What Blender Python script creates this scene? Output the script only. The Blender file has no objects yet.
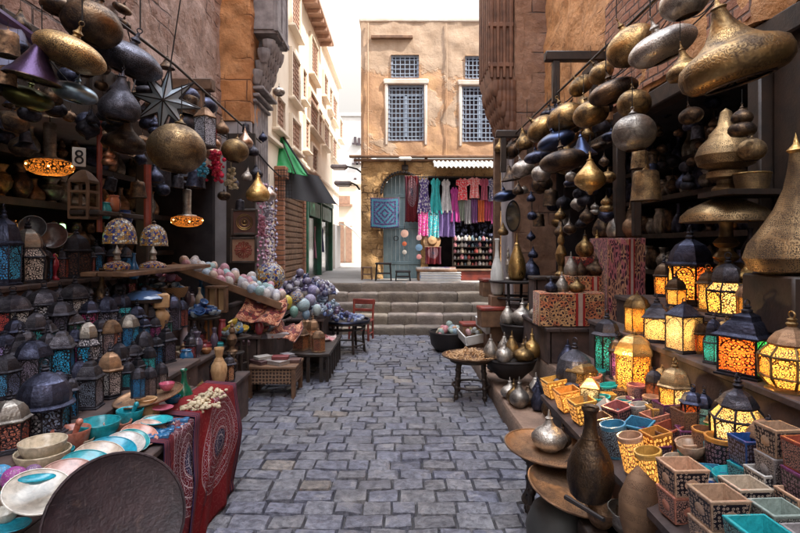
import bpy, math, random
from mathutils import Vector, Matrix, Euler, noise
R = math.radians
PI = math.pi
rnd = random.Random(7)
SC = bpy.context.scene
COL = SC.collection
F, CX, CY, EYE = 533.33, 400.0, 245.0, 1.6


def at(px, py, X=None, Y=None, Z=None):
    """world point seen at a pixel of the photograph, on the plane X=, Y= or Z="""
    dx, dz = (px - CX) / F, (CY - py) / F
    if Y is None:
        Y = X / dx if X is not None else (Z - EYE) / dz
    return Vector((dx * Y, Y, EYE + dz * Y))


# ------------------------------------------------------------------ meshes
class MB:
    def __init__(s):
        s.v, s.f, s.uv, s.c = [], [], [], []
        s.T = Matrix()
        s.col = None

    def add(s, vs):
        n = len(s.v)
        s.v += [tuple(s.T @ Vector(p)) for p in vs]
        return n

    def face(s, ix, uv=None):
        s.f.append(tuple(ix))
        s.uv.append(uv or [(0, 0)] * len(ix))
        s.c.append(s.col)

    def box(s, c, d, rz=0, ch=0.0, rot=None, taper=1.0):
        cx, cy, cz = c
        a, b, h = d[0] / 2, d[1] / 2, d[2] / 2
        M = (rot if rot else Matrix.Rotation(rz, 3, 'Z'))
        P = Vector(c)
        ch = min(ch, a * .9, b * .9, h * .9)
        def V(x, y, z):
            k = taper if z > 0 else 1
            return tuple(P + M @ Vector((x * k, y * k, z)))
        if ch <= 0:
            n = s.add([V(x, y, z) for z in (-h, h) for (x, y) in ((-a, -b), (a, -b), (a, b), (-a, b))])
            for ix, w, t in (((0, 3, 2, 1), 2 * a, 2 * b), ((4, 5, 6, 7), 2 * a, 2 * b), ((0, 1, 5, 4), 2 * a, 2 * h),
                             ((1, 2, 6, 5), 2 * b, 2 * h), ((2, 3, 7, 6), 2 * a, 2 * h), ((3, 0, 4, 7), 2 * b, 2 * h)):
                s.face([n + i for i in ix], [(0, 0), (w, 0), (w, t), (0, t)])
            return
        idx = {}
        vs = []
        for sx in (-1, 1):
            for sy in (-1, 1):
                for sz in (-1, 1):
                    for ax in range(3):
                        q = [sx * (a - ch), sy * (b - ch), sz * (h - ch)]
                        q[ax] = (sx * a, sy * b, sz * h)[ax]
                        idx[(sx, sy, sz, ax)] = len(vs)
                        vs.append(V(*q))
        n = s.add(vs)
        g = lambda *k: n + idx[k]
        def fc(ks, w, t, flip):
            ix = [g(*k) for k in ks]
            u = [(0, 0), (w, 0), (w, t), (0, t)][:len(ix)]
            if flip:
                ix = ix[::-1]
            s.face(ix, u)
        for q in (-1, 1):
            fc([(q, -1, -1, 0), (q, 1, -1, 0), (q, 1, 1, 0), (q, -1, 1, 0)], 2 * b, 2 * h, q < 0)
            fc([(-1, q, -1, 1), (-1, q, 1, 1), (1, q, 1, 1), (1, q, -1, 1)], 2 * h, 2 * a, q < 0)
            fc([(-1, -1, q, 2), (1, -1, q, 2), (1, 1, q, 2), (-1, 1, q, 2)], 2 * a, 2 * b, q < 0)
        for p in (-1, 1):
            for q in (-1, 1):
                fc([(p, q, -1, 0), (p, q, -1, 1), (p, q, 1, 1), (p, q, 1, 0)], .01, 2 * h, p * q < 0)
                fc([(p, -1, q, 2), (p, 1, q, 2), (p, 1, q, 0), (p, -1, q, 0)], .01, 2 * b, p * q > 0)
                fc([(-1, p, q, 1), (1, p, q, 1), (1, p, q, 2), (-1, p, q, 2)], .01, 2 * a, p * q < 0)
        for sx in (-1, 1):
            for sy in (-1, 1):
                for sz in (-1, 1):
                    fc([(sx, sy, sz, 0), (sx, sy, sz, 1), (sx, sy, sz, 2)], .01, .01, sx * sy * sz < 0)

    def lathe(s, prof, n=20, c=(0, 0, 0), rot=0.0, a0=0, a1=2 * PI, sx=1.0, sy=1.0, fl=0.0, nfl=0, arc=True):
        """surface of revolution; fl/nfl flute the radius"""
        full = abs(a1 - a0 - 2 * PI) < 1e-6
        g_ = 2 * PI * max(r for r, z in prof)
        m = n if full else n + 1
        vs, L, l = [], [], 0
        for k, (r, z) in enumerate(prof):
            if k:
                l += math.hypot(r - prof[k - 1][0], z - prof[k - 1][1])
            L.append(l / g_)
            for i in range(m):
                t = rot + a0 + (a1 - a0) * i / n
                q = r * (1 + fl * math.cos(nfl * t)) if nfl else r
                vs.append((c[0] + q * sx * math.cos(t), c[1] + q * sy * math.sin(t), c[2] + z))
        b = s.add(vs)
        for k in range(len(prof) - 1):
            if prof[k][0] < 1e-6 and prof[k + 1][0] < 1e-6:
                continue
            for i in range(n):
                j = (i + 1) % m
                ix = [b + k * m + i, b + k * m + j, b + (k + 1) * m + j, b + (k + 1) * m + i]
                uv = [(i / n, L[k]), ((i + 1) / n, L[k]), ((i + 1) / n, L[k + 1]), (i / n, L[k + 1])]
                if prof[k][0] < 1e-6:
                    ix, uv = [ix[0], ix[2], ix[3]], [uv[0], uv[2], uv[3]]
                elif prof[k + 1][0] < 1e-6:
                    ix, uv = ix[:3], uv[:3]
                s.face(ix, uv)

    def tube(s, pts, r, n=6, cap=True, r1=None):
        pts = [Vector(p) for p in pts]
        vs = []
        up = Vector((0, 0, 1))
        for k, p in enumerate(pts):
            d = (pts[min(k + 1, len(pts) - 1)] - pts[max(k - 1, 0)]).normalized()
            u = d.cross(up if abs(d.z) < .95 else Vector((1, 0, 0))).normalized()
            w = d.cross(u)
            q = r if r1 is None else r + (r1 - r) * k / (len(pts) - 1)
            for i in range(n):
                t = 2 * PI * i / n
                vs.append(tuple(p + (u * math.cos(t) + w * math.sin(t)) * q))
        b = s.add(vs)
        for k in range(len(pts) - 1):
            for i in range(n):
                j = (i + 1) % n
                s.face([b + k * n + i, b + (k + 1) * n + i, b + (k + 1) * n + j, b + k * n + j], [(i / n, k), (i / n, k + 1), ((i + 1) / n, k + 1), ((i + 1) / n, k)])
        if cap:
            s.face([b + i for i in range(n)])
            s.face([b + (len(pts) - 1) * n + i for i in range(n)][::-1])

    def ring(s, c, R0, r, n=16, m=6, axis='Z', sx=1, sy=1):
        """torus"""
        vs = []
        for i in range(n):
            t = 2 * PI * i / n
            for j in range(m):
                q = 2 * PI * j / m
                x, y, z = (R0 + r * math.cos(q)) * math.cos(t) * sx, (R0 + r * math.cos(q)) * math.sin(t) * sy, r * math.sin(q)
                if axis == 'Y':
                    x, y, z = x, z, y
                elif axis == 'X':
                    x, y, z = z, x, y
                vs.append((c[0] + x, c[1] + y, c[2] + z))
        b = s.add(vs)
        for i in range(n):
            for j in range(m):
                i2, j2 = (i + 1) % n, (j + 1) % m
                s.face([b + i * m + j, b + i2 * m + j, b + i2 * m + j2, b + i * m + j2], [(i / n, j / m)] * 4)

    def ball(s, c, r, n=12, m=8, sx=1, sy=1, sz=1):
        s.lathe([(r * math.sin(PI * k / m), -r * sz * math.cos(PI * k / m)) for k in range(m + 1)], n, c, sx=sx, sy=sy)

    def grid(s, fn, nu, nv, thick=0.0):
        """sheet from fn(u,v)->point; thick gives it a back"""
        P = [[Vector(fn(i / nu, j / nv)) for i in range(nu + 1)] for j in range(nv + 1)]
        b = s.add([tuple(p) for row in P for p in row])
        w = nu + 1
        for j in range(nv):
            for i in range(nu):
                s.face([b + j * w + i, b + j * w + i + 1, b + (j + 1) * w + i + 1, b + (j + 1) * w + i],
                       [(i / nu, j / nv), ((i + 1) / nu, j / nv), ((i + 1) / nu, (j + 1) / nv), (i / nu, (j + 1) / nv)])
        if thick:
            Q = []
            for j in range(nv + 1):
                for i in range(w):
                    du = P[j][min(i + 1, nu)] - P[j][max(i - 1, 0)]
                    dv = P[min(j + 1, nv)][i] - P[max(j - 1, 0)][i]
                    Q.append(tuple(P[j][i] - du.cross(dv).normalized() * thick))
            d = s.add(Q)
            for j in range(nv):
                for i in range(nu):
                    s.face([d + j * w + i, d + (j + 1) * w + i, d + (j + 1) * w + i + 1, d + j * w + i + 1],
                           [(i / nu, j / nv), (i / nu, (j + 1) / nv), ((i + 1) / nu, (j + 1) / nv), ((i + 1) / nu, j / nv)])
            edge = [j for j in range(w)] + [k * w + nu for k in range(1, nv + 1)] + [nv * w + i for i in range(nu - 1, -1, -1)] + [k * w for k in range(nv - 1, 0, -1)]
            for a, e in zip(edge, edge[1:] + edge[:1]):
                s.face([b + a, d + a, d + e, b + e])

    def prism(s, poly, y0, y1, axis='Y'):
        """polygon in (x,z) extruded along y"""
        n = len(poly)
        mk = (lambda x, z, y: (x, y, z)) if axis == 'Y' else ((lambda x, z, y: (y, x, z)) if axis == 'X' else (lambda x, z, y: (x, z, y)))
        b = s.add([mk(x, z, y0) for x, z in poly] + [mk(x, z, y1) for x, z in poly])
        s.face([b + i for i in range(n)], [tuple(p) for p in poly])
        s.face([b + n + i for i in range(n)][::-1], [tuple(p) for p in poly][::-1])
        for i in range(n):
            j = (i + 1) % n
            s.face([b + j, b + i, b + n + i, b + n + j], [(0, 0), (0, 1), (1, 1), (1, 0)])

    def dent(s, amp, sc, seed=0.0):
        """hand-made unevenness"""
        for i, p in enumerate(s.v):
            q = Vector(p)
            n = noise.noise_vector(q * sc + Vector((seed, 0, 0)))
            s.v[i] = tuple(q + n * amp)

    def build(s, name, mat, parent=None, sharp=38, col=None, loc=None):
        me = bpy.data.meshes.new(name)
        me.from_pydata(s.v, [], s.f)
        me.materials.append(mat)
        ul = me.uv_layers.new(name='UV')
        flat = [c for u in s.uv for p in u for c in p]
        ul.data.foreach_set('uv', flat)
        if any(c is not None for c in s.c):
            ca = me.color_attributes.new('Col', 'FLOAT_COLOR', 'CORNER')
            buf = []
            for f, c in zip(s.f, s.c):
                buf += list((c or (1, 1, 1)) + (1,)) * len(f)
            ca.data.foreach_set('color', buf)
        me.validate()
        import bmesh
        bm = bmesh.new()
        bm.from_mesh(me)
        bmesh.ops.recalc_face_normals(bm, faces=bm.faces)
        bm.to_mesh(me)
        bm.free()
        me.polygons.foreach_set('use_smooth', [True] * len(me.polygons))
        me.set_sharp_from_angle(angle=R(sharp))
        o = bpy.data.objects.new(name, me)
        COL.objects.link(o)
        if parent is not None:
            o.parent = parent
        if col:
            o.color = tuple(col) + (1,)
        if loc is not None:
            o.location = loc
        return o


def tag(o, label=None, cat=None, group=None, kind=None):
    if label:
        o['label'] = label
    if cat:
        o['category'] = cat
    if group:
        o['group'] = group
    if kind:
        o['kind'] = kind
    return o


def empty(name, loc=(0, 0, 0), rot=(0, 0, 0), s=1.0):
    o = bpy.data.objects.new(name, None)
    COL.objects.link(o)
    o.empty_display_size = .05
    o.location = loc
    o.rotation_euler = rot
    o.scale = (s, s, s) if not isinstance(s, (tuple, list)) else s
    return o


PROTO = {}
USED = set()


TINTMATS = {'coloured_stone', 'glazed_ceramic', 'coloured_cloth', 'coloured_paint', 'coloured_metal', 'unlit_filigree_glass',
            'unlit_fine_filigree_glass', 'lit_filigree_glass', 'lit_fine_filigree_glass', 'filigree_box_side', 'mosaic_glass', 'speckled_egg_glaze'}


def recolor(o, col):
    for ch in o.children:
        c = col.get(ch.name.split('.')[0]) if isinstance(col, dict) else col
        if c and ch.type == 'MESH' and ch.data.materials[0].name in TINTMATS:
            ch.color = tuple(c) + (1,)
        recolor(ch, col)




def copy_tree(o, parent=None):
    c = o.copy()
    COL.objects.link(c)
    if parent is not None:
        c.parent = parent
    for ch in o.children:
        copy_tree(ch, c)
    return c


def put(key, loc, s, label, group=None, rot=(0, 0, 0), col=None, panels=None):
    """place one thing of the kind KEY: the first time the original itself, then a copy of it and of its parts"""
    kind, maker, cat = KINDS[key]
    if key not in PROTO:
        PROTO[key] = o = maker()
    else:
        o = copy_tree(PROTO[key])
        o.pop('group', None)
    o.location = loc
    o.rotation_euler = rot
    o.scale = (s, s, s) if not isinstance(s, (tuple, list)) else s
    tag(o, label, cat, group)
    if col:
        recolor(o, col)
        if o.type == 'MESH':
            c = col if not isinstance(col, dict) else list(col.values())[0]
            o.color = tuple(c) + (1,)
    if panels:
        ps = [ch for ch in o.children if ch.name.split('.')[0] == 'glass_panel']
        for i, ch in enumerate(sorted(ps, key=lambda q: q.name)):
            ch.color = tuple(panels[i % len(panels)]) + (1,)
    return o


KINDS = {}


def kind(key, name, cat):
    def deco(fn):
        KINDS[key] = (name, fn, cat)
        return fn
    return deco


# ------------------------------------------------------------------ materials
class NT:
    def __init__(s, name):
        s.m = bpy.data.materials.new(name)
        s.m.use_nodes = True
        s.t = s.m.node_tree
        s.t.nodes.clear()
        s.out = s.t.nodes.new('ShaderNodeOutputMaterial')

    def n(s, typ, ins=None, **props):
        nd = s.t.nodes.new('ShaderNode' + typ)
        for k, v in props.items():
            setattr(nd, k, v)
        for k, v in (ins or {}).items():
            s.set(nd.inputs[k], v)
        return nd

    def set(s, sock, v):
        if isinstance(v, bpy.types.NodeSocket):
            s.t.links.new(v, sock)
        elif isinstance(v, (tuple, list)) and len(v) == 3 and sock.type == 'RGBA':
            sock.default_value = tuple(v) + (1,)
        else:
            sock.default_value = v

    def m_(s, op, a, b=0.0, c=None, clamp=False):
        nd = s.n('Math', operation=op, use_clamp=clamp)
        s.set(nd.inputs[0], a)
        s.set(nd.inputs[1], b)
        if c is not None:
            s.set(nd.inputs[2], c)
        return nd.outputs[0]

    def mix(s, f, a, b, blend='MIX'):
        nd = s.n('Mix', data_type='RGBA', blend_type=blend)
        s.set(nd.inputs[0], f)
        s.set(nd.inputs[6], a)
        s.set(nd.inputs[7], b)
        return nd.outputs[2]

    def ramp(s, f, lo, hi):
        nd = s.n('MapRange', {0: f, 1: lo, 2: hi}, clamp=True)
        return nd.outputs[0]

    def coord(s, which='Object', scale=(1, 1, 1), rot=(0, 0, 0)):
        tc = s.n('TexCoord')
        mp = s.n('Mapping', {'Vector': tc.outputs[which], 'Scale': scale, 'Rotation': rot})
        return mp.outputs[0]

    def world(s, scale=(1, 1, 1)):
        g = s.n('NewGeometry')
        return s.n('Mapping', {'Vector': g.outputs['Position'], 'Scale': scale}).outputs[0]

    def noise(s, v, scale=5, detail=4, rough=.55, dist=0.0):
        return s.n('TexNoise', {'Vector': v, 'Scale': scale, 'Detail': detail, 'Roughness': rough, 'Distortion': dist}).outputs[0]

    def vor(s, v, scale=5, feature='F1', rand=1.0, out='Distance', dim='3D'):
        return s.n('TexVoronoi', {'Vector': v, 'Scale': scale, 'Randomness': rand}, feature=feature, voronoi_dimensions=dim).outputs[out]

    def rand(s):
        return s.n('ObjectInfo').outputs['Random']

    def tint(s):
        return s.n('ObjectInfo').outputs['Color']

    def bump(s, h, strength=.3, dist=.01, nrm=None):
        nd = s.n('Bump', {'Height': h, 'Strength': strength, 'Distance': dist})
        if nrm is not None:
            s.set(nd.inputs['Normal'], nrm)
        return nd.outputs[0]

    def pbr(s, base, rough=.6, metal=0.0, nrm=None, emit=None, estr=0.0, coat=0.0, trans=0.0, sheen=0.0, spec=None):
        p = s.n('BsdfPrincipled', {'Base Color': base, 'Roughness': rough, 'Metallic': metal})
        if nrm is not None:
            s.set(p.inputs['Normal'], nrm)
        if emit is not None:
            s.set(p.inputs['Emission Color'], emit)
            s.set(p.inputs['Emission Strength'], estr)
        if coat:
            p.inputs['Coat Weight'].default_value = coat
        if trans:
            p.inputs['Transmission Weight'].default_value = trans
        if sheen:
            p.inputs['Sheen Weight'].default_value = sheen
        if spec is not None:
            p.inputs['Specular IOR Level'].default_value = spec
        s.t.links.new(p.outputs[0], s.out.inputs[0])
        return s.m

    def vary(s, colr, amount=.35):
        """per-object brightness"""
        k = s.n('MapRange', {0: s.rand(), 3: 1 - amount, 4: 1 + amount}).outputs[0]
        cb = s.n('CombineXYZ', {0: k, 1: k, 2: k}).outputs[0]
        return s.mix(1.0, colr, cb, 'MULTIPLY')


def plain(name, c, c2=None, rough=.6, metal=0.0, scale=6, bump=.25, bscale=40, amount=.15, dist=.004, coat=0.0, sheen=0.0, detail=5):
    t = NT(name)
    v = t.coord()
    f = t.ramp(t.noise(v, scale, detail), .32, .68)
    b = t.mix(f, c, c2 or tuple(x * .6 for x in c))
    b = t.vary(b, amount)
    nr = t.bump(t.noise(v, bscale, 3), bump, dist)
    rr = t.m_('MULTIPLY_ADD', f, .15, rough - .07)
    return t.pbr(b, rr, metal, nr, coat=coat, sheen=sheen)


def warped(t, k, amt=.55):
    uv = t.coord('UV', (k, k, 1))
    w_ = t.n('TexNoise', {'Vector': uv, 'Scale': .9, 'Detail': 2.0}).outputs[1]
    w_ = t.n('VectorMath', {0: w_, 1: (.5, .5, .5)}, operation='SUBTRACT').outputs[0]
    w_ = t.n('VectorMath', {0: w_, 'Scale': amt * 2}, operation='SCALE').outputs[0]
    return t.n('VectorMath', {0: uv, 1: w_}, operation='ADD').outputs[0]


def brass(name, c, dark, rough=.34, patina=.5, hammer=28, pierce=0, bstr=.35, engrave=1.0):
    t = NT(name)
    v = t.coord()
    f = t.ramp(t.noise(v, 3.2, 6, .62, .4), .62 - patina * .5, .98 - patina * .45)
    b = t.vary(t.mix(f, dark, c), .3)
    hm = t.vor(v, hammer, 'SMOOTH_F1')
    h = t.m_('ADD', hm, t.m_('MULTIPLY', t.noise(v, 60, 3), .3))
    rr = t.m_('MULTIPLY_ADD', t.m_('SUBTRACT', 1.0, f), .3, rough)
    met = .92
    if engrave:     # chased lines blackened with age, in bands
        d = t.vor(warped(t, 52), 1.0, 'F1', .7, dim='2D')
        ln = t.ramp(t.m_('SINE', t.m_('MULTIPLY', d, 14.0)), .25, .75)
        bands = t.ramp(t.m_('SINE', t.m_('MULTIPLY', t.n('SeparateXYZ', {0: t.coord('UV')}).outputs[1], 62.0)), -.35, .0)
        ln = t.m_('MULTIPLY', t.m_('MULTIPLY', ln, bands), engrave)
        b = t.mix(t.m_('MULTIPLY', ln, .62), b, dark)
        rr = t.m_('MULTIPLY_ADD', ln, .16, rr)
        h = t.m_('SUBTRACT', h, t.m_('MULTIPLY', ln, .5))
    if pierce:
        d = t.vor(t.coord('UV', (62 * pierce, 62 * pierce, 1)), 1.0, 'F1', .6, dim='2D')
        hole = t.ramp(d, .30, .22)
        band = t.ramp(t.vor(t.coord('UV', (11, 11, 1)), 1.0, 'DISTANCE_TO_EDGE', .5, dim='2D'), .05, .08)
        hole = t.m_('MULTIPLY', hole, band)
        b = t.mix(hole, b, (.01, .008, .007))
        met = t.m_('MULTIPLY_ADD', hole, -.92, .92)
        rr = t.m_('MAXIMUM', rr, t.m_('MULTIPLY', hole, .9))
        h = t.m_('SUBTRACT', h, hole)
    return t.pbr(b, rr, met, t.bump(h, bstr, .006))


def filigree(t, k=1.0, kind=0):
    """mask, 1 on the openwork between dark metal scrolls"""
    uv = t.coord('UV', (k, k, 1))
    if kind == 0:   # curling scrolls
        wp = warped(t, k * 1.45)
        d = t.vor(wp, 1.0, 'F1', .75, dim='2D')
        w = t.m_('SINE', t.m_('MULTIPLY', d, 12.5))
        e = t.vor(wp, 1.0, 'DISTANCE_TO_EDGE', .75, dim='2D')
        return t.m_('MULTIPLY', t.ramp(w, -.3, .1), t.ramp(e, .03, .07))
    if kind == 1:   # small pierced dots in a lattice
        e = t.vor(uv, 1.0, 'DISTANCE_TO_EDGE', .85, dim='2D')
        fl = t.ramp(t.vor(t.coord('UV', (k * 1.6, k * 1.6, 1)), 1.0, 'F1', .3, dim='2D'), .47, .41)
        return t.m_('MULTIPLY', t.ramp(e, .07, .12), fl)
    d = t.vor(uv, 1.0, 'F1', .25, dim='2D')
    e = t.vor(uv, 2.0, 'DISTANCE_TO_EDGE', .3, dim='2D')
    return t.m_('MULTIPLY', t.ramp(d, .46, .4), t.ramp(e, .05, .1))


def glass_dark(name, k=7, kd=0, low=.12):
    t = NT(name)
    mk = filigree(t, k, kd)
    v = t.coord()
    g = t.mix(t.m_('MULTIPLY', t.ramp(t.noise(v, 6, 3), .3, .7), .45), t.mix(1.0, t.tint(), (2.1, 2.1, 2.1), 'MULTIPLY'), (.02, .02, .03))
    b = t.mix(mk, (.03, .027, .032), g)
    return t.pbr(b, t.m_('MULTIPLY_ADD', mk, -.22, .42), t.m_('MULTIPLY_ADD', mk, -.7, .7), t.bump(t.m_('SUBTRACT', 1.0, mk), .5, .004))


def glass_lit(name, k=7, kd=0, strength=.3):
    """openwork panel with frosted coloured glass behind it; a bulb burns inside the lantern"""
    t = NT(name)
    mk = filigree(t, k, kd)
    ns = t.ramp(t.noise(t.coord(), 5, 4), .3, .7)
    c = t.mix(t.m_('MULTIPLY', ns, .35), t.tint(), t.mix(1.0, t.tint(), (.6, .4, .3), 'MULTIPLY'))
    p = t.n('BsdfPrincipled', {'Base Color': (.045, .032, .022), 'Roughness': .42, 'Metallic': .7, 'Normal': t.bump(t.m_('SUBTRACT', 1.0, mk), .5, .004)})
    tl = t.n('BsdfTranslucent', {'Color': c})
    df = t.n('BsdfPrincipled', {'Base Color': c, 'Roughness': .2, 'Emission Color': c, 'Emission Strength': strength})
    m1 = t.n('MixShader', {0: .72, 1: df.outputs[0], 2: tl.outputs[0]})
    m2 = t.n('MixShader', {0: mk, 1: p.outputs[0], 2: m1.outputs[0]})
    t.t.links.new(m2.outputs[0], t.out.inputs[0])
    return t.m


def scroll_cloth(name, base, line, line2, k=9, rough=.85):
    t = NT(name)
    uv = t.coord('UV', (k, k, 1))
    mk = filigree(t, k, 0)
    cell = t.vor(uv, 1.0, 'F1', .6, 'Color', dim='2D')
    sel = t.ramp(t.n('SeparateColor', {0: cell}).outputs[0], .45, .55)
    b = t.mix(mk, t.mix(sel, line, line2), base)
    b = t.mix(t.m_('MULTIPLY', t.noise(t.coord(), 18, 4), .5), b, tuple(x * .35 for x in base))
    return t.pbr(b, rough, 0, t.bump(t.noise(t.coord(), 160, 2), .3, .002), sheen=.2)


def tinted(name, rough=.5, metal=0.0, vein=.3, scale=7, bump=.15, bscale=40, coat=0.0, sheen=0.0, dark=.45):
    """the object's own colour with soft veins"""
    t = NT(name)
    v = t.coord()
    f = t.ramp(t.noise(v, scale, 6, .6, .8), .35, .7)
    c = t.tint()
    d = t.mix(1.0, c, (dark, dark, dark), 'MULTIPLY')
    b = t.mix(t.m_('MULTIPLY', f, vein * 1.6), c, d)
    return t.pbr(b, rough, metal, t.bump(t.noise(v, bscale, 3), bump, .004), coat=coat, sheen=sheen)


def masonry(name, c1, c2, c3, mortar, bs=1.0, bw=.42, bh=.2, rough=.9, wear=.5, axis='X', bump=.8, wp=.035):
    """coursed stone seen on a wall whose normal is AXIS"""
    t = NT(name)
    g = t.n('NewGeometry').outputs['Position']
    sp = t.n('SeparateXYZ', {0: g})
    u = sp.outputs[1] if axis == 'X' else sp.outputs[0]
    v2 = t.n('CombineXYZ', {0: u, 1: sp.outputs[2], 2: 0.0}).outputs[0]
    warp = t.n('TexNoise', {'Vector': g, 'Scale': 4.0, 'Detail': 2.0}).outputs[1]
    v2 = t.n('VectorMath', {0: v2, 1: t.n('VectorMath', {0: warp, 'Scale': wp}, operation='SCALE').outputs[0]}, operation='ADD').outputs[0]
    br = t.n('TexBrick', {'Vector': v2, 'Color1': c1, 'Color2': c2, 'Mortar': mortar, 'Scale': bs, 'Mortar Size': .012, 'Mortar Smooth': .6, 'Bias': 0.0, 'Brick Width': bw, 'Row Height': bh})
    n1 = t.noise(g, 1.3, 6, .6)
    n2 = t.noise(g, 9, 6, .65)
    pl = t.ramp(n1, .56 - wear * .25, .66 - wear * .25)
    b = t.mix(pl, br.outputs[0], t.mix(t.ramp(n2, .35, .7), c3, tuple(x * .62 for x in c3)))
    b = t.mix(t.m_('MULTIPLY', t.ramp(t.noise(g, 3, 8, .7), .5, .75), .45), b, tuple(x * .4 for x in mortar))
    h = t.m_('ADD', t.m_('MULTIPLY', t.m_('SUBTRACT', 1.0, br.outputs[1]), t.m_('SUBTRACT', 1.0, pl)), t.m_('ADD', t.m_('MULTIPLY', n2, 1.0), t.m_('MULTIPLY', pl, .6)))
    return t.pbr(b, rough, 0, t.bump(h, bump, .03))


MT = {}
MT['brass'] = brass('aged_brass', (.60, .37, .14), (.075, .05, .032), .25, .55)
MT['brass_bright'] = brass('polished_brass', (.78, .50, .18), (.22, .12, .05), .24, .75)
MT['brass_pierced'] = brass('pierced_brass', (.60, .38, .15), (.10, .065, .04), .30, .66, pierce=1.9)
MT['brass_fine'] = brass('finely_pierced_brass', (.66, .44, .21), (.11, .07, .045), .30, .6, pierce=2.4)
MT['silver'] = brass('tarnished_silver', (.62, .56, .48), (.15, .13, .12), .30, .6)
MT['bronze'] = brass('dark_bronze', (.26, .16, .085), (.035, .027, .026), .26, .5)
MT['pewter'] = brass('blue_pewter', (.11, .12, .19), (.022, .022, .036), .26, .5)
MT['pewter_pierced'] = brass('pierced_pewter', (.22, .22, .27), (.05, .05, .065), .34, .5, pierce=1.7)
MT['copper'] = brass('old_copper', (.50, .30, .17), (.13, .08, .055), .42, .55, hammer=16)
MT['tin'] = brass('black_tin', (.09, .085, .10), (.022, .02, .026), .38, .5, hammer=40, engrave=0)
MT['tin_silver'] = brass('stamped_tin', (.24, .225, .25), (.03, .027, .037), .24, .38, hammer=46, pierce=1.3)
MT['iron'] = plain('iron', (.022, .02, .022), (.045, .035, .032), .55, .6)
MT['wood_dark'] = plain('dark_wood', (.045, .026, .018), (.018, .012, .01), .5, 0, 9, .4, 60, .3)
MT['wood'] = plain('brown_wood', (.20, .105, .055), (.09, .045, .025), .6, 0, 8, .4, 60, .25)
MT['wood_pale'] = plain('pale_turned_wood', (.55, .34, .17), (.36, .20, .09), .5, 0, 8, .25, 60, .2)
MT['wood_red'] = plain('red_brown_wood', (.30, .05, .03), (.14, .025, .018), .5, 0, 8, .3, 60, .2)
MT['board'] = plain('weathered_boards', (.10, .06, .05), (.03, .02, .02), .75, 0, 5, .5, 50, .2)
MT['cord'] = plain('cord', (.02, .018, .018), None, .8)
MT['dark'] = plain('dark_shop_wall', (.040, .030, .032), (.022, .017, .02), .9)  # near-black colour for the insides of the shops
MT['glass_dark'] = glass_dark('unlit_filigree_glass', 10)
MT['glass_dark_fine'] = glass_dark('unlit_fine_filigree_glass', 15, 0)
MT['glass_lit'] = glass_lit('lit_filigree_glass', 14, 0, .2)
MT['glass_lit_fine'] = glass_lit('lit_fine_filigree_glass', 21, 0, .2)
MT['stone_tint'] = tinted('coloured_stone', .24, 0, .52, 7, .1, 30, .3)
MT['ceramic'] = tinted('glazed_ceramic', .18, 0, .18, 9, .05, 20, .5)
t = NT('speckled_egg_glaze')
v = t.coord()
e1 = t.vor(v, 11, 'F1', .7)
mk = t.m_('MULTIPLY', t.ramp(e1, .34, .26), t.ramp(t.n('SeparateColor', {0: t.vor(v, 11, 'F1', .7, 'Color')}).outputs[0], .3, .35))
ln = t.ramp(t.vor(v, 5, 'DISTANCE_TO_EDGE', .8), .03, .015)
b = t.mix(t.m_('MULTIPLY', t.ramp(t.noise(v, 6, 5), .4, .7), .5), t.tint(), t.mix(1.0, t.tint(), (.55, .5, .55), 'MULTIPLY'))
b = t.mix(t.m_('MULTIPLY', mk, .6), b, (.62, .58, .54))
b = t.mix(t.m_('MULTIPLY', ln, .7), b, (.16, .10, .10))
MT['egg_glaze'] = t.pbr(b, .42, 0, t.bump(t.m_('ADD', mk, ln), .35, .004))
MT['cloth_tint'] = tinted('coloured_cloth', .85, 0, .4, 14, .4, 120, 0, .3)
MT['paint_tint'] = tinted('coloured_paint', .5, 0, .3, 8, .2, 50)
MT['metal_tint'] = tinted('coloured_metal', .32, .85, .5, 4, .3, 34)
MT['rubber'] = plain('grey_rubber', (.05, .05, .048), (.03, .03, .03), .6)
MT['white'] = plain('white_enamel', (.75, .74, .70), (.55, .53, .5), .5)
MT['cloth_red'] = scroll_cloth('red_applique', (.30, .025, .02), (.75, .40, .22), (.02, .015, .02), 9)
MT['cloth_orange'] = scroll_cloth('orange_applique', (.045, .012, .02), (.75, .24, .10), (.80, .45, .2), 9)
MT['cloth_maroon'] = scroll_cloth('maroon_applique', (.055, .01, .025), (.62, .18, .2), (.72, .35, .2), 8)
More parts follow.
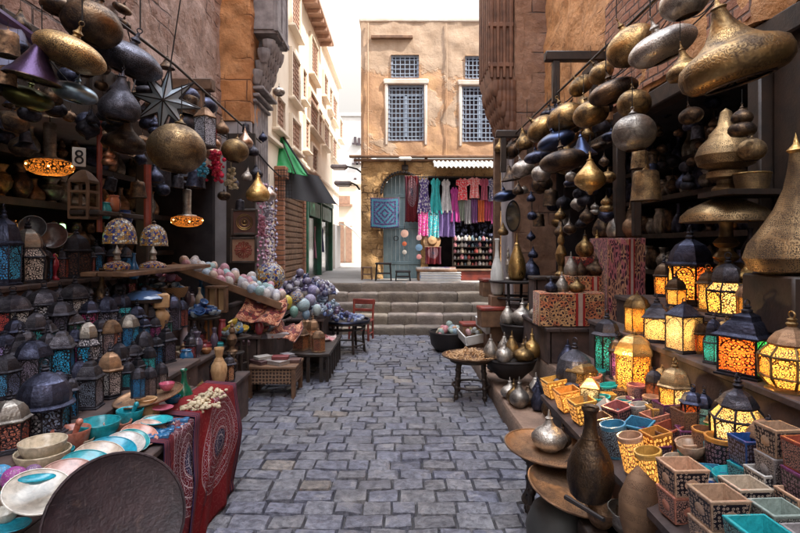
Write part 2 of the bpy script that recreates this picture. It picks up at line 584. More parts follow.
def carpet(name, base, cx, cy):
    """woven carpet: thin pale scrolls, a round medallion and side borders"""
    t = NT(name)
    uv = t.coord('UV')
    sp = t.n('SeparateXYZ', {0: uv})
    dx, dy = t.m_('SUBTRACT', sp.outputs[0], cx), t.m_('MULTIPLY', t.m_('SUBTRACT', sp.outputs[1], cy), 1.15)
    r = t.m_('SQRT', t.m_('ADD', t.m_('MULTIPLY', dx, dx), t.m_('MULTIPLY', dy, dy)))
    d = t.vor(warped(t, 13, .4), 1.0, 'F1', .7, dim='2D')
    ln = t.ramp(t.m_('ABSOLUTE', t.m_('SINE', t.m_('MULTIPLY', d, 9.0))), .30, .14)
    d2 = t.vor(warped(t, 24, .3), 1.0, 'F1', .6, dim='2D')
    ln2 = t.ramp(t.m_('ABSOLUTE', t.m_('SINE', t.m_('MULTIPLY', d2, 9.0))), .34, .16)
    inm = t.ramp(r, .37, .36)
    rg = t.m_('MULTIPLY', t.ramp(t.m_('ABSOLUTE', t.m_('SINE', t.m_('MULTIPLY', r, 52))), .22, .10), inm)
    b = t.mix(ln, base, (.22, .04, .035))
    b = t.mix(inm, b, t.mix(ln2, t.mix(t.ramp(r, .11, .10), base, (.02, .018, .05)), (.40, .34, .40)))
    b = t.mix(rg, b, (.44, .36, .36))
    bd = t.ramp(t.m_('ABSOLUTE', t.m_('SUBTRACT', sp.outputs[0], .5)), .40, .41)
    st = t.ramp(t.m_('SINE', t.m_('MULTIPLY', sp.outputs[0], 190)), .2, .5)
    b = t.mix(bd, b, t.mix(st, (.02, .012, .04), (.22, .05, .045)))
    b = t.mix(t.m_('MULTIPLY', t.ramp(t.noise(t.coord(), 5, 5), .45, .75), .4), b, (.05, .01, .015))
    return t.pbr(b, .9, 0, t.bump(t.noise(t.coord('UV', (260, 260, 1)), 1, 2), .4, .003), spec=.2)


MT['carpet'] = carpet('dark_red_carpet', (.09, .007, .012), .5, .35)
MT['carpet_light'] = carpet('crimson_carpet', (.17, .007, .010), .55, .45)


def flat_emit(name, c, s):
    t = NT(name)
    return t.pbr(c, .5, 0, None, c, s)


MT['bulb'] = flat_emit('lit_bulb', (1.0, .48, .14), 5.0)
MT['bulb_green'] = flat_emit('lit_green_glass', (.35, .8, .3), 1.2)
# ------------------------------------------------------------------ camera, light, sky
cam = bpy.data.cameras.new('camera')
cam.lens, cam.sensor_width = 24.0, 36.0
cam.shift_y = -21.5 / 800
cam.clip_start, cam.clip_end = .05, 600
co = bpy.data.objects.new('camera', cam)
co.location, co.rotation_euler = (0, 0, EYE), (R(90), 0, 0)
COL.objects.link(co)
SC.camera = co
SUNV = Vector((.92, -.40, 1.2)).normalized()
ELEV = math.asin(SUNV.z)
AZ = math.atan2(SUNV.x, SUNV.y)
w = bpy.data.worlds.new('World')
SC.world = w
w.use_nodes = True
wn = w.node_tree
bg = wn.nodes['Background']
sky = wn.nodes.new('ShaderNodeTexSky')
sky.sky_type = 'NISHITA'
sky.sun_disc = False
sky.sun_elevation, sky.sun_rotation = ELEV, AZ
sky.air_density, sky.dust_density, sky.ozone_density = 1.0, 6.0, .6
wt = NT.__new__(NT)                       # thin bright cloud veil: brighter towards the zenith, creamy low down
wt.t = wn
dirz = wt.n('SeparateXYZ', {0: wt.n('TexCoord').outputs['Generated']}).outputs[2]
zz_ = wt.m_('MAXIMUM', dirz, 0.0)
lum = wt.m_('MULTIPLY_ADD', wt.m_('POWER', zz_, 2.6), 1.95, .150)
cl_n = wt.noise(wt.n('TexCoord').outputs['Generated'], 2.2, 5, .6)
lum = wt.m_('MULTIPLY', lum, wt.m_('MULTIPLY_ADD', cl_n, .3, .85))
tintz = wt.mix(wt.ramp(zz_, .35, .75), (7.4, 6.7, 5.8), (6.5, 6.9, 7.6))
lc = wt.n('CombineXYZ', {0: lum, 1: lum, 2: lum}).outputs[0]
veil = wt.mix(1.0, tintz, lc, 'MULTIPLY')
wn.links.new(wt.mix(.9, sky.outputs[0], veil), bg.inputs[0])
bg.inputs[1].default_value = .15
sl = bpy.data.lights.new('sun', 'SUN')
sl.energy, sl.angle, sl.color = 2.1, R(.6), (1.0, .93, .82)
so = bpy.data.objects.new('sun', sl)
so.rotation_euler = (-SUNV).to_track_quat('-Z', 'Y').to_euler()
so.location = (6, -4, 12)
COL.objects.link(so)
SC.view_settings.view_transform = 'Standard'
SC.view_settings.look = 'None'
SC.view_settings.gamma = 1
SC.view_settings.use_curve_mapping = False
SC.view_settings.exposure = 2.1
SC.render.engine = 'CYCLES'
SC.cycles.use_denoising = True
SC.cycles.max_bounces = 7
SC.cycles.diffuse_bounces = 4
SC.cycles.glossy_bounces = 3
SC.cycles.sample_clamp_indirect = 6.0

# ------------------------------------------------------------------ setting materials
t = NT('cobble_stone')
g = t.world()
colr = t.n('VertexColor', layer_name='Col').outputs[0]
nz = t.noise(g, 26, 8, .7)
b = t.mix(t.ramp(nz, .40, .60), t.mix(1, colr, (.33, .33, .37), 'MULTIPLY'), colr)
scf = t.ramp(t.noise(g, 7.5, 6, .7, .5), .54, .66)
b = t.mix(t.m_('MULTIPLY', scf, .5), b, (.36, .335, .33))
b = t.mix(t.m_('MULTIPLY', t.ramp(t.noise(g, 1.1, 4), .5, .7), .45), b, (.075, .07, .072))
MT['cobble'] = t.pbr(b, t.m_('MULTIPLY_ADD', nz, .4, .16), 0, t.bump(t.m_('ADD', nz, t.m_('MULTIPLY', t.noise(g, 90, 4), .4)), .8, .016), spec=.65)
MT['mortar'] = plain('street_dirt', (.055, .05, .048), (.03, .027, .026), .9, 0, 12, .6, 60, 0)
MT['ground'] = plain('dusty_ground', (.30, .28, .26), (.22, .20, .185), .95, 0, .6, .4, 9, 0)
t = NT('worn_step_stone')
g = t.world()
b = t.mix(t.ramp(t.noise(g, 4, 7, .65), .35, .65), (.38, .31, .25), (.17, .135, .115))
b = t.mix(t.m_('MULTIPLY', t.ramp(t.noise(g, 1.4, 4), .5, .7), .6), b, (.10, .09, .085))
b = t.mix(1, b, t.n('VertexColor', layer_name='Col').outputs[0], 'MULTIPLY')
up = t.n('SeparateXYZ', {0: t.n('NewGeometry').outputs['True Normal']}).outputs[2]      # shade painted onto the risers, so the treads read lighter
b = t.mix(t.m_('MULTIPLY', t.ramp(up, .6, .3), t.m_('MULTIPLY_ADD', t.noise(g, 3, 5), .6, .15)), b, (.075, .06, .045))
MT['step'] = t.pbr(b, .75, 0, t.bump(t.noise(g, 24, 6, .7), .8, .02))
MT['pink_stone'] = masonry('pink_brown_masonry', (.40, .25, .20), (.30, .19, .155), (.46, .32, .265), (.10, .065, .055), 1, .38, .17, .85, .6, bump=1.4)
MT['orange_stone'] = masonry('orange_masonry', (.56, .25, .09), (.36, .15, .06), (.64, .31, .12), (.14, .065, .035), 1, .5, .26, .75, .95, bump=1.3)
MT['orange_front'] = masonry('orange_pier_masonry', (.52, .22, .075), (.42, .17, .06), (.54, .25, .10), (.22, .09, .04), 1, .6, .3, .85, .6, 'Y')
MT['brown_front'] = masonry('brown_pier_masonry', (.30, .17, .11), (.20, .11, .075), (.34, .19, .12), (.08, .05, .04), 1, .5, .3, .85, .35, 'Y')
MT['brick'] = masonry('brick_courses', (.42, .20, .115), (.32, .14, .085), (.36, .18, .11), (.14, .085, .065), 1, .17, .085, .9, .05)
MT['greywood'] = plain('grey_weathered_wood', (.30, .27, .27), (.15, .13, .135), .8, 0, 7, .5, 40, .1)
MT['greyplaster'] = plain('grey_plaster', (.36, .33, .34), (.24, .21, .22), .9, 0, 2.5, .5, 14, .1)
MT['brownwood_carved'] = plain('carved_brown_wood', (.25, .12, .07), (.12, .06, .04), .7, 0, 6, .5, 30, .1)


def relief(mb, org, U, V, n, nu, nv, amp, sc, thick=.12):
    """rough wall sheet: org + u*U + v*V pushed along n by noise"""
    org, U, V, n = Vector(org), Vector(U), Vector(V), Vector(n)
    def fn(u, v):
        p = org + U * u + V * v
        d = noise.fractal(p * sc, .9, 2.1, 5) * amp
        q = noise.noise(p * sc * .37) * amp * .8
        return p + n * (d + q)
    mb.grid(fn, nu, nv, thick)


# ------------------------------------------------------------------ ground, street, steps
m = MB()
m.box((0, 40, -.31), (160, 170, .6))
tag(m.build('ground', MT['ground']), kind='structure')
m = MB()
m.grid(lambda u, v: (-3.2 + 6.4 * u, -6 + 15.3 * v, .0), 2, 2)
tag(m.build('street_bed', MT['mortar']), kind='structure')
m = MB()
y = .9
row = 0
while y < 9.26:
    d = rnd.uniform(.135, .175)
    x = -1.75 + rnd.uniform(-.2, 0)
    while x < 1.5:
        L = rnd.uniform(.14, .25)
        k = rnd.uniform(.78, 1.12)
        hue = rnd.random()
        m.col = (.185 * k + .02 * hue, .19 * k + .01 * hue, .215 * k + .03 * (1 - hue))
        if rnd.random() < .015:
            m.col = (.27, .23, .20)
        tilt, tl2, hgt = rnd.uniform(-.007, .007), rnd.uniform(-.007, .007), rnd.uniform(.026, .034)
        cut = [rnd.uniform(-.002, .008) for _ in range(4)]
        def st(u, v, x=x, y=y, L=L, d=d):
            iu = min(u, 1 - u)
            iv = min(v, 1 - v)
            e = min(iu * L, iv * d)
            c = cut[(u > .5) + 2 * (v > .5)] * (1 if iu < .03 and iv < .03 else 0)
            z = hgt + tilt * (u - .5) * 2 + tl2 * (v - .5) * 2
            z = -.005 if e < 1e-6 else z - (.005 if e < .010 else 0)
            px = x + .0012 + u * (L - .0024) + (c if u < .5 else -c)
            py = y + .0015 + v * (d - .003) + (c if v < .5 else -c)
            z += noise.noise((px * 11, py * 11, row)) * .006 if e > 0 else 0
            return (px + noise.noise((px * 7, py * 7, 3)) * .006, py + noise.noise((px * 7, py * 7, 9)) * .008, z)
        def st2(u, v):
            q = (0, .045, .28, .52, .77, .955, 1)
            return st(q[round(u * 6)], q[round(v * 6)])
        m.grid(st2, 6, 6)
        x += L
    y += d
    row += 1
tag(m.build('cobbled_street', MT['cobble'], sharp=60), kind='structure')

m = MB()
for k in range(5):
    z1 = .17 * (k + 1)
    y0 = 9.3 + .32 * k
    x0 = -2.4 - rnd.random() * .4
    while x0 < 2.2:
        bl = rnd.uniform(.45, .95)
        kk = rnd.uniform(.72, 1.2)
        m.col = (kk, kk * rnd.uniform(.95, 1.0), kk * rnd.uniform(.9, 1.0))
        dy, dz, tw = rnd.uniform(-.012, .012), rnd.uniform(-.010, .008), rnd.uniform(-.01, .01)
        def edge(u, v):
            x = x0 + .004 + (bl - .008) * u
            q = [(0, z1 - .19), (0, z1 - .09), (.0, z1 - .022), (.018, z1), (.16, z1 - .004), (.35, z1 - .002)]
            yy, zz = q[round(v * 5)]
            wv = noise.noise((x * 1.7, k * 3.1, 0)) * .014 + noise.noise((x * 7, k * 3.1, 5)) * .010
            e = -.012 if u in (0, 1) and v > .3 else 0
            return (x, y0 + yy + dy - wv * (1 if yy < .1 else .3) + tw * (u - .5), zz + dz + e + wv * .6)
        m.grid(edge, 12, 5)
        x0 += bl
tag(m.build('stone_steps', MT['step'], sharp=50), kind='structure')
m = MB()
m.box((-8, 45.4, .42), (40, 69.6, .86))
tag(m.build('upper_plaza', MT['ground']), kind='structure')

# ------------------------------------------------------------------ building along the left side
lb = tag(empty('old_stone_building', (-2.6, 4, 0)), 'tall old plastered stone house with an orange pier, carved oriel and lantern shop below', 'building')
def kid(mb, name, mat, root, **k):
    """build in world space, then hang under a thing standing at root.location"""
    o = mb.build(name, mat, root, **k)
    o.location = -Vector(root.location)
    return o
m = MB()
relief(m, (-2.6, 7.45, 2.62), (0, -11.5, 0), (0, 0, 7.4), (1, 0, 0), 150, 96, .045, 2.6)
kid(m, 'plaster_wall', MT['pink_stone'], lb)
m = MB()  # cutwork glows on its own: painted lamplight, no bulb inside
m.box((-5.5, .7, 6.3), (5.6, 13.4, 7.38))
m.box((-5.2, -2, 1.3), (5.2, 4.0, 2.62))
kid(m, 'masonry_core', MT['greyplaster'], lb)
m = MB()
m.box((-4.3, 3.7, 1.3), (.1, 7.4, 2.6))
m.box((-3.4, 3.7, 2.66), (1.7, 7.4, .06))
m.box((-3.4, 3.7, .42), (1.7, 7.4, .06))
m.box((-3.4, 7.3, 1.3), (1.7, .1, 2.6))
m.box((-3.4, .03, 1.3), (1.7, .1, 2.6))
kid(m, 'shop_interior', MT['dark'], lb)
m = MB()
relief(m, (-2.62, 7.38, 3.32), (.55, 0, 0), (0, 0, 6.6), (0, -1, 0), 14, 130, .035, 3)
relief(m, (-2.07, 7.38, 3.32), (0, .5, 0), (0, 0, 6.6), (1, 0, 0), 12, 130, .025, 3)
for k in range(5):
    m.box((-2.36, 7.62 , 3.28 - k * .09), (.46 - k * .07, .40, .085), ch=.012)
kid(m, 'orange_pier', MT['orange_front'], lb)
m = MB()
m.box((-2.62, 7.89, 2.2), (1.06, .88, 4.4))
m.box((-2.4, 7.43, 1.66), (.66, .08, 3.3))
kid(m, 'lower_wall', MT['greyplaster'], lb)
m = MB()
for k in range(10):     # upright boards under the oriel
    m.box((-2.075, 7.6 + k * .078, 3.1), (.03, .06, 1.15), ch=.006)
for z, d in ((3.72, .10), (3.82, .16), (3.64, .06), (2.5, .07)):
    m.box((-2.08 + d / 2, 7.93, z), (d, .84, .05), ch=.01)
kid(m, 'boarding', MT['greywood'], lb)
m = MB()
for r_ in range(4):
    for k in range(5):
        yy = 7.56 + k * .14 + (r_ % 2) * .07
        m.lathe([(.0, -.12), (.05, -.10), (.085, -.02), (.095, .05), (.095, .09)], 8, (-2.06 + .055 * r_ + .02, yy, 3.98 + r_ * .15))
kid(m, 'corbel_pendants', MT['greywood'], lb)
m = MB()
m.box((-1.96, 7.92, 6.6), (.40, .74, 4.0))
for k in range(3):
    m.box((-1.755, 7.60 + k * .32, 6.6), (.04, .06, 4.0))
for z in (4.66, 5.5, 6.4, 7.3):
    m.box((-1.752, 7.92, z), (.06, .78, .06))
for k in range(2):
    for j in range(4):
        m.box((-1.768, 7.76 + k * .32, 5.08 + j * .9), (.03, .22, .70), ch=.01)
m.box((-1.96, 7.54, 6.6), (.34, .02, 3.9))
kid(m, 'oriel', MT['greywood'], lb)
m = MB()
for k in range(46):     # rough lath fringe on the wall above the shop
    yy = 4.2 + k * .068
    m.box((-2.55 + rnd.uniform(0, .03), yy, 3.05 + rnd.uniform(-.06, .06)), (.03, .035, rnd.uniform(.6, .8)))
m.box((-2.54, 5.7, 3.44), (.05, 3.4, .05))
kid(m, 'lath_screen', MT['greywood'], lb)
m = MB()
m.box((-2.5, 2.6, 2.66), (.16, 5.6, .18), ch=.01)
m.box((-2.52, 5.25, 1.6), (.12, .12, 2.1), ch=.01)
m.box((-2.5, 3.0, 1.9), (.07, .07, 1.6), ch=.008)
kid(m, 'shop_beam', MT['wood_dark'], lb)

# timber bracket on the left wall
br_ = tag(empty('timber_bracket', (-2.5, 5.5, 2.9)), 'dark timber bracket jutting from the pink plaster wall above the star lamp', 'bracket')
m = MB()
m.box((-2.25, 5.55, 3.26), (.62, .12, .12), ch=.01)
m.box((-2.5, 4.9, 3.27), (.10, 1.3, .10), ch=.01)
kid(m, 'beam', MT['wood'], br_)
m = MB()
m.box((-2.1, 5.55, 2.93), (.11, .10, .54), ch=.01)
kid(m, 'post', MT['wood'], br_)

# ------------------------------------------------------------------ building along the right side
rb = tag(empty('old_stone_house', (2.3, 4, 0)), 'tall orange stone house with brick courses, a dark pier and a brass lamp shop below', 'building')
m = MB()
relief(m, (2.3, -4, 2.95), (0, 12.05, 0), (0, 0, 6), (-1, 0, 0), 160, 90, .06, 2.2)
kid(m, 'stone_wall', MT['orange_stone'], rb)
m = MB()
m.box((4.2, 2.0, 7.4), (3.6, 12.0, 9.0))  # upper storeys out of view, carried this high to shade the alley
m.box((4.2, -2.2, 1.4), (3.6, 3.6, 2.8))
m.box((2.0, 8.48, 1.6), (.62, .86, 3.2))
m.box((4.2, 8.45, 5.9), (3.6, .9, 12))
kid(m, 'masonry_core', MT['greyplaster'], rb)
m = MB()
relief(m, (2.225, -1, 3.0), (0, 6.6, 0), (0, 0, 1.1), (-1, 0, 0), 60, 12, .02, 3, .06)
kid(m, 'brick_band', MT['brick'], rb)
m = MB()
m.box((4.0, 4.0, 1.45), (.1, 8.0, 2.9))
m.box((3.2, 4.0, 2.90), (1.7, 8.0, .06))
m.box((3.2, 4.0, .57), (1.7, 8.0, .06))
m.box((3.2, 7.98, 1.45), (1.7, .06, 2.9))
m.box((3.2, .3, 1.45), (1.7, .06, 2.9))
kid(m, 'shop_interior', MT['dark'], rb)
m = MB()
relief(m, (1.72, 8.0, 0), (.62, 0, 0), (0, 0, 8), (0, -1, 0), 16, 140, .03, 3)
relief(m, (1.72, 8.9, 0), (0, -.9, 0), (0, 0, 8), (-1, 0, 0), 16, 140, .03, 3)
kid(m, 'pier', MT['brown_front'], rb)
m = MB()
m.prism([(1.30, 9), (1.33, 4.2), (1.42, 3.95), (1.70, 3.95), (1.70, 9)], 8.0, 8.9)
for k in range(5):
    m.box((1.325, 8.09 + k * .18, 6.6), (.035, .06, 4.7), ch=.008)
for z in (4.3, 4.9, 5.6, 6.3):
    m.box((1.51, 7.985, z), (.38, .03, .07), ch=.008)
for k in range(4):
    m.box((1.37 + k * .095, 7.985, 5.3), (.05, .035, 2.4), ch=.008)
kid(m, 'oriel', MT['brownwood_carved'], rb)
m = MB()
for r_ in range(5):
    x0 = 1.67 - .058 * r_
    for k in range(6):
        m.lathe([(0, -.13), (.045, -.10), (.075, -.02), (.085, .06), (.085, .11)], 8, (x0, 8.06 + k * .155 + (r_ % 2) * .06, 3.33 + r_ * .155))
    for k in range(r_ + 1):
        m.lathe([(0, -.13), (.04, -.10), (.06, -.02), (.065, .06), (.065, .11)], 8, (1.68 - .058 * k, 8.0, 3.33 + r_ * .155))
kid(m, 'corbel_pendants', MT['brownwood_carved'], rb)
m = MB()
m.box((2.24, 3.2, 2.86), (.14, 4.5, .15), ch=.012)
m.box((2.24, 5.45, 2.24), (.10, .10, 1.12), ch=.01)
m.box((2.24, 5.05, 2.24), (.07, .08, 1.12), ch=.01)
m.box((2.23, 3.28, 1.75), (.12, .12, 2.2), ch=.012)
m.box((2.28, 6.7, 2.75), (.10, 2.5, .14), ch=.01)
kid(m, 'shop_frame', MT['wood_dark'], rb)
m = MB()
m.box((2.27, 2.55, 1.75), (.06, 1.3, 2.2), ch=.008)
for z in (1.2, 2.3):
    m.box((2.235, 2.55, z), (.02, .9, .8), ch=.008)
kid(m, 'shop_door', MT['wood_dark'], rb)
m = MB()
m.box((1.55, 8.55, 1.65), (.10, .10, 3.3), ch=.01)
kid(m, 'timber_post', MT['wood'], rb)

def bracket(loc, w_, h_, label):
    o = tag(empty('timber_bracket', loc), label, 'bracket')
    m = MB()
    m.box((-w_ / 2, 0, 0), (w_, .10, .10), ch=.01)
    m.box((0, .45, 0), (.09, .9, .09), ch=.01)
    m.build('beam', MT['wood_dark'], o)
    for k, x in enumerate((-w_ * .82, -w_ * .2)):
        m = MB()
        m.box((x, 0, -.05 - h_ / 2), (.075, .08, h_), ch=.008)
        m.build('post', MT['wood_dark'], o)
    return o
bracket((2.22, 5.75, 3.63), .66, .45, 'black timber bracket on the orange wall above the paired oval lamps')
bracket((2.0, 7.7, 3.2), .62, .5, 'black timber bracket beside the dark pier at the corner')

# cables slung along the walls
def cable(pts, label, r=.009, sag=0.0):
    P = []
    for (a, b_) in zip(pts, pts[1:]):
        a, b_ = Vector(a), Vector(b_)
        for k in range(10):
            u = k / 10
            P.append(a.lerp(b_, u) - Vector((0, 0, sag * 4 * u * (1 - u))))
    P.append(Vector(pts[-1]))
    m = MB()
    m.tube(P, r, 5)
    return tag(m.build('wall_cable', MT['cord']), label, 'cable')
cable([(-2.52, 3.4, 4.45), (-2.52, 5.5, 3.72), (-2.5, 7.2, 3.15), (-2.05, 7.3, 3.0), (-2.03, 9.3, 2.75)], 'black cable running down across the pink plaster wall to the grey boards', .012, .04)
cable([(2.2, 3.6, 4.35), (2.2, 5.2, 3.75), (2.2, 7.9, 3.3)], 'black cable along the orange wall above the brick courses', .012, .03)
cable([(2.18, 3.4, 3.95), (2.18, 5.6, 3.5), (1.7, 7.9, 3.15)], 'thin black cable hanging lower on the orange wall with a lamp socket', .008, .05)

m = MB()
m.box((-2.47, 2.5, 2.86), (.06, 4.6, .42), ch=.01)  # dark boards added to stand in for the darkness of the shop mouth
for k in range(24):
    m.box((-2.43, .4 + k * .19, 2.86), (.03, .02, .40))
kid(m, 'added_dark_boards', MT['wood_dark'], lb)
a_, b_, c_ = at(-30, -5, X=-2.2), at(38, 43, X=-2.2), at(-30, 80, X=-2.1)
pb_ = tag(empty('awning', a_), 'small pale blue awning on a purple beam at the shop mouth', 'awning')
m = MB()
m.tube([a_, b_], .035, 8)
kid(m, 'beam', MT['paint_tint'], pb_, col=(.10, .06, .14))
m = MB()
m.grid(lambda u, v: tuple(a_.lerp(b_, u).lerp(c_.lerp(b_, u), v) + Vector((.02 * math.sin(u * 12), 0, -.03 * v))), 14, 8, .008)
kid(m, 'cloth', MT['paint_tint'], pb_, col=(.30, .32, .48))

for i in range(7):
    y0 = 2.0 + i * .7
    cable([(-2.35 + rnd.uniform(-.1, .3), y0, 2.95 + rnd.uniform(0, .4)), (-2.1 + rnd.uniform(-.1, .3), y0 + rnd.uniform(.5, 1.2), 2.6 + rnd.uniform(0, .6)), (-2.3, y0 + rnd.uniform(1.3, 2.2), 2.9 + rnd.uniform(0, .5))], ['first slack black wire looping', 'second slack wire tangled', 'third slack wire sagging', 'fourth thin wire drooping', 'fifth wire looping low', 'sixth wire crossing', 'last wire sagging'][i] + ' between the lamps under the pink plaster wall', .005, .12)
for i in range(5):
    y0 = 2.6 + i * .8
    cable([(2.15, y0, 3.3 + rnd.uniform(-.1, .3)), (1.75 + rnd.uniform(-.1, .2), y0 + .6, 3.0 + rnd.uniform(-.1, .2)), (2.15, y0 + 1.5, 3.2 + rnd.uniform(-.2, .2))], ['first black wire looping', 'second black wire sagging', 'third black wire tangled', 'fourth thin black wire crossing', 'fifth black wire drooping'][i] + ' between the brass lamps and the brick courses', .005, .10)
# ------------------------------------------------------------------ house closing the street
FY = 11.8
def fx(px): return (px - CX) / F * FY
def fz(py): return EYE + (CY - py) / F * FY

t = NT('ochre_plaster')
g = t.n('NewGeometry').outputs['Position']
z = t.n('SeparateXYZ', {0: g}).outputs[2]
n1 = t.noise(g, .9, 6, .6, .6)
n2 = t.noise(g, 5, 7, .7)
och = t.mix(t.ramp(n2, .3, .72), (.47, .28, .155), (.40, .235, .14))
och = t.mix(t.ramp(t.noise(g, 2.1, 5), .52, .6), och, (.52, .31, .165))
edge = t.m_('ADD', z, t.m_('MULTIPLY', t.m_('SUBTRACT', n1, .5), 2.2))
top = t.ramp(edge, 5.55, 5.7)
pat = t.ramp(t.noise(g, 1.3, 7, .62, .5), .56, .60)
pale = t.mix(t.ramp(n2, .35, .7), (.49, .365, .265), (.41, .285, .195))
b = t.mix(t.m_('MAXIMUM', top, pat), och, pale)
st_ = t.n('Mapping', {'Vector': g, 'Scale': (5, 5, .5)}).outputs[0]
b = t.mix(t.m_('MULTIPLY', t.ramp(t.noise(st_, 1.2, 5), .5, .75), .4), b, (.26, .17, .11))
MT['ochre'] = t.pbr(b, .92, 0, t.bump(t.m_('ADD', n2, t.m_('MULTIPLY', t.m_('MAXIMUM', top, pat), .5)), .6, .03))
MT['rubble'] = masonry('ochre_rubble_stone', (.54, .33, .15), (.34, .20, .10), (.52, .31, .13), (.20, .12, .065), 1, .22, .14, .95, .66, 'Y', 1.5, .11)
MT['limewash'] = plain('limewash', (.68, .62, .56), (.55, .45, .37), .9, 0, 3, .5, 20, 0)
MT['cream'] = plain('cream_render', (.76, .66, .53), (.66, .55, .43), .9, 0, 1.2, .3, 18, 0)
MT['bluegrey'] = plain('teal_grey_paint', (.25, .36, .40), (.16, .25, .28), .6, 0, 4, .4, 30, .1)
MT['blueframe'] = plain('pale_blue_paint', (.30, .36, .46), (.20, .25, .33), .6, 0, 8, .3, 30, .1)
MT['pane'] = plain('dusty_window_glass', (.11, .075, .075), (.05, .045, .06), .18, 0, 2.2, .1, 5, .2)
MT['shutter'] = plain('faded_wood_shutter', (.36, .21, .14), (.24, .14, .10), .7, 0, 9, .4, 40, .2)
MT['greybuild'] = plain('pale_grey_render', (.55, .54, .53), (.45, .44, .44), .9, 0, 1, .2, 10, 0)
MT['green_tarp'] = plain('green_tarpaulin', (.015, .36, .09), (.01, .24, .06), .6, 0, 3, .3, 30, 0)
MT['black_tarp'] = plain('black_awning_cloth', (.022, .022, .028), (.04, .04, .045), .7, 0, 5, .3, 30, 0)
MT['green_paint'] = plain('green_shop_paint', (.03, .16, .09), (.02, .09, .05), .5, 0, 6, .2, 30, 0)
MT['glass'] = plain('shop_glass', (.06, .075, .08), (.12, .13, .13), .08, 0, 1.4, .05, 4, 0)


def holed_wall(mb, x0, x1, z0, z1, holes, y, step, amp, sc, depth=.2):
    """front (facing -Y) with rectangular openings and their reveals"""
    def cuts(a, b_, ks):
        pts = sorted({a, b_} | {k for k in ks if a < k < b_})
        out = []
        for p, q in zip(pts, pts[1:]):
            n = max(1, round((q - p) / step))
            out += [p + (q - p) * i / n for i in range(n)]
        return out + [b_]
    xs = cuts(x0, x1, [h[0] for h in holes] + [h[1] for h in holes])
    zs = cuts(z0, z1, [h[2] for h in holes] + [h[3] for h in holes])
    def P(x, z_):
        p = Vector((x, y, z_))
        return (x, y - noise.fractal(p * sc, .9, 2.1, 5) * amp, z_)
    b_ = mb.add([P(x, q) for q in zs for x in xs])
    w_ = len(xs)
    for j in range(len(zs) - 1):
        for i in range(w_ - 1):
            cx, cz = (xs[i] + xs[i + 1]) / 2, (zs[j] + zs[j + 1]) / 2
            if any(h[0] < cx < h[1] and h[2] < cz < h[3] for h in holes):
                continue
            mb.face([b_ + j * w_ + i, b_ + j * w_ + i + 1, b_ + (j + 1) * w_ + i + 1, b_ + (j + 1) * w_ + i])
    for (a, c, d, e) in holes:
        n = mb.add([(a, y - .02, d), (c, y - .02, d), (c, y - .02, e), (a, y - .02, e), (a, y + depth, d), (c, y + depth, d), (c, y + depth, e), (a, y + depth, e)])
        for i in range(4):
            j = (i + 1) % 4
            mb.face([n + i, n + 4 + i, n + 4 + j, n + j])


cb = tag(empty('two_storey_house', (fx(430), FY, .85)), 'ochre plastered two storey house with blue lattice windows closing the street', 'house')
WIN = [(391, 419, 55, 78), (388, 424, 85, 141), (465, 489, 56, 79), (462, 498, 86, 142)]
holes = [(fx(a), fx(b_), fz(d), fz(c)) for a, b_, c, d in WIN]
X0, X1 = fx(361), 3.4
m = MB()
holed_wall(m, X0, X1, fz(158), fz(21), holes, FY, .06, .03, 2.2)
nn = m.add([(X0, FY, fz(158)), (X0, 16, fz(158)), (X0, 16, fz(21)), (X0, FY, fz(21)), (X1, FY, fz(21)), (X1, 16, fz(21))])
m.face([nn, nn + 1, nn + 2, nn + 3])
m.face([nn + 3, nn + 4, nn + 5, nn + 2])
kid(m, 'plaster_wall', MT['ochre'], cb)
m = MB()
holed_wall(m, X0, X1, .8, fz(159), [(fx(383), fx(421), .7, fz(174)), (fx(428), fx(500), .7, fz(176))], FY + .0, .05, .055, 3.2, .3)
nn = m.add([(X0, FY, .8), (X0, 16, .8), (X0, 16, fz(158)), (X0, FY, fz(158))])
m.face([nn, nn + 1, nn + 2, nn + 3])
kid(m, 'rubble_wall', MT['rubble'], cb)
m = MB()     # stone filling the corners over the arched door
arc = [(fx(402) + .43 * math.cos(PI - PI * k / 14), fz(193) + .43 * math.sin(PI - PI * k / 14)) for k in range(15)]
tz = fz(173.5)
m.prism([(fx(382.5), fz(193))] + arc[:8] + [(arc[7][0], tz), (fx(382.5), tz)], FY - .01, FY + .16)
m.prism([arc[7]] + arc[8:] + [(fx(421.5), fz(193)), (fx(421.5), tz), (arc[7][0], tz)], FY - .01, FY + .16)
kid(m, 'arch', MT['rubble'], cb)
m = MB()
for k in range(24):
    a = PI - PI * k / 23
    m.box((fx(402) + .46 * math.cos(a), FY - .03, fz(193) + .46 * math.sin(a)), (.055, .05, .055), ch=.008)
kid(m, 'arch_moulding', MT['iron'], cb)
m = MB()
m.box((fx(430), FY - .05, fz(157)), (X1 - X0 + .3 - 1.0, .14, .05), ch=.012)
m.box((fx(430), FY - .03, fz(160.5)), (X1 - X0 - .9, .08, .05), ch=.012)
m.box((fx(392), FY - .04, fz(38)), (.92, .1, .07), ch=.01)
kid(m, 'string_course', MT['wood'], cb)
m = MB()
m.tube([(fx(368), FY - .05, fz(160)), (fx(368), FY - .05, fz(24))], .02, 6)
m.tube([(fx(446), FY - .03, fz(158)), (fx(447), FY - .03, fz(60)), (fx(446), FY - .03, fz(24))], .012, 5)
kid(m, 'drain_pipe', MT['ochre'], cb)
m = MB()
m.box(((X0 + X1) / 2, 13.9, fz(20)), (X1 - X0 + .08, 4.25, .09), ch=.02)
kid(m, 'roof', MT['limewash'], cb)
m = MB()
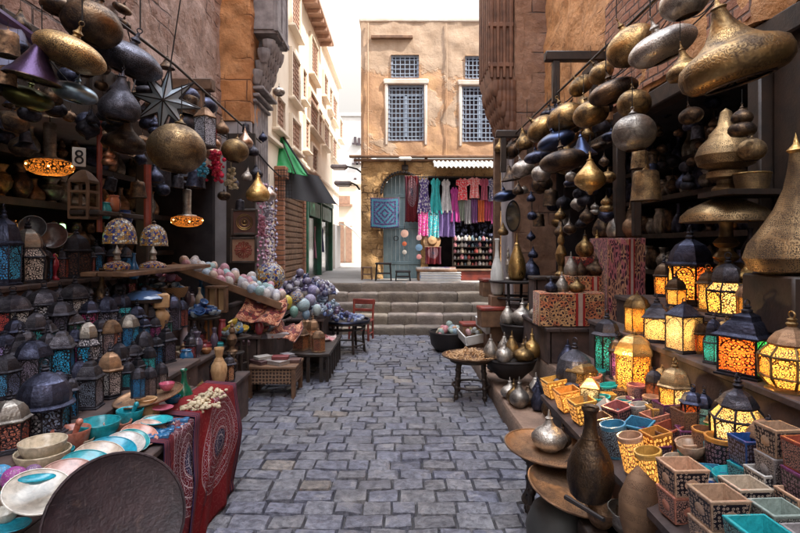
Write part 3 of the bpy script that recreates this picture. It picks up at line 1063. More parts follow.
for (a, b_, c, d) in (WIN[1], WIN[3]):
    m.box((fx(a - 1.6), FY - .005, fz((c + d) / 2)), (.07, .06, (d - c) * .0221 + .2), ch=.02)
    m.box((fx((a + b_) / 2), FY - .02, fz(c - 3)), ((b_ - a) * .0221 + .2, .07, .12), ch=.02)
    m.box((fx(b_ + 1.6), FY - .005, fz((c + d) / 2)), (.07, .06, (d - c) * .0221 + .2), ch=.02)
kid(m, 'window_surround', MT['limewash'], cb)
for (a, b_, c, d) in WIN:
    wx, wz, ww, wh = fx((a + b_) / 2), fz((c + d) / 2), (b_ - a) * .02212, (d - c) * .02212
    m = MB()
    T = .045
    for sx in (-1, 1):
        m.box((wx + sx * (ww / 2 - T / 2), FY + .06, wz), (T, .06, wh))
    for sz in (-1, 1):
        m.box((wx, FY + .06, wz + sz * (wh / 2 - T / 2)), (ww - 2 * T, .058, T))
    if wh > .8:
        m.box((wx, FY + .05, wz - .05), (T, .05, wh - .3))
        m.box((wx, FY + .05, wz + wh * .32), (ww - 2 * T, .05, T * .8))
        m.box((wx, FY + .05, wz - wh * .1), (ww - 2 * T, .045, T * .6))
    fr = m.build('window', MT['blueframe'], cb)
    fr.location = -Vector(cb.location)
    m = MB()
    nx = 6 if wh < .8 else 9
    nz_ = 5 if wh < .8 else 12
    for k in range(1, nx):
        m.box((wx - ww / 2 + ww * k / nx, FY + .025, wz), (.016, .016, wh))
    for k in range(1, nz_):
        m.box((wx, FY + .027, wz - wh / 2 + wh * k / nz_), (ww, .016, .016))
    m.build('grille', MT['blueframe'], fr)
    m = MB()
    m.box((wx, FY + .12, wz), (ww, .02, wh))
    m.build('pane', MT['pane'], fr)
dr = MB()
for k in range(9):
    x0 = fx(383) + (fx(421) - fx(383)) * k / 9
    x1 = x0 + (fx(421) - fx(383)) / 9 - .0015
    xm = (x0 + x1) / 2 - fx(402)
    zt = fz(193) + math.sqrt(max(0, .45 ** 2 - xm ** 2))
    dr.box(((x0 + x1) / 2, FY + .2, (zt + .8) / 2), (x1 - x0, .05, zt - .8), ch=.003)
for zq in (1.2, 2.0, 2.7):
    dr.box((fx(402), FY + .165, zq), (.8, .02, .07), ch=.006)
door = dr.build('door', MT['bluegrey'], cb)
door.location = -Vector(cb.location)
m = MB()
m.ring((fx(396), FY + .12, 1.75), .05, .008, axis='Y')
m.build('handle', MT['iron'], door)
m = MB()
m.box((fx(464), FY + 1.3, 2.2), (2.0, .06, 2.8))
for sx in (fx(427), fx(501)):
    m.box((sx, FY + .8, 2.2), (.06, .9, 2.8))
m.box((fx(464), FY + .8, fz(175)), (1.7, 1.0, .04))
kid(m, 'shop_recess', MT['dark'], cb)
m = MB()
def awn(u, v):
    x = fx(433) + (3.0 - fx(433)) * u
    return (x, FY - .03 - .5 * v, fz(161.5) - .16 * v + .02 * math.sin(u * 150) - (.05 * max(0, v - .8) * 5))
m.grid(awn, 150, 10, .012)
aw = kid(m, 'awning', plain('faded_awning', (.42, .41, .39), (.30, .28, .26), .7), cb)

# wall lamps on the corner of the house
def wall_lamp(y, z_, x, reach, label):
    o = tag(empty('street_lamp', (x, y, z_)), label, 'lamp')
    m = MB()
    m.tube([(0, 0, 0), (-reach * .35, -.02, .10), (-reach * .75, -.03, .14), (-reach, -.03, .16)], .022, 6)
    m.build('arm', MT['iron'], o)
    m = MB()
    m.box((-reach - .18, -.03, .15), (.40, .2, .10), ch=.03)
    m.build('lamp_head', MT['greywood'], o)
    m = MB()
    m.box((-reach - .18, -.03, .09), (.30, .15, .03), ch=.01)
    m.build('diffuser', MT['white'], o)
    return o
wall_lamp(13.0, 3.35, -.92, .38, 'upper grey street lamp on a curved arm at the ochre house corner')
wall_lamp(12.2, 2.86, -.92, .20, 'lower grey street lamp on a short arm at the ochre house corner')
dl = tag(empty('door_lamp', (fx(405), FY - .05, fz(165))), 'small white lamp on an iron bracket over the arched blue door', 'lamp')
m = MB()
m.tube([(0, .05, -.1), (0, 0, 0), (0, -.1, .06)], .02, 6)
m.box((0, .02, -.06), (.14, .04, .12), ch=.01)
m.build('bracket', MT['iron'], dl)
m = MB()
m.box((0, -.1, .11), (.28, .16, .07), ch=.02)
m.build('lamp_head', MT['white'], dl)

# ------------------------------------------------------------------ cream block down the lane
LB = -2.15
ab = tag(empty('apartment_building', (LB, 14, .85)), 'sunlit cream apartment block with brown shuttered windows down the lane', 'building')
m = MB()
m.box((LB - 2.5, 13.52, 3.95), (5, 10.36, 6.3))
m.box((LB + .04, 13.52, 3.35), (.08, 10.3, .07), ch=.01)
m.box((LB + .05, 15.6, 5.0), (.06, 6.2, .05), ch=.01)
kid(m, 'wall', MT['cream'], ab)
m = MB()
m.box((LB + .12, 12.9, 7.0), (.5, 3.0, .10), ch=.02)
for k in range(6):
    m.box((LB + .2, 11.6 + k * .5, 6.9), (.3, .06, .09))
kid(m, 'eaves', MT['shutter'], ab)
m = MB()
m.box((LB + .05, 16.6, 7.12), (.16, 4.2, .12), ch=.02)
kid(m, 'cornice', MT['cream'], ab)
for (a, b_, c, d) in [(289, 298, -12, 32), (289, 297.5, 57, 101), (273, 282, 98, 130), (289, 298, 121, 150), (308, 316, 96, 130), (309, 316, 42, 78), (310, 315.5, 147, 172),
                      (322, 327, 121, 147), (322, 326, 76, 98), (331, 335.5, 98, 122), (331, 335, 138, 159), (300, 304, 70, 100), (303, 307, 120, 150), (316.5, 320, 110, 138), (327.5, 330.5, 88, 110), (338, 341, 120, 140)]:
    ya, yb = at(a, 0, X=LB).y, at(b_, 0, X=LB).y
    ym = (ya + yb) / 2
    z1, z0 = EYE + (CY - c) / F * ym, EYE + (CY - d) / F * ym
    wd, hh, zc = yb - ya, z1 - z0, (z0 + z1) / 2
    m = MB()
    for s_ in (-1, 1):
        m.box((LB + .03, ym + s_ * wd / 2, zc), (.08, .06, hh + .1))
        m.box((LB + .035, ym, zc + s_ * hh / 2), (.09, wd - .06, .06))
    m.box((LB + .06, ym, z0 - .06), (.16, wd + .14, .05), ch=.01)
    fr = m.build('window', MT['cream'], ab)
    fr.location = -Vector(ab.location)
    m = MB()
    for s_ in (-1, 1):
        m.box((LB + .012, ym + s_ * wd / 4, zc), (.03, wd / 2 - .04, hh - .05))
        for q in range(int(hh / .09)):
            m.box((LB + .033, ym + s_ * wd / 4, z0 + .06 + q * .09), (.014, wd / 2 - .1, .045))
    m.build('shutter', MT['shutter'], fr)
# ground floor shops of the block
m = MB()
for k in range(17):
    m.box((LB + .10, 10.2, .95 + k * .105), (.05, 1.9, .095), ch=.02)
sh = kid(m, 'roller_shutter', MT['wood'], ab)
m = MB()
m.box((LB + .08, 11.25, 1.9), (.16, .16, 2.1), ch=.01)
m.box((LB + .08, 9.2, 1.9), (.16, .12, 2.1), ch=.01)
m.box((LB + .1, 10.2, 2.85), (.2, 2.2, .2), ch=.01)
kid(m, 'pier', MT['brick'], ab)
m = MB()
for yy in (11.5, 13.4, 15.6):
    m.box((LB + .12, yy, 1.75), (.12, .14, 1.8), ch=.01)
m.box((LB + .12, 13.55, 2.72), (.14, 4.4, .12), ch=.01)
kid(m, 'shop_front', MT['green_paint'], ab)
m = MB()
m.box((LB + .06, 13.5, 1.75), (.03, 4.2, 1.8))
kid(m, 'shop_window', MT['glass'], ab)
for yy, wd in ((12.4, 1.5), (14.4, 1.7)):
    m = MB()
    m.box((LB + .16, yy, 2.42), (.05, wd, .34), ch=.01)
    kid(m, 'sign_board', MT['green_paint'], ab)
m = MB()
for k in range(4):
    m.grid(lambda u, v, k=k: (LB + .12 + .22 * v, 11.4 + 1.8 * k * .6 + u * 1.1, 3.0 - .25 * v + .03 * math.sin(u * 9 + k)), 10, 3, .01)
kid(m, 'valance', MT['paint_tint'], ab, col=(.55, .30, .36))
m = MB()
m.grid(lambda u, v: (LB + .1 + .75 * v, 17.3 + 1.6 * u, 2.3 - .5 * v * v), 8, 6, .02)
m.box((LB + .06, 17.6, 1.55), (.08, 1.5, 1.4))
kid(m, 'grey_canopy', MT['greybuild'], ab)

tp = tag(empty('green_tarpaulin', (-2.1, 9.3, 3.2)), 'bright green tarpaulin stretched over the lane beside the grey boards', 'tarpaulin')
A_, B_, C_ = Vector((-2.30, 9.28, 2.93)), Vector((-1.60, 9.3, 2.80)), Vector((-2.42, 9.75, 4.0))
def tarp(u, v):
    p = A_.lerp(B_, u).lerp(C_.lerp(B_ + Vector((-.04, .1, .05)), u), v)
    return p + Vector((0, -.05, -.07)) * (math.sin(PI * v) * (1 - u)) + Vector((0, .012 * math.sin(u * 22 + v * 9), 0))
m = MB()
m.grid(tarp, 16, 12, .008)
kid(m, 'sheet', MT['green_tarp'], tp)
m = MB()
m.tube([C_ + Vector((0, -.02, .02)), B_ + Vector((0, -.02, .02))], .018, 6)
m.tube([C_.lerp(B_, .45) + Vector((-.05, -.06, 0)), A_.lerp(B_, .7) + Vector((0, -.04, 0))], .012, 5)
kid(m, 'rope_edge', MT['cord'], tp)
m = MB()
q0, q1, q2, q3 = at(279, 164, Y=9.35), at(318, 176, Y=9.7), at(336, 204, Y=9.9), at(281, 196, Y=9.25)
m.grid(lambda u, v: tuple(q0.lerp(q1, u).lerp(q3.lerp(q2, u), v) + Vector((0, .03 * math.sin(u * 14), -.03 * math.sin(PI * u)))), 20, 8, .01)
ba = tag(m.build('black_awning', MT['black_tarp']), 'black cloth awning sagging below the green tarpaulin', 'awning')
m = MB()
for k in range(6):
    m.box((-2.05 + k * .045, 9.0, 2.63), (.008, .008, .5))
for k in range(8):
    m.box((-1.93, 9.0, 2.4 + k * .06), (.24, .007, .007))
tag(m.build('wire_grid', MT['iron']), 'black wire display grid hanging at the corner under the green tarpaulin', 'display grid')

# farther houses
def far_house(x0, x1, y0, y1, h, mt, label, wins, wmat='pane'):
    o = tag(empty('far_house', ((x0 + x1) / 2, y0, .85)), label, 'building')
    m = MB()
    m.box(((x0 + x1) / 2, (y0 + y1) / 2, .8 + h / 2), (x1 - x0, y1 - y0, h))
    kid(m, 'wall', MT[mt], o)
    m = MB()
    m.box(((x0 + x1) / 2, (y0 + y1) / 2, .82 + h + .1), (x1 - x0 + .2, y1 - y0 + .2, .2), ch=.04)
    kid(m, 'parapet', MT[mt], o)
    for (a, b_, c, d) in wins:
        p, q = at(a, d, Y=y0), at(b_, c, Y=y0)
        m = MB()
        m.box(((p.x + q.x) / 2, y0 - .02, (p.z + q.z) / 2), (q.x - p.x, .08, q.z - p.z))
        m.box(((p.x + q.x) / 2, y0 - .05, p.z - .06), (q.x - p.x + .2, .2, .08))
        kid(m, 'window', MT[wmat], o)
    return o
far_house(-3.6, -1.6, 30, 36, 8.0, 'greybuild', 'pale grey high house far down the lane beyond the cream block', [(354, 356.5, 137, 143), (358, 360.5, 138, 144), (354, 356.5, 156, 163), (358, 360, 157, 163), (354, 356.5, 178, 185), (354, 356.5, 203, 210), (358, 360, 203, 210)])
far_house(-4.5, -1.75, 22.5, 27, 3.3, 'cream', 'low cream shop house at the far end of the lane', [(338, 344, 222, 262), (346, 352, 226, 262), (338, 350, 196, 204)], 'shutter')
far_house(-2.0, 2.0, 40, 44, 6.0, 'greybuild', 'distant dull grey house seen between the low shop and the ochre corner', [(352, 356, 225, 250)])

# ------------------------------------------------------------------ clothes and wares at the ochre house
def garment(w_, h_, style, seed):
    """hanging cloth with folds: 0 sheet, 1 dress, 2 tunic with sleeves"""
    rr = random.Random(seed)
    ph = rr.uniform(0, 6)
    def fn(u, v):
        s_ = u - .5
        if style == 1:
            wd = (.5 if v < .04 else .85 if v < .16 else .68 if v < .36 else .68 + .55 * (v - .36) / .64)
        elif style == 2:
            wd = (.5 if v < .04 else 1.0 if v < .34 else .62 + .22 * (v - .34))
        else:
            wd = 1 - .06 * math.sin(v * 3)
        neck = (.09 * max(0, 1 - abs(s_) * 5) if v < .05 and style else 0)
        if style == 3:
            return (s_ * w_, .012 * math.sin(s_ * 5 + ph) * v, -v * h_ - .012 * math.cos(s_ * 6))
        return (s_ * wd * w_, .022 * math.sin(s_ * 15 + ph + v * 2) * (.3 + v) + .012 * math.sin(s_ * 34 + ph), -v * h_ - neck * h_ - (.02 * abs(s_) if style else .008 * math.sin(s_ * 20)))
    m = MB()
    m.grid(fn, 22, 26, .006)
    return m


def cloth_print(name, dots):
    t = NT(name)
    uv = t.coord('UV', (8, 12, 1))
    c = t.tint()
    e = t.vor(uv, 1.0, 'F1', .9, dim='2D')
    mk = t.ramp(e, .38, .3) if dots else t.ramp(t.m_('SINE', t.m_('MULTIPLY', e, 16)), .1, .4)
    alt = t.mix(.6, c, (.8, .75, .72)) if dots else t.mix(1, c, (.3, .2, .5), 'MULTIPLY')
    c = t.mix(1.0, c, (1.3, 1.3, 1.3), 'MULTIPLY')
    return t.pbr(t.mix(mk, c, alt), .85, 0, t.bump(t.noise(t.coord(), 90, 2), .3, .002), sheen=.2)
MT['cloth_dots'] = cloth_print('flower_print_cloth', 1)
MT['cloth_swirl'] = cloth_print('swirl_print_cloth', 0)
TINTMATS |= {'flower_print_cloth', 'swirl_print_cloth'}


t = NT('medallion_cloth')
sp_ = t.n('SeparateXYZ', {0: t.coord('UV')})
ax = t.m_('ABSOLUTE', t.m_('SUBTRACT', sp_.outputs[0], .5))
ay = t.m_('ABSOLUTE', t.m_('SUBTRACT', sp_.outputs[1], .5))
ch_ = t.m_('MAXIMUM', ax, ay)
dm = t.m_('ADD', ax, ay)
ringm = t.ramp(t.m_('SINE', t.m_('MULTIPLY', ch_, 48)), -.2, .2)
star = t.ramp(t.m_('SINE', t.m_('MULTIPLY', dm, 36)), -.2, .2)
inner = t.ramp(ch_, .33, .31)
msk = t.m_('ADD', t.m_('MULTIPLY', star, inner), t.m_('MULTIPLY', ringm, t.m_('SUBTRACT', 1.0, inner)))
vv = t.ramp(t.vor(t.coord('UV', (16, 16, 1)), 1.0, 'F1', .6, dim='2D'), .42, .3)
b = t.mix(msk, (.02, .03, .10), (.03, .26, .32))
b = t.mix(t.m_('MULTIPLY', vv, .7), b, (.16, .10, .26))
MT['medallion'] = t.pbr(b, .85, 0, t.bump(t.noise(t.coord(), 90, 2), .3, .002), sheen=.2)
def hang_cloth(name, cat, px0, px1, py0, py1, style, mt, col, label, group=None, Y=11.6):
    p = at((px0 + px1) / 2, py0, Y=Y)
    w_, h_ = (px1 - px0) / F * Y, (py1 - py0) / F * Y
    o = tag(empty(name, p), label, cat, group)
    garment(w_, h_, style, px0).build('cloth', MT[mt], o, col=col, sharp=180)
    m = MB()
    if style in (1, 2):
        m.tube([(-w_ * .22, 0, -.02), (0, 0, .03), (w_ * .22, 0, -.02)], .006, 5)
        m.tube([(0, 0, .03), (0, .02, .07), (.02, .02, .09)], .005, 5)
        m.build('hanger', MT['iron'], o)
    else:
        m.tube([(-w_ * .52, 0, .0), (w_ * .52, 0, .0)], .009, 5)
        m.build('rod', MT['wood'], o)
    return o
hang_cloth('wall_hanging', 'wall hanging', 370.5, 399, 198, 228, 3, 'medallion', None, 'square teal and navy patterned cloth hung beside the blue door', Y=11.62)
hang_cloth('carpet', 'carpet', 405, 419, 176, 222, 0, 'carpet', None, 'narrow maroon patterned carpet hung down the blue door', Y=11.7)
hang_cloth('dress', 'dress', 418.5, 430, 178, 213, 1, 'cloth_dots', (.045, .02, .12), 'long navy purple dress on a hanger beside the maroon carpet')
hang_cloth('dress', 'dress', 430, 441, 178, 214, 1, 'cloth_tint', (.02, .42, .42), 'long turquoise dress in the upper row between navy and white ones')
hang_cloth('dress', 'dress', 441, 451, 179, 213, 1, 'cloth_tint', (.60, .58, .58), 'long white dress in the upper row next to the turquoise one')
hang_cloth('dress', 'dress', 450, 459, 187, 222, 1, 'cloth_tint', (.50, .03, .28), 'long magenta dress hanging lower than the white dress')
hang_cloth('tunic', 'tunic', 456, 469, 178, 200, 2, 'cloth_dots', (.62, .03, .05), 'bright red flowered tunic on a hanger under the corrugated awning')
hang_cloth('tunic', 'tunic', 468, 481, 177, 198, 2, 'cloth_dots', (.60, .14, .14), 'red and white flowered tunic beside the bright red one')
hang_cloth('tunic', 'tunic', 479.5, 489, 178, 200, 2, 'cloth_tint', (.45, .08, .14), 'dusky rose tunic between the red floral and navy ones')
hang_cloth('tunic', 'tunic', 487, 499, 178, 201, 2, 'cloth_dots', (.07, .07, .16), 'navy and white spotted tunic at the end of the rail')
hang_cloth('shawl', 'shawl', 418, 428, 212, 236, 0, 'cloth_dots', (.60, .02, .24), 'hot pink printed shawl under the navy dress')
hang_cloth('shawl', 'shawl', 428, 439, 213, 238, 0, 'cloth_dots', (.02, .38, .42), 'turquoise printed shawl between the pink and purple ones')
hang_cloth('shawl', 'shawl', 438.5, 455, 211, 237, 0, 'cloth_swirl', (.14, .09, .24), 'wide violet grey patterned shawl under the white dress')
for i, (c, nm) in enumerate([((.20, .24, .18), 'sage green'), ((.34, .33, .34), 'pale grey'), ((.16, .04, .18), 'plum'), ((.62, .12, .02), 'orange'), ((.42, .03, .12), 'crimson'), ((.38, .04, .20), 'raspberry')]):
    hang_cloth('scarf', 'scarf', 458 + i * 6.6, 464.6 + i * 6.6, 199 + (i % 2), 221 + (i * 7) % 4, 0, 'cloth_tint', c, nm + ' scarf in the lower rail of scarves under the tunics', 'scarves on the lower rail', Y=11.66)
hang_cloth('dress', 'dress', 310, 316, 224, 258, 1, 'cloth_tint', (.55, .2, .3), 'pink dress hanging outside the green shop front down the lane', Y=13.0)
hang_cloth('dress', 'dress', 315, 321, 226, 256, 1, 'cloth_tint', (.6, .58, .56), 'white dress hanging outside the green shop front down the lane', Y=13.6)
hang_cloth('dress', 'dress', 319, 324, 228, 252, 1, 'cloth_tint', (.12, .12, .3), 'indigo dress hanging outside the green shop front down the lane', Y=14.2)
m = MB()
m.tube([at(417, 177, Y=11.6), at(500, 177, Y=11.6)], .012, 6)
tag(m.build('clothes_rail', MT['iron']), 'iron rail carrying dresses and tunics under the awning', 'rail')
m = MB()
m.tube([at(455, 199, Y=11.66), at(500, 199, Y=11.66)], .01, 6)
tag(m.build('scarf_rail', MT['iron']), 'lower iron rail carrying the row of scarves', 'rail')

# goods below the clothes
ht = tag(empty('straw_hat', at(432, 241, Y=11.62), (R(80), 0, 0)), 'round straw hat hanging below the turquoise shawl', 'hat')
m = MB()
m.lathe([(.19, 0), (.11, .015), (.10, .05), (.085, .10), (0, .12)], 20)
m.build('brim', MT['wood_pale'], ht)
m = MB()
m.lathe([(.108, .02), (.106, .05)], 20)
m.build('band', MT['wood_red'], ht)
hang_cloth('blanket', 'blanket', 425, 441, 247, 264, 0, 'carpet', None, 'folded dark patterned blanket on show under the straw hat', Y=11.5)
def talisman(px, py, cols, label):
    o = tag(empty('talisman', at(px, py, Y=11.5)), label, 'talisman')
    m = MB()
    m.tube([(0, 0, .1), (0, 0, -.62)], .006, 5)
    m.build('cord', MT['cord'], o)
    for k, (c, r_, dz) in enumerate(cols):
        m = MB()
        m.lathe([(0, -.02), (r_, -.015), (r_, .015), (0, .02)], 14)
        q = m.build('disc', MT['paint_tint'], o, col=c)
        q.location, q.rotation_euler = (0, 0, dz), (R(90), 0, 0)
    return o
talisman(404.5, 228, [((.62, .38, .30), .085, -.12), ((.50, .12, .05), .05, -.34), ((.5, .45, .4), .05, -.52)], 'pink and orange talisman discs on a long cord down the blue door')
talisman(419, 240, [((.55, .35, .36), .06, .05), ((.12, .22, .34), .075, -.16), ((.5, .2, .2), .055, -.36)], 'pink blue and red talisman discs hanging at the door jamb')
def sheet_table(px0, px1, py, Y, h, name, mt, label):
    a, b_ = at(px0, py, Y=Y), at(px1, py, Y=Y)
    o = tag(empty(name, ((a.x + b_.x) / 2, Y, .85)), label, 'table')
    m = MB()
    m.box((0, 0, a.z - .85), (b_.x - a.x, .5, .05), ch=.01)
    m.build('tabletop', MT[mt], o)
    for sx in (-1, 1):
        for sy in (-1, 1):
            m = MB()
            m.box((sx * ((b_.x - a.x) / 2 - .05), sy * .2, (a.z - .85 - .025) / 2), (.05, .05, a.z - .85 - .025))
            m.build('leg', MT[mt], o)
    return o
sheet_table(416, 456, 270, 11.35, .2, 'display_table', 'wood', 'low wooden table with books outside the dress shop')
cn = tag(empty('counter', (fx(474), 11.45, .85)), 'brown wooden counter under the stacked ware shelves', 'counter')
m = MB()
m.box((0, 0, .10), (.86, .4, .2), ch=.01)
m.build('front', MT['wood_red'], cn)
m = MB()
m.box((0, 0, .215), (.92, .46, .03), ch=.01)
m.build('top', MT['wood'], cn)
rk = tag(empty('ware_rack', (fx(472), 11.75, .85)), 'rack of small white and red wares inside the shop mouth', 'rack')
m = MB()
for k in range(5):
    m.box((0, 0, .30 + k * .135), (.86, .24, .012))
for sx in (-1, 1):
    m.box((sx * .44, 0, .45), (.02, .24, .9))
m.build('shelf', MT['wood_dark'], rk)
WC = [(.62, .58, .52), (.55, .12, .10), (.60, .25, .28), (.5, .42, .32), (.62, .60, .60), (.20, .30, .36)]
WN = ['white', 'red', 'pink', 'sandy', 'pale', 'blue grey']
@kind('ware', 'trinket_jar', 'jar')
def _():
    o = empty('trinket_jar')
    m = MB()
    m.lathe([(0, 0), (.32, 0), (.42, .3), (.36, .62), (.2, .74)], 10)
    m.build('body', MT['ceramic'], o)
    m = MB()
    m.lathe([(.24, .74), (.2, .9), (.06, .95), (0, 1)], 10)
    m.build('lid', MT['ceramic'], o)
    return o
for k in range(5):
    for j in range(11):
        i = rnd.randrange(6)
        put('ware', (fx(472) - .39 + j * .078, 11.72 + rnd.uniform(-.03, .01), .85 + .306 + k * .135), rnd.choice([.06, .08, .10, .12]),
            WN[i] + ' lidded jar on the ware rack inside the dress shop', WN[i] + ' jars on the ware rack', col=WC[i])
@kind('book', 'book', 'book')
def _():
    o = empty('book')
    m = MB()
    m.box((0, 0, .085), (.96, .68, .14))
    m.build('pages', MT['white'], o)
    m = MB()
    m.box((0, 0, .005), (1, .72, .02))
    m.box((0, 0, .165), (1, .72, .02))
    m.box((-.495, 0, .085), (.02, .72, .15))
    m.build('cover', MT['paint_tint'], o)
    return o
for i, (px, c, nm) in enumerate([(421, (.6, .58, .55), 'white'), (427, (.12, .18, .42), 'blue'), (433, (.62, .6, .6), 'pale'), (439, (.45, .42, .5), 'lilac'), (445, (.15, .12, .3), 'indigo'), (451, (.55, .3, .25), 'brick red')]):
    p = at(px, 269, Y=11.3)
    put('book', (p.x, 11.3, at(430, 270, Y=11.35).z + .025), .2, nm + ' book lying on the low table outside the dress shop', col=c, rot=(0, 0, rnd.uniform(-.2, .2)))
for i, (c, nm) in enumerate([((.62, .6, .58), 'white'), ((.2, .3, .5), 'blue'), ((.62, .6, .58), 'cream')]):
    put('book', (fx(438), 11.1, .86 + i * .056), (.85, .34, .34), nm + ' flat pack in the stack on the paving before the low table', col=c)
m = MB()
for k in range(170):
    x, z_ = rnd.uniform(fx(455), fx(499)), rnd.uniform(fz(246), fz(223))
    m.lathe([(.02, -.04), (.045, 0), (.015, .05)], 6, (x, 11.75 + rnd.uniform(-.05, .1), z_))
tag(m.build('hanging_trinkets', MT['pewter']), 'mass of dark dangling trinkets in the shop mouth under the scarves', 'trinkets', kind='stuff')
for i in range(8):
    pass
def stool(px, py, Y, h_px, mt, label, rad=.15):
    p = at(px, py, Y=Y)
    h = h_px / F * Y
    o = tag(empty('stool', p), label, 'stool')
    m = MB()
    m.box((0, 0, h - .02), (rad * 2, rad * 2, .035), ch=.01)
    m.build('seat', MT[mt], o)
    for sx in (-1, 1):
        for sy in (-1, 1):
            m = MB()
            m.tube([(sx * rad * .95, sy * rad * .95, 0), (sx * rad * .82, sy * rad * .82, h - .03)], .016, 6)
            m.build('leg', MT[mt], o)
    for sx in (-1, 1):
        m = MB()
        m.tube([(sx * rad * .9, -rad * .9, h * .4), (sx * rad * .9, rad * .9, h * .4)], .011, 5)
        m.build('stretcher', MT[mt], o)
        m = MB()
        m.tube([(-rad * .9, sx * rad * .9, h * .4), (rad * .9, sx * rad * .9, h * .4)], .011, 5)
        m.build('stretcher', MT[mt], o)
    return o
stool(367, 279.5, 11.4, 13, 'wood', 'little brown wooden stool at the rubble corner of the house', .11)
stool(383.5, 280.5, 11.2, 18, 'iron', 'black iron stool standing before the blue door', .17)
stool(403, 280.5, 11.2, 10, 'iron', 'low black stool with shells before the blue door', .16)
# ------------------------------------------------------------------ kinds of lamps, lanterns and wares
def ell(rx, rz, k=14, a0=-.5, a1=.5):
    return [(rx * math.cos(PI * (a0 + (a1 - a0) * i / k)), rz * math.sin(PI * (a0 + (a1 - a0) * i / k))) for i in range(k + 1)]


SHAPES = {   # profiles of one unit width, from the open bottom up; neck, top height
    'disc': ([(.20, -.19)] + ell(.5, .235, 16, -.36, .44) + [(.07, .24)], [(.07, .235), (.05, .28), (.075, .31), (.03, .36), (.022, .42), (0, .43)], .20, -.19),
    'oval': ([(.24, -.30)] + ell(.5, .37, 16, -.34, .44) + [(.08, .375)], [(.08, .37), (.05, .42), (.07, .45), (.03, .5), (0, .56)], .24, -.30),
    'globe': ([(.22, -.40)] + ell(.5, .44, 18, -.36, .44) + [(.08, .44)], [(.08, .435), (.11, .46), (.05, .49), (.03, .53), (0, .55)], .22, -.40),
    'pear': ([(.26, -.40), (.40, -.36), (.48, -.25), (.5, -.12), (.46, .02), (.36, .16), (.24, .30), (.15, .44), (.10, .56), (.075, .66)], [(.075, .655), (.10, .68), (.05, .71), (.03, .80), (0, .86)], .26, -.40),
    'onion': ([(.22, -.26), (.42, -.22), (.5, -.10), (.48, .02), (.38, .12), (.26, .20), (.16, .29), (.10, .40), (.07, .52)], [(.07, .515), (.09, .54), (.04, .58), (.02, .68), (0, .70)], .22, -.26),
    'top': ([(.30, -.20), (.42, -.185), (.485, -.12), (.5, -.03), (.47, .06), (.39, .12), (.29, .17), (.20, .24), (.13, .33), (.085, .43), (.06, .52)], [(.06, .515), (.075, .54), (.03, .57), (0, .66)], .30, -.20),
    'gourd': ([(.20, -.52), (.40, -.49), (.49, -.36), (.5, -.24), (.43, -.10), (.30, -.02), (.28, 0), (.36, .06), (.40, .18), (.36, .32), (.24, .44), (.12, .52), (.08, .58)], [(.08, .575), (.1, .6), (.03, .66), (0, .72)], .2, -.52),
    'flare': ([(.50, -.34), (.47, -.28), (.36, -.16), (.26, 0), (.19, .14), (.12, .28), (.07, .36)], [(.07, .355), (.09, .39), (.03, .45), (0, .5)], .49, -.335),
    'bell': ([(.50, -.50), (.49, -.46), (.46, -.2), (.42, .2), (.40, .44), (.34, .5), (.12, .54)], [(.12, .535), (.1, .58), (.04, .62), (0, .68)], .49, -.49),
    'drop': ([(.0, -.62), (.06, -.6), (.10, -.52), (.30, -.42), (.47, -.25), (.5, -.1), (.42, .08), (.26, .24), (.14, .4), (.09, .5)], [(.09, .495), (.12, .52), (.05, .56), (.03, .68), (0, .74)], 0, 0),
}


def lamp_kind(shape, mt):
    key = shape + ':' + mt
    def make():
        prof, neck, ro, zo = SHAPES[shape]
        o = empty('hanging_lamp')
        m = MB()
        m.lathe(prof, 40)
        m.dent(.016, 2.6, len(key) * 1.7)
        m.dent(.004, 11, len(key))
        m.build('shade', MT[mt], o, sharp=50)
        m = MB()
        m.lathe(neck, 14)
        zt = neck[-1][1]
        m.ring((0, 0, zt + .03), .035, .009, 10, 5, 'Y')
        m.build('finial', MT[mt if mt not in ('brass_pierced', 'brass_fine') else 'brass'], o)
        if ro:
            m = MB()
            m.ring((0, 0, zo), ro, .014, 28, 6)
            m.lathe([(0, zo + .06), (ro * .98, zo + .02)], 24)
            m.build('rim', MT['bronze'], o)
        m = MB()
        m.tube([(0, 0, 0), (0, 0, .55)], .011, 5)
        c = m.build('cord', MT['cord'], o)
        c.location = (0, 0, zt + .05)
        return o
    KINDS[key] = ('hanging_lamp', make, 'hanging lamp')
    return key


def hang(shape, mt, px, py, w_, X, label, tilt=0, group=None, col=None, Y=None, cord=1.0, lean=0):
    key = shape + ':' + mt
    if key not in KINDS:
        lamp_kind(shape, mt)
    p = at(px, py, X=X, Y=Y)
    s = w_ / F * p.y
    rot = (R(lean), R(tilt), rnd.uniform(0, 6))
    E = Matrix.Rotation(R(tilt), 3, 'Y') @ Matrix.Rotation(R(lean), 3, 'X') @ Matrix.Rotation(rot[2], 3, 'Z')
    o = put(key, p, s, label, group, E.to_euler(), col)
    for ch in o.children:
        if ch.name.split('.')[0] == 'cord':
            ch.rotation_euler = E.inverted().to_euler()
            ch.scale = (1, 1, cord)
    return o


def ngon(n, r, z, rot=0):
    return [(r * math.cos(2 * PI * i / n + rot), r * math.sin(2 * PI * i / n + rot), z) for i in range(n)]


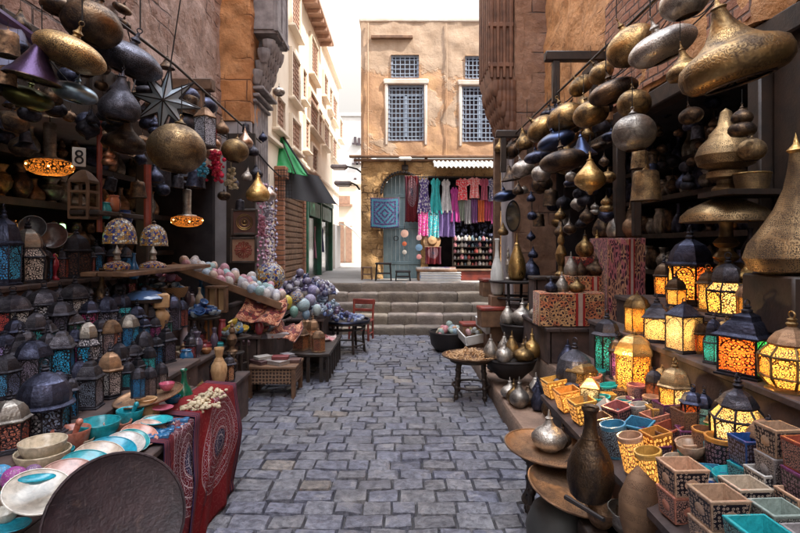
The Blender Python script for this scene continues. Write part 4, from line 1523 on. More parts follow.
LST = {   # n, [(z0, r0, z1, r1, kind)], roof profile, finial top
    'hex': (6, [(.07, .25, .50, .27, 1)], [(.30, .50), (.31, .525), (.27, .55), (.26, .60), (.235, .68), (.18, .76), (.10, .81), (.05, .84)], 1.0),
    'square': (4, [(.06, .27, .52, .27, 1)], [(.33, .52), (.34, .545), (.28, .58), (.24, .66), (.18, .73), (.15, .74), (.13, .80), (.05, .85)], 1.0),
    'moor': (6, [(.05, .27, .40, .30, 1), (.41, .30, .54, .20, 2)], [(.205, .54), (.22, .56), (.22, .62), (.205, .69), (.16, .77), (.09, .82), (.04, .845)], 1.0),
    'barrel': (8, [(.05, .19, .18, .26, 2), (.19, .26, .44, .27, 1), (.45, .27, .58, .18, 2)], [(.185, .58), (.2, .60), (.18, .66), (.13, .74), (.06, .79), (.035, .82)], 1.0),
    'house': (4, [(.05, .33, .66, .33, 1)], [(.35, .66), (.35, .68), (.33, .69), (.12, .86), (.06, .88)], .96),
    'tower': (6, [(.05, .19, .60, .20, 1)], [(.25, .60), (.26, .62), (.2, .66), (.19, .72), (.15, .8), (.07, .85), (.04, .87)], 1.0),
    'dome': (8, [(.05, .27, .36, .28, 1)], [(.33, .36), (.34, .39), (.29, .42), (.30, .50), (.285, .60), (.235, .71), (.15, .79), (.07, .83), (.04, .86)], 1.0),
    'cap': (6, [(.04, .29, .62, .30, 1)], [(.33, .62), (.33, .64), (.31, .70), (.25, .82), (.14, .91), (.05, .94)], 1.0),
}


def lantern_kind(style, lit, fm, rm, fine):
    key = 'lan:%s:%d:%s:%s:%d' % (style, lit, fm, rm, fine)
    if key in KINDS:
        return key
    def make():
        n, tiers, roof, top = LST[style]
        rot = PI / n
        o = empty('lit_lantern' if lit else 'lantern')
        m = MB()
        r0 = tiers[0][1]
        m.lathe([(0, 0), (r0 * 1.16, 0), (r0 * 1.16, .025), (r0 * 1.04, .035), (r0 * 1.02, tiers[0][0]), (0, tiers[0][0])], n, rot=rot)
        m.build('base', MT[fm], o, sharp=20)
        m = MB()
        for (z0, ra, z1, rb, k) in tiers:
            A, B = ngon(n, ra, z0, rot), ngon(n, rb, z1, rot)
            for a, b_ in zip(A, B):
                m.tube([a, b_], .013, 5)
            for Q in (A, B):
                for i in range(n):
                    m.tube([Q[i], Q[(i + 1) % n]], .011, 4, cap=False)
            if k == 1:      # arched head in each opening
                for i in range(n):
                    a, c, d, e = Vector(A[i]), Vector(A[(i + 1) % n]), Vector(B[i]), Vector(B[(i + 1) % n])
                    pt = []
                    for q in range(9):
                        u = q / 8
                        v = .72 + .24 * math.sin(PI * u) ** .7
                        pt.append(tuple(a.lerp(c, .08 + .84 * u).lerp(d.lerp(e, .08 + .84 * u), v) * 1.0))
                    m.tube(pt, .007, 4, cap=False)
        m.build('frame', MT[fm], o)
        gm = ('glass_lit' if lit else 'glass_dark') + ('_fine' if fine else '')
        for (z0, ra, z1, rb, k) in tiers:
            A, B = ngon(n, ra * .97, z0, rot), ngon(n, rb * .97, z1, rot)
            mm = MB()
            for i in range(n):
                j = (i + 1) % n
                if k == 1:
                    mm = MB()
                w_ = (Vector(A[i]) - Vector(A[j])).length
                h_ = z1 - z0
                q = mm.add([A[i], A[j], B[j], B[i]])
                mm.face([q, q + 1, q + 2, q + 3], [(i * .7, 0), (w_ + i * .7, 0), (w_ + i * .7, h_), (i * .7, h_)])
                if k == 1:
                    mm.build('glass_panel', MT[gm], o, col=(.5, .4, .3))
            if k == 2:
                mm.build('collar_glass', MT[gm], o, col=(.5, .4, .3))
        m = MB()
        m.lathe(roof, n if style != 'dome' else 16, rot=rot)
        m.build('roof', MT[rm], o, sharp=20)
        m = MB()
        z = roof[-1][1]
        h = top - z
        m.lathe([(roof[-1][0], z - .01), (.055, z + h * .2), (.03, z + h * .35), (.045, z + h * .5), (.02, z + h * .62), (0, z + h * .66)], 10)
        m.ring((0, 0, z + h * .82), .045, .009, 12, 5, 'Y')
        m.build('finial', MT[fm], o)
        return o
    KINDS[key] = ('lit_lantern' if lit else 'lantern', make, 'lantern')
    return key


def bulb_light(p, r_):
    ld = bpy.data.lights.new('lantern_bulb', 'POINT')
    ld.energy, ld.color, ld.shadow_soft_size = min(2.4, 36 * r_ * r_), (1.0, .80, .52), .012
    lo = bpy.data.objects.new('lantern_bulb', ld)
    lo.location = p
    COL.objects.link(lo)


def lan(style, pos, w_, h_, label, panels, lit=0, fm='tin', rm='tin_silver', fine=0, group=None, rz=None, roofcol=None):
    """w_, h_ in photo pixels at the depth of pos"""
    key = lantern_kind(style, lit, fm, rm, fine)
    k = pos[1] / F
    rr = max(t_[1] for t_ in LST[style][1]) * 2.15
    o = put(key, pos, (w_ * k / rr, w_ * k / rr, h_ * k), label, group, (0, 0, rnd.uniform(0, 6) if rz is None else R(rz)))
    if not isinstance(panels[0], (tuple, list)):
        panels = [panels]
    ps = [c for c in o.children if c.name.startswith('glass_panel')]
    for i, c in enumerate(ps):
        c.color = tuple(panels[i % len(panels)]) + (1,)
    for c in o.children:
        if c.name.startswith('collar_glass'):
            c.color = tuple(panels[0]) + (1,)
    if lit:
        zs = [t_ for t_ in LST[style][1] if t_[4] == 1][0]
        bulb_light(pos + Vector((0, 0, h_ * k * (zs[0] * .45 + zs[2] * .55))), w_ * k / 2)
    return o


TEAL, BLUE, NAVY, SALMON, CREAM, WHITE, PINK, PURPLE = (.02, .34, .40), (.02, .17, .40), (.03, .05, .16), (.62, .24, .16), (.62, .48, .34), (.62, .58, .54), (.60, .30, .28), (.32, .05, .27)
RED, AMBER, YELLOW, ORANGE, GREEN, SILVER = (.42, .06, .05), (1, .52, .14), (1, .76, .32), (1, .34, .07), (.04, .40, .22), (.40, .38, .40)


@kind('bowl', 'bowl', 'bowl')
def _():
    o = empty('bowl')
    m = MB()
    m.lathe([(0, 0), (.24, 0), (.25, .03), (.36, .12), (.46, .28), (.5, .46), (.495, .475), (.47, .46), (.43, .29), (.33, .15), (.2, .07), (0, .06)], 32, fl=.01, nfl=7)
    m.build('wall', MT['stone_tint'], o, sharp=60)
    m = MB()
    m.ring((0, 0, .468), .485, .017, 32, 6)
    m.build('rim', MT['stone_tint'], o)
    return o


@kind('dish', 'dish', 'dish')
def _():
    o = empty('dish')
    m = MB()
    m.lathe([(0, 0), (.2, 0), (.22, .015), (.36, .06), (.48, .125), (.5, .14), (.49, .148), (.46, .13), (.34, .075), (.2, .04), (0, .035)], 36)
    m.build('plate', MT['stone_tint'], o, sharp=60)
    m = MB()
    m.ring((0, 0, .142), .488, .014, 36, 6)
    m.build('rim', MT['stone_tint'], o)
    return o


@kind('mortar', 'mortar', 'mortar')
def _():
    o = empty('mortar')
    m = MB()
    m.lathe([(0, 0), (.30, 0), (.30, .04), (.36, .10), (.44, .35), (.5, .62), (.49, .65), (.45, .63), (.38, .36), (.26, .16), (0, .12)], 28)
    m.build('wall', MT['stone_tint'], o, sharp=50)
    m = MB()
    m.tube([(-.1, .05, .16), (.12, -.04, .5), (.3, -.12, .86)], .055, 10, r1=.085)
    m.ball((.31, -.125, .88), .1, 10, 6)
    m.build('pestle', MT['stone_tint'], o)
    return o


@kind('egg', 'stone_egg', 'egg')
def _():
    m = MB()
    m.lathe([(.36 * math.sin(PI * k / 12) * (1 - .12 * math.cos(PI * k / 12)), .5 - .5 * math.cos(PI * k / 12)) for k in range(13)], 16)
    return m.build('stone_egg', MT['egg_glaze'])


@kind('ball', 'stone_ball', 'ball')
def _():
    m = MB()
    m.ball((0, 0, .5), .5, 20, 14)
    return m.build('stone_ball', MT['egg_glaze'])


@kind('flatbox', 'flat_box', 'box')
def _():
    o = empty('flat_box')
    m = MB()
    m.box((0, 0, .07), (1, .7, .14), ch=.015)
    m.build('body', MT['paint_tint'], o)
    m = MB()
    m.box((0, 0, .17), (1.03, .73, .055), ch=.015)
    m.build('lid', MT['paint_tint'], o)
    return o
VASES = {'amphora': [(0, 0), (.22, 0), (.2, .04), (.36, .22), (.44, .42), (.40, .56), (.25, .68), (.17, .76), (.22, .86), (.27, .96), (.25, 1), (.20, .95), (.13, .8)],
         'bottle': [(0, 0), (.30, 0), (.38, .05), (.44, .2), (.42, .38), (.3, .54), (.16, .66), (.12, .78), (.12, .92), (.17, .97), (.15, 1), (.09, .98)],
         'urn': [(0, 0), (.28, 0), (.20, .06), (.18, .12), (.40, .3), (.46, .48), (.36, .64), (.2, .72), (.2, .78), (.32, .9), (.30, .93), (.16, .82)],
         'baluster': [(0, 0), (.36, 0), (.36, .05), (.2, .1), (.16, .2), (.30, .32), (.34, .44), (.24, .56), (.14, .62), (.22, .68), (.2, .76), (.1, .82), (.14, .88), (.06, .95), (0, 1)],
         'pot': [(0, 0), (.30, 0), (.42, .14), (.5, .38), (.46, .62), (.36, .76), (.34, .82), (.40, .9), (.37, .92), (.30, .84), (.3, .74)]}


def vase(shape, mt, pos, w_, h_, label, cat='vase', group=None, col=None, rot=(0, 0, 0)):
    key = 'vase:' + shape + ':' + mt
    nm = {'amphora': 'vase', 'bottle': 'bottle', 'urn': 'urn', 'baluster': 'candlestick', 'pot': 'pot'}[shape]
    if key not in KINDS:
        def make():
            o = empty(nm)
            pr = VASES[shape]
            m = MB()
            m.lathe(pr, 24)
            m.build('body', MT[mt], o, sharp=50)
            m = MB()
            m.ring((0, 0, pr[6][1]), pr[6][0] + .005, .014, 20, 5)
            m.build('band', MT[mt], o)
            return o
        KINDS[key] = (nm, make, nm)
    k = pos[1] / F
    return put(key, pos, (w_ * k / .92, w_ * k / .92, h_ * k), label, group, rot, col)


# ------------------------------------------------------------------ left: stepped benches
def bench(name, cat, label, x0, x1, y0, y1, z, mt='board', th=.035, legs=True, skirt=True, zb=0):
    o = tag(empty(name, ((x0 + x1) / 2, (y0 + y1) / 2, zb)), label, cat)
    m = MB()
    n = max(1, round((x1 - x0) / .14))
    for k in range(n):
        a = x0 + (x1 - x0) * k / n
        m.box((a + (x1 - x0) / n / 2 - (x0 + x1) / 2, rnd.uniform(-.02, .02), z - zb - th / 2), ((x1 - x0) / n - .006, y1 - y0, th), ch=.006)
    m.build('top', MT[mt], o)
    if skirt:
        m = MB()
        s_ = 1 if x0 < 0 else -1
        m.box((s_ * (x1 - x0) / 2 - s_ * .03, 0, (z - zb - th) / 2), (.025, y1 - y0 - .04, z - zb - th - .002))
        m.build('front', MT['board'], o)
    if legs:
        for yy in (-1, 1):
            m = MB()
            m.box((0, yy * ((y1 - y0) / 2 - .06), (z - zb - th) / 2), (x1 - x0 - .12, .05, z - zb - th - .004))
            m.build('support', MT['board'], o)
    return o


bench('display_bench', 'bench', 'low front bench of boards carrying the turquoise bowls and plates', -1.52, -1.12, 1.1, 3.6, .65)
bench('display_bench', 'bench', 'bench step behind the bowls carrying the big tin lanterns', -1.80, -1.53, 1.1, 4.1, .73)
bench('display_bench', 'bench', 'third bench step carrying blue arched tin lanterns', -2.0, -1.81, 1.1, 4.3, .86)
bench('display_bench', 'bench', 'narrow fourth bench step carrying small coloured lanterns', -2.16, -2.01, 1.1, 4.5, .96)
bench('display_bench', 'bench', 'upper bench step carrying the silver filigree lanterns', -2.4, -2.17, 1.1, 4.6, 1.07)
bench('display_bench', 'bench', 'topmost bench step at the dark shop mouth', -2.75, -2.41, 1.1, 4.8, 1.34)
bench('plank_bench', 'bench', 'low plank bench carrying the beige vase and brass bell', -1.67, -1.40, 3.66, 5.0, .42)
bench('plank_bench', 'bench', 'stepped plank bench behind the beige vase', -2.1, -1.68, 4.2, 5.6, .62)
bench('plank_bench', 'bench', 'tall plank bench under the basket and blue pottery', -2.5, -2.12, 4.62, 6.2, .95)
bench('stall_bench', 'bench', 'stall bench under the red cloths and coloured globes', -1.95, -1.5, 5.75, 8.2, .62)
bench('stall_bench', 'bench', 'higher stall bench under the tray of pastel eggs', -2.06, -1.97, 5.75, 7.3, .9)

T = {1: (-1.66, .73), 2: (-1.91, .86), 3: (-2.085, .96), 4: (-2.28, 1.07), 5: (-2.56, 1.34), 0: (-1.4, .65)}
def row(k, px):
    X, z = T[k]
    return Vector((X, X * F / (px - CX), z))

# upper rows of unlit lanterns
lan('moor', row(5, 28), 40, 64, 'large pale silver filigree lantern with white dome on the topmost step', [(.40, .34, .30), (.30, .26, .26)], rm='silver', fine=1)
lan('hex', row(5, 4), 30, 80, 'tall bright blue lantern at the edge of the topmost step', [(.03, .22, .48), (.05, .3, .5)], fm='pewter', rm='pewter', fine=1)
lan('hex', row(5, 76), 28, 52, 'dark lantern with bulbous top beside the red figurine', [(.08, .04, .03)], rm='tin')
lan('hex', row(4, 13), 34, 48, 'squat lantern with red and silver panels on the upper step', [RED, (.45, .42, .40), (.35, .12, .08)], fine=1)
lan('hex', row(4, 44), 33, 46, 'squat lantern with white filigree panels beside the red and silver one', [(.45, .43, .44), (.36, .34, .36)], fine=0)
lan('hex', row(4, 75), 30, 44, 'silver roofed lantern with dusky white panels on the upper step', [(.42, .40, .40), (.2, .16, .18), (.30, .28, .3)], fine=1)
vase('bottle', 'bronze', row(4, 102), 17, 46, 'dark brass bottle vase at the end of the silver lanterns')
lan('tower', row(4, 119), 14, 32, 'slim black lantern behind the dark brass bottle vase', [(.2, .18, .2)], rm='tin')
for px, w_, h_, st, c, lb_ in [
        (5, 22, 34, 'cap', [(.22, .16, .34), (.34, .28, .42)], 'violet arched lantern at the edge of the fourth step'),
        (25, 20, 36, 'hex', [(.32, .08, .08), (.2, .15, .2)], 'small lantern with one red panel on the fourth step'),
        (47, 21, 40, 'square', [BLUE, (.02, .26, .42)], 'square lantern with blue panels on the fourth step'),
        (72, 23, 42, 'square', [(.03, .22, .16), (.02, .14, .12)], 'square lantern with dark green panels on the fourth step'),
        (90, 16, 46, 'tower', [(.45, .04, .16), (.3, .04, .12)], 'slim lantern with magenta panels beside the dark green one'),
        (107, 20, 46, 'hex', [(.16, .15, .2), (.2, .2, .26)], 'grey blue lantern between magenta and teal lanterns'),
        (124, 20, 42, 'moor', [(.03, .32, .36), (.02, .2, .26)], 'teal lantern with a black ribbed roof on the fourth step'),
        (139, 15, 30, 'hex', [(.15, .06, .1)], 'small dark plum lantern after the teal one'),
        (150, 14, 27, 'cap', [(.1, .12, .25)], 'small dark indigo lantern after the plum one')]:
    lan(st, row(3, px), w_, h_, lb_, c, fine=rnd.randrange(2), rm=rnd.choice(['tin', 'tin_silver', 'pewter']))
for px, w_, h_, st, c, rm, lb_ in [
        (6, 26, 52, 'hex', [(.05, .2, .36), (.1, .12, .2)], 'tin', 'dark lantern with dull blue glass at the edge of the third step'),
        (33, 34, 50, 'cap', [(.16, .13, .17), (.05, .16, .26)], 'pewter', 'round capped pewter lantern with a wire handle'),
        (62, 28, 54, 'square', [BLUE, (.55, .2, .13), (.03, .3, .5)], 'tin_silver', 'square lantern with a blue arch and a coral arch'),
        (88, 26, 52, 'moor', [(.34, .32, .34), (.03, .36, .60)], 'silver', 'silver domed lantern with a bright blue arch panel'),
        (111, 20, 40, 'cap', [(.36, .14, .1), (.28, .2, .2)], 'copper', 'copper capped lantern with brown red panels'),
        (129, 19, 38, 'cap', [(.03, .2, .42), (.03, .28, .5)], 'silver', 'silver capped lantern with royal blue panels'),
        (144, 13, 30, 'tower', [(.04, .16, .34)], 'pewter', 'slim pewter lantern with blue panels in the third row'),
        (155, 12, 27, 'hex', [(.30, .05, .18)], 'tin', 'slim black lantern with pink panels in the third row'),
        (166, 12, 27, 'hex', [(.03, .22, .2)], 'tin', 'slim black lantern with sea green panels in the third row')]:
    lan(st, row(2, px), w_, h_, lb_, c, fine=rnd.randrange(2), rm=rm)
for px, w_, h_, st, c, rm, lb_ in [
        (9, 36, 60, 'hex', [(.03, .2, .45), (.28, .09, .06), (.24, .07, .05)], 'silver', 'big silver roofed lantern with blue and brick red panels next to the bowls'),
        (45, 46, 70, 'dome', [(.05, .18, .33), (.34, .31, .31), (.12, .16, .24)], 'pewter', 'largest black domed lantern with blue and grey filigree panels'),
        (70, 16, 46, 'tower', [(.02, .16, .34)], 'tin', 'slim lantern with deep blue glass behind the salmon mortar'),
        (90, 27, 56, 'square', [(.13, .15, .19), (.2, .2, .24)], 'tin_silver', 'square black lantern with scrolled grey panels behind the teal bowl'),
        (110, 24, 54, 'hex', [(.42, .39, .38), (.32, .27, .26)], 'copper', 'white filigree lantern with a copper brown roof'),
        (127, 15, 32, 'hex', [(.02, .24, .3)], 'tin', 'small black lantern with teal glass behind the clay pot'),
        (138, 14, 30, 'square', [(.16, .14, .16)], 'tin', 'small black square lantern with grey glass in the second row'),
        (149, 15, 32, 'cap', [(.02, .32, .34)], 'tin', 'small capped lantern with bright teal glass in the second row')]:
    lan(st, row(1, px), w_, h_, lb_, c, fine=rnd.randrange(2), rm=rm)
DCOL = [((.03, .22, .5), 'blue'), ((.02, .36, .4), 'teal'), ((.42, .10, .07), 'rust red'), ((.42, .40, .42), 'white'), ((.14, .12, .18), 'smoky'), ((.42, .05, .22), 'magenta')]
for k_, pxs, off in [(4, [0, 29, 60, 90, 108, 130, 142, 154], -.09), (3, [15, 36, 60, 82, 99, 116, 132, 145, 160, 170], -.05), (2, [20, 48, 75, 100, 120, 137, 150, 161, 173, 182], -.07), (1, [27, 58, 80, 100, 119, 133, 144, 156, 166], -.08), (5, [14, 44, 62, 88, 96, 112, 126, 140], -.04)]:
    for px in pxs:
        X, z = T[k_]
        X += off
        Y_ = X * F / (px - CX)
        c, nm = DCOL[rnd.randrange(6)]
        h_ = rnd.uniform(.24, .34) * F / Y_
        lan(rnd.choice(['hex', 'square', 'tower', 'tower', 'cap']), Vector((X, Y_, z)), h_ * rnd.uniform(.36, .46), h_, 'small black tin lantern with %s glass wedged behind the front lanterns' % nm, [c, tuple(q * .5 for q in c)], 0, 'tin', rnd.choice(['tin', 'pewter', 'tin', 'tin_silver']), rnd.randrange(2), 'small black tin lanterns with %s glass' % nm)
# tray of three little lanterns
tr = at(150, 399, X=-1.42)
@kind('tray', 'tray', 'tray')
def _():
    o = empty('tray')
    m = MB()
    m.lathe([(0, 0), (.42, 0), (.46, .02), (.5, .045), (.495, .055), (.45, .032), (.41, .014), (0, .012)], 40)
    m.build('plate', MT['copper'], o)
    m = MB()
    m.ring((0, 0, .05), .497, .012, 40, 6)
    m.build('rim', MT['copper'], o)
    return o
def tray(pos, w_, label, rot=(0, 0, 0), mt=None):
    return put('tray', pos, w_, label, None, rot)
vase('pot', 'wood_pale', at(146, 422, X=-1.38), 24, 26, 'orange clay pot propping up the tray of little lanterns', 'pot')
tray(at(149, 398, X=-1.40), .36, 'shallow tin tray tilted on the clay pot with little lanterns', (R(6), R(-8), 0))
for px, py, c, lb_ in [(138, 397, (.02, .14, .3), 'little black lantern with blue glass on the tilted tray'), (150, 396, (.14, .1, .1), 'little black lantern with brown glass on the tilted tray'), (161, 392, (.18, .14, .13), 'little grey lantern at the far end of the tilted tray')]:
    lan('cap', at(px, py, X=-1.40), 14, 31, lb_, [c], rm='tin', fine=1)
vase('bottle', 'glass_green' if 'glass_green' in MT else 'ceramic', at(184, 411, X=-1.32), 20, 42, 'dark green glass bottle lamp at the end of the bench', 'bottle', col=(.01, .10, .055))
# candlestick with cube head
cs = tag(empty('candlestick', row(2, 161)), 'turned pale wood candlestick topped with a carved cube', 'candlestick')
k = row(2, 161).y / F
cs.scale = (k * 44,) * 3
m = MB()
m.lathe([(0, 0), (.14, 0), (.14, .03), (.10, .06), (.09, .2), (.17, .4), (.19, .5), (.15, .58), (.08, .64), (.10, .68), (0, .68)], 20)
m.build('stem', MT['wood_pale'], cs)
m = MB()
m.box((0, 0, .84), (.34, .34, .32), ch=.03, rz=.5)
m.build('cube', MT['wood_pale'], cs)
m = MB()
m.ring((-.13 * 1 + .05, -.165, .84), .08, .018, 16, 5, 'Y')
m.build('rosette', MT['wood_red'], cs)

# bowls and plates at the front
def bw(key, px, py, w_, X, label, col, group=None, rot=(0, 0, 0), inner=None, Z=None):
    p = at(px, py, X=X) if Z is None else at(px, py, Z=Z)
    o = put(key, p, w_ / F * p.y, label, group, rot, col)
    return o
bw('bowl', 13, 509, 54, None, 'largest beige veined bowl filled with coloured stone balls', (.50, .40, .32), Z=.65)
bw('bowl', 43, 474, 50, None, 'cream onyx bowl with a second cream bowl nested in it', (.66, .54, .38), Z=.65)
p = at(43, 474, Z=.65)
put('bowl', p + Vector((0, 0, .055)), 43 / F * p.y, 'smaller cream onyx bowl nested inside the bigger one', col=(.68, .57, .42))
bw('mortar', 71, 452, 36, None, 'salmon stone mortar with its pestle standing in it', (.55, .20, .14), Z=.65)
bw('bowl', 99, 440, 40, None, 'deep turquoise bowl right behind the salmon mortar', TEAL, Z=.66)
bw('mortar', 130, 426, 26, None, 'small turquoise mortar with a pale pestle', (.02, .34, .42), Z=.66)
bw('bowl', 146, 421, 15, None, 'little turquoise cup beside the clay pot', (.03, .42, .5), Z=.66)
for px, py, w_, c, lb_, key in [(118, 434, 26, (.60, .25, .17), 'coral bowl between the deep turquoise bowl and the small mortar', 'bowl'), (60, 462, 26, (.03, .36, .44), 'turquoise bowl tucked between cream bowls and salmon mortar', 'bowl'), (82, 449, 22, (.62, .5, .38), 'cream cup behind the salmon mortar', 'bowl'), (113, 445, 24, (.03, .40, .46), 'aqua saucer in front of the deep turquoise bowl', 'dish'), (26, 490, 26, (.55, .22, .17), 'coral dish between the beige and the cream bowls', 'dish')]:
    bw(key, px, py, w_, None, lb_, c, Z=.655)
pb = at(13, 509, Z=.65)
for dx, dy, dz, s_, c, lb_ in [(.02, -.02, .075, .085, PURPLE, 'purple banded stone ball in the beige bowl'), (-.06, .02, .07, .08, (.03, .26, .5), 'blue stone ball in the beige bowl'), (-.045, -.06, .07, .06, WHITE, 'white stone ball in the beige bowl'), (.03, .06, .07, .065, (.2, .1, .22), 'dull violet stone ball at the back of the beige bowl'), (-.01, -.085, .06, .05, (.03, .4, .42), 'small aqua stone ball at the rim of the beige bowl')]:
    put('ball', pb + Vector((dx, dy, dz)), s_, lb_, col=c)
tl = (R(-8), R(22), 0)
for px, py, w_, c, lb_ in [
        (40, 503, 52, (.62, .56, .48), 'large cream flowered platter holding a turquoise oval dish'),
        (70, 487, 44, (.55, .33, .28), 'pinkish marbled plate leaning behind the flowered platter'),
        (88, 475, 40, TEAL, 'turquoise plate between two marbled plates'),
        (101, 467, 40, (.60, .48, .38), 'cream plate leaning on the turquoise plate'),
        (114, 460, 38, (.02, .32, .46), 'bright blue plate in the row of leaning plates'),
        (127, 453, 32, WHITE, 'white plate behind the bright blue plate'),
        (134, 449, 28, (.03, .34, .36), 'sea green plate behind the white plate'),
        (141, 444, 30, (.62, .27, .19), 'salmon plate in the row of leaning plates'),
        (150, 440, 30, (.64, .40, .32), 'blush pink plate near the end of the row'),
        (159, 435, 28, (.55, .43, .36), 'sand coloured plate ending the row of leaning plates')]:
    p = at(px - 3, py - 5, X=-1.25 - (0 if px > 60 else -.02))
    p.z = max(p.z, .66)
    put('dish', p, w_ * 1.2 / F * p.y, lb_, col=c, rot=(R(rnd.uniform(8, 15)), R(rnd.uniform(14, 24)), 0))
p = at(38, 498, X=-1.22)
put('dish', p + Vector((0, -.01, .055)), (36 / F * p.y, 20 / F * p.y, 36 / F * p.y), 'turquoise oval dish lying on the flowered platter', col=(.02, .36, .48), rot=(R(6), R(12), R(65)))
bw('dish', 157, 424, 30, None, 'turquoise dish with a white rim beyond the mortars', (.03, .42, .48), Z=.69)
bw('dish', 163, 410, 20, None, 'small pink dish behind the turquoise dish', (.55, .14, .2), Z=.72)
bw('bowl', 172, 404, 16, None, 'small blue bowl near the green bottle lamp', (.03, .2, .42), Z=.68)
bw('bowl', 167, 390, 15, None, 'small pink bowl at the end of the tilted tray', (.58, .12, .2), Z=.78)
bw('dish', 14, 529, 30, None, 'turquoise dish peeking out below the beige bowl', (.02, .36, .5), Z=.67)
bw('bowl', 4, 523, 26, None, 'white shell shaped bowl at the bench corner', (.62, .58, .5), Z=.67)
# the large dark tray leaning at the front
p = at(116, 521, Y=1.60)
o = put('tray', p, .385, 'large dark brown round tray leaning upright against the bench', None, Vector((.55, -.75, .42)).to_track_quat('Z', 'Y').to_euler())
t = NT('dark_brown_tray')
v = t.coord()
sc1 = t.ramp(t.noise(t.coord('Object', (60, 4, 4), (0, 0, .6)), 1.0, 6, .7), .60, .68)
sc2 = t.ramp(t.noise(t.coord('Object', (5, 70, 4), (0, 0, .3)), 1.0, 6, .7), .62, .68)
b = t.mix(t.ramp(t.noise(v, 3.5, 7, .65), .35, .65), (.055, .032, .036), (.022, .014, .018))
b = t.mix(t.m_('MULTIPLY', t.m_('MAXIMUM', sc1, sc2), .4), b, (.16, .12, .12))
b = t.mix(t.m_('MULTIPLY', t.ramp(t.noise(v, 9, 6, .7), .58, .68), .4), b, (.12, .07, .055))
PROTO_DARK = t.pbr(b, t.m_('MULTIPLY_ADD', t.noise(v, 12, 4), .3, .28), .2, t.bump(t.noise(v, 30, 5), .5, .006))
for c in o.children:
    me = c.data.copy()
    me.materials[0] = PROTO_DARK
    c.data = me
# shells and glass lumps, red carpet
m = MB()
for k in range(240):
    a, b_ = rnd.uniform(0, 1), rnd.gauss(0, .33)
    x, y_ = -1.16 + b_ * .12, 2.95 + a * .42
    m.ball((x, y_, .665 + rnd.uniform(0, .05) * (1 - abs(b_))), rnd.uniform(.008, .018), 6, 4, sz=.7)
tag(m.build('shell_heap', MT['stone_tint'], col=(.66, .54, .36)), 'heap of pale shell necklaces at the end of the bowl bench', 'shells', kind='stuff')
m = MB()
for k in range(90):
    x, y_ = rnd.uniform(-1.30, -1.13), rnd.uniform(2.55, 3.0)
    r_ = rnd.uniform(.012, .03)
    m.box((x, y_, .655 + r_ / 2), (r_ * 1.4, r_, r_), rz=rnd.uniform(0, 3), ch=.003)
tag(m.build('glass_chips', MT['ceramic'], col=(.04, .16, .34)), 'scatter of blue glass pieces along the bench edge', 'glass pieces', kind='stuff')
def rug_at(y0, y1, lift, ph):
    def rug(u, v):
        y_ = y0 + u * (y1 - y0) + .04 * math.sin(v * 3 + ph)
        if v < .15:
            return (-1.30 + v * 1.15, y_, .672 + lift - v * .06)
        w_ = (v - .15) / .85
        f1 = .02 + .8 * abs(noise.noise((u * 3.2 + ph, w_ * .7, ph)) * .085 + noise.noise((u * 8 + ph, w_ * 1.2, 4)) * .03)
        return (-1.115 + lift + f1 * min(1, w_ * 2.5), y_ - .18 * w_ * (1 - u) - .08 * w_, .66 + lift - (.655 - .02 * u) * w_ ** .93 - .012 * math.sin(u * 7) * w_)
    return rug
m = MB()
m.grid(rug_at(2.5, 3.0, .0, 0.0), 60, 40, .006)
tag(m.build('carpet', MT['carpet'], sharp=180), 'dark red and navy scroll carpet hanging from the bowl bench to the cobbles', 'carpet')
m = MB()
m.grid(rug_at(2.85, 3.56, .012, 2.3), 60, 40, .006)
tag(m.build('carpet', MT['carpet_light'], sharp=180), 'crimson carpet with white and blue scrolls overlapping the darker one', 'carpet')

# ------------------------------------------------------------------ left: hanging above
H = hang
H('disc', 'brass_pierced', 70, 53, 68, -1.75, 'big brown pierced brass disc lamp glowing amber beside the purple flare', 22)
H('flare', 'metal_tint', 36, 62, 52, -1.85, 'purple flared pendant lamp hanging before the blue band', 12, col=(.075, .045, .10))
H('oval', 'bronze', 92, 24, 58, -1.95, 'dark bronze bowl lamp at the very top above the amber disc', 20)
H('disc', 'pewter_pierced', 128, 60, 68, -1.95, 'long dark engraved disc lamp between the bowl lamp and the star', 22)
H('disc', 'metal_tint', 75, 93, 42, -1.8, 'pale blue frosted disc lamp under the amber disc', 14, col=(.30, .40, .48))
H('disc', 'metal_tint', 28, 98, 46, -2.0, 'olive green dim disc lamp in the shop shade', 14, col=(.10, .10, .03))
H('globe', 'brass_fine', 177, 149, 56, -1.62, 'large finely pierced brass globe below the star lamp', 8)
H('pear', 'pewter_pierced', 120, 104, 40, -1.9, 'pierced pewter pear lamp hanging left of the big globe'.replace(' left of', ' near'), 6)
H('onion', 'bronze', 125, 142, 42, -2.0, 'dark bronze onion lamp below the pewter pear lamp', 8)
H('globe', 'metal_tint', 20, 57, 30, -2.2, 'blue glass globe lamp behind the purple flare', 0, col=(.06, .22, .36))
H('disc', 'bronze', 122, 9, 19, -2.4, 'small dark dish lamp hung high on the plaster wall, the upper of two', 26)
H('disc', 'bronze', 122, 23, 18, -2.4, 'small dark dish lamp hung high on the plaster wall, the lower of two', 26)
H('flare', 'bronze', 167, 63, 16, -2.2, 'small bronze bell lamp hanging from the timber bracket', 4)
H('gourd', 'metal_tint', 212, 148, 20, -1.75, 'pinkish gourd lamp beside the brass globe over the beads', 6, col=(.50, .30, .20))
H('pear', 'copper', 222, 128, 14, -1.8, 'slim orange copper pear lamp next to the glass lantern', 0)
H('globe', 'brass_pierced', 235, 151, 27, -1.62, 'medium pierced brass globe beyond the orange pear lamp', 10)
H('pear', 'metal_tint', 245, 141, 16, -1.7, 'pale peach pear lamp behind the medium brass globe', 0, col=(.55, .36, .26))
H('pear', 'brass_bright', 258, 192, 24, -1.5, 'shiny golden pear lamp over the bead curtain', 0)
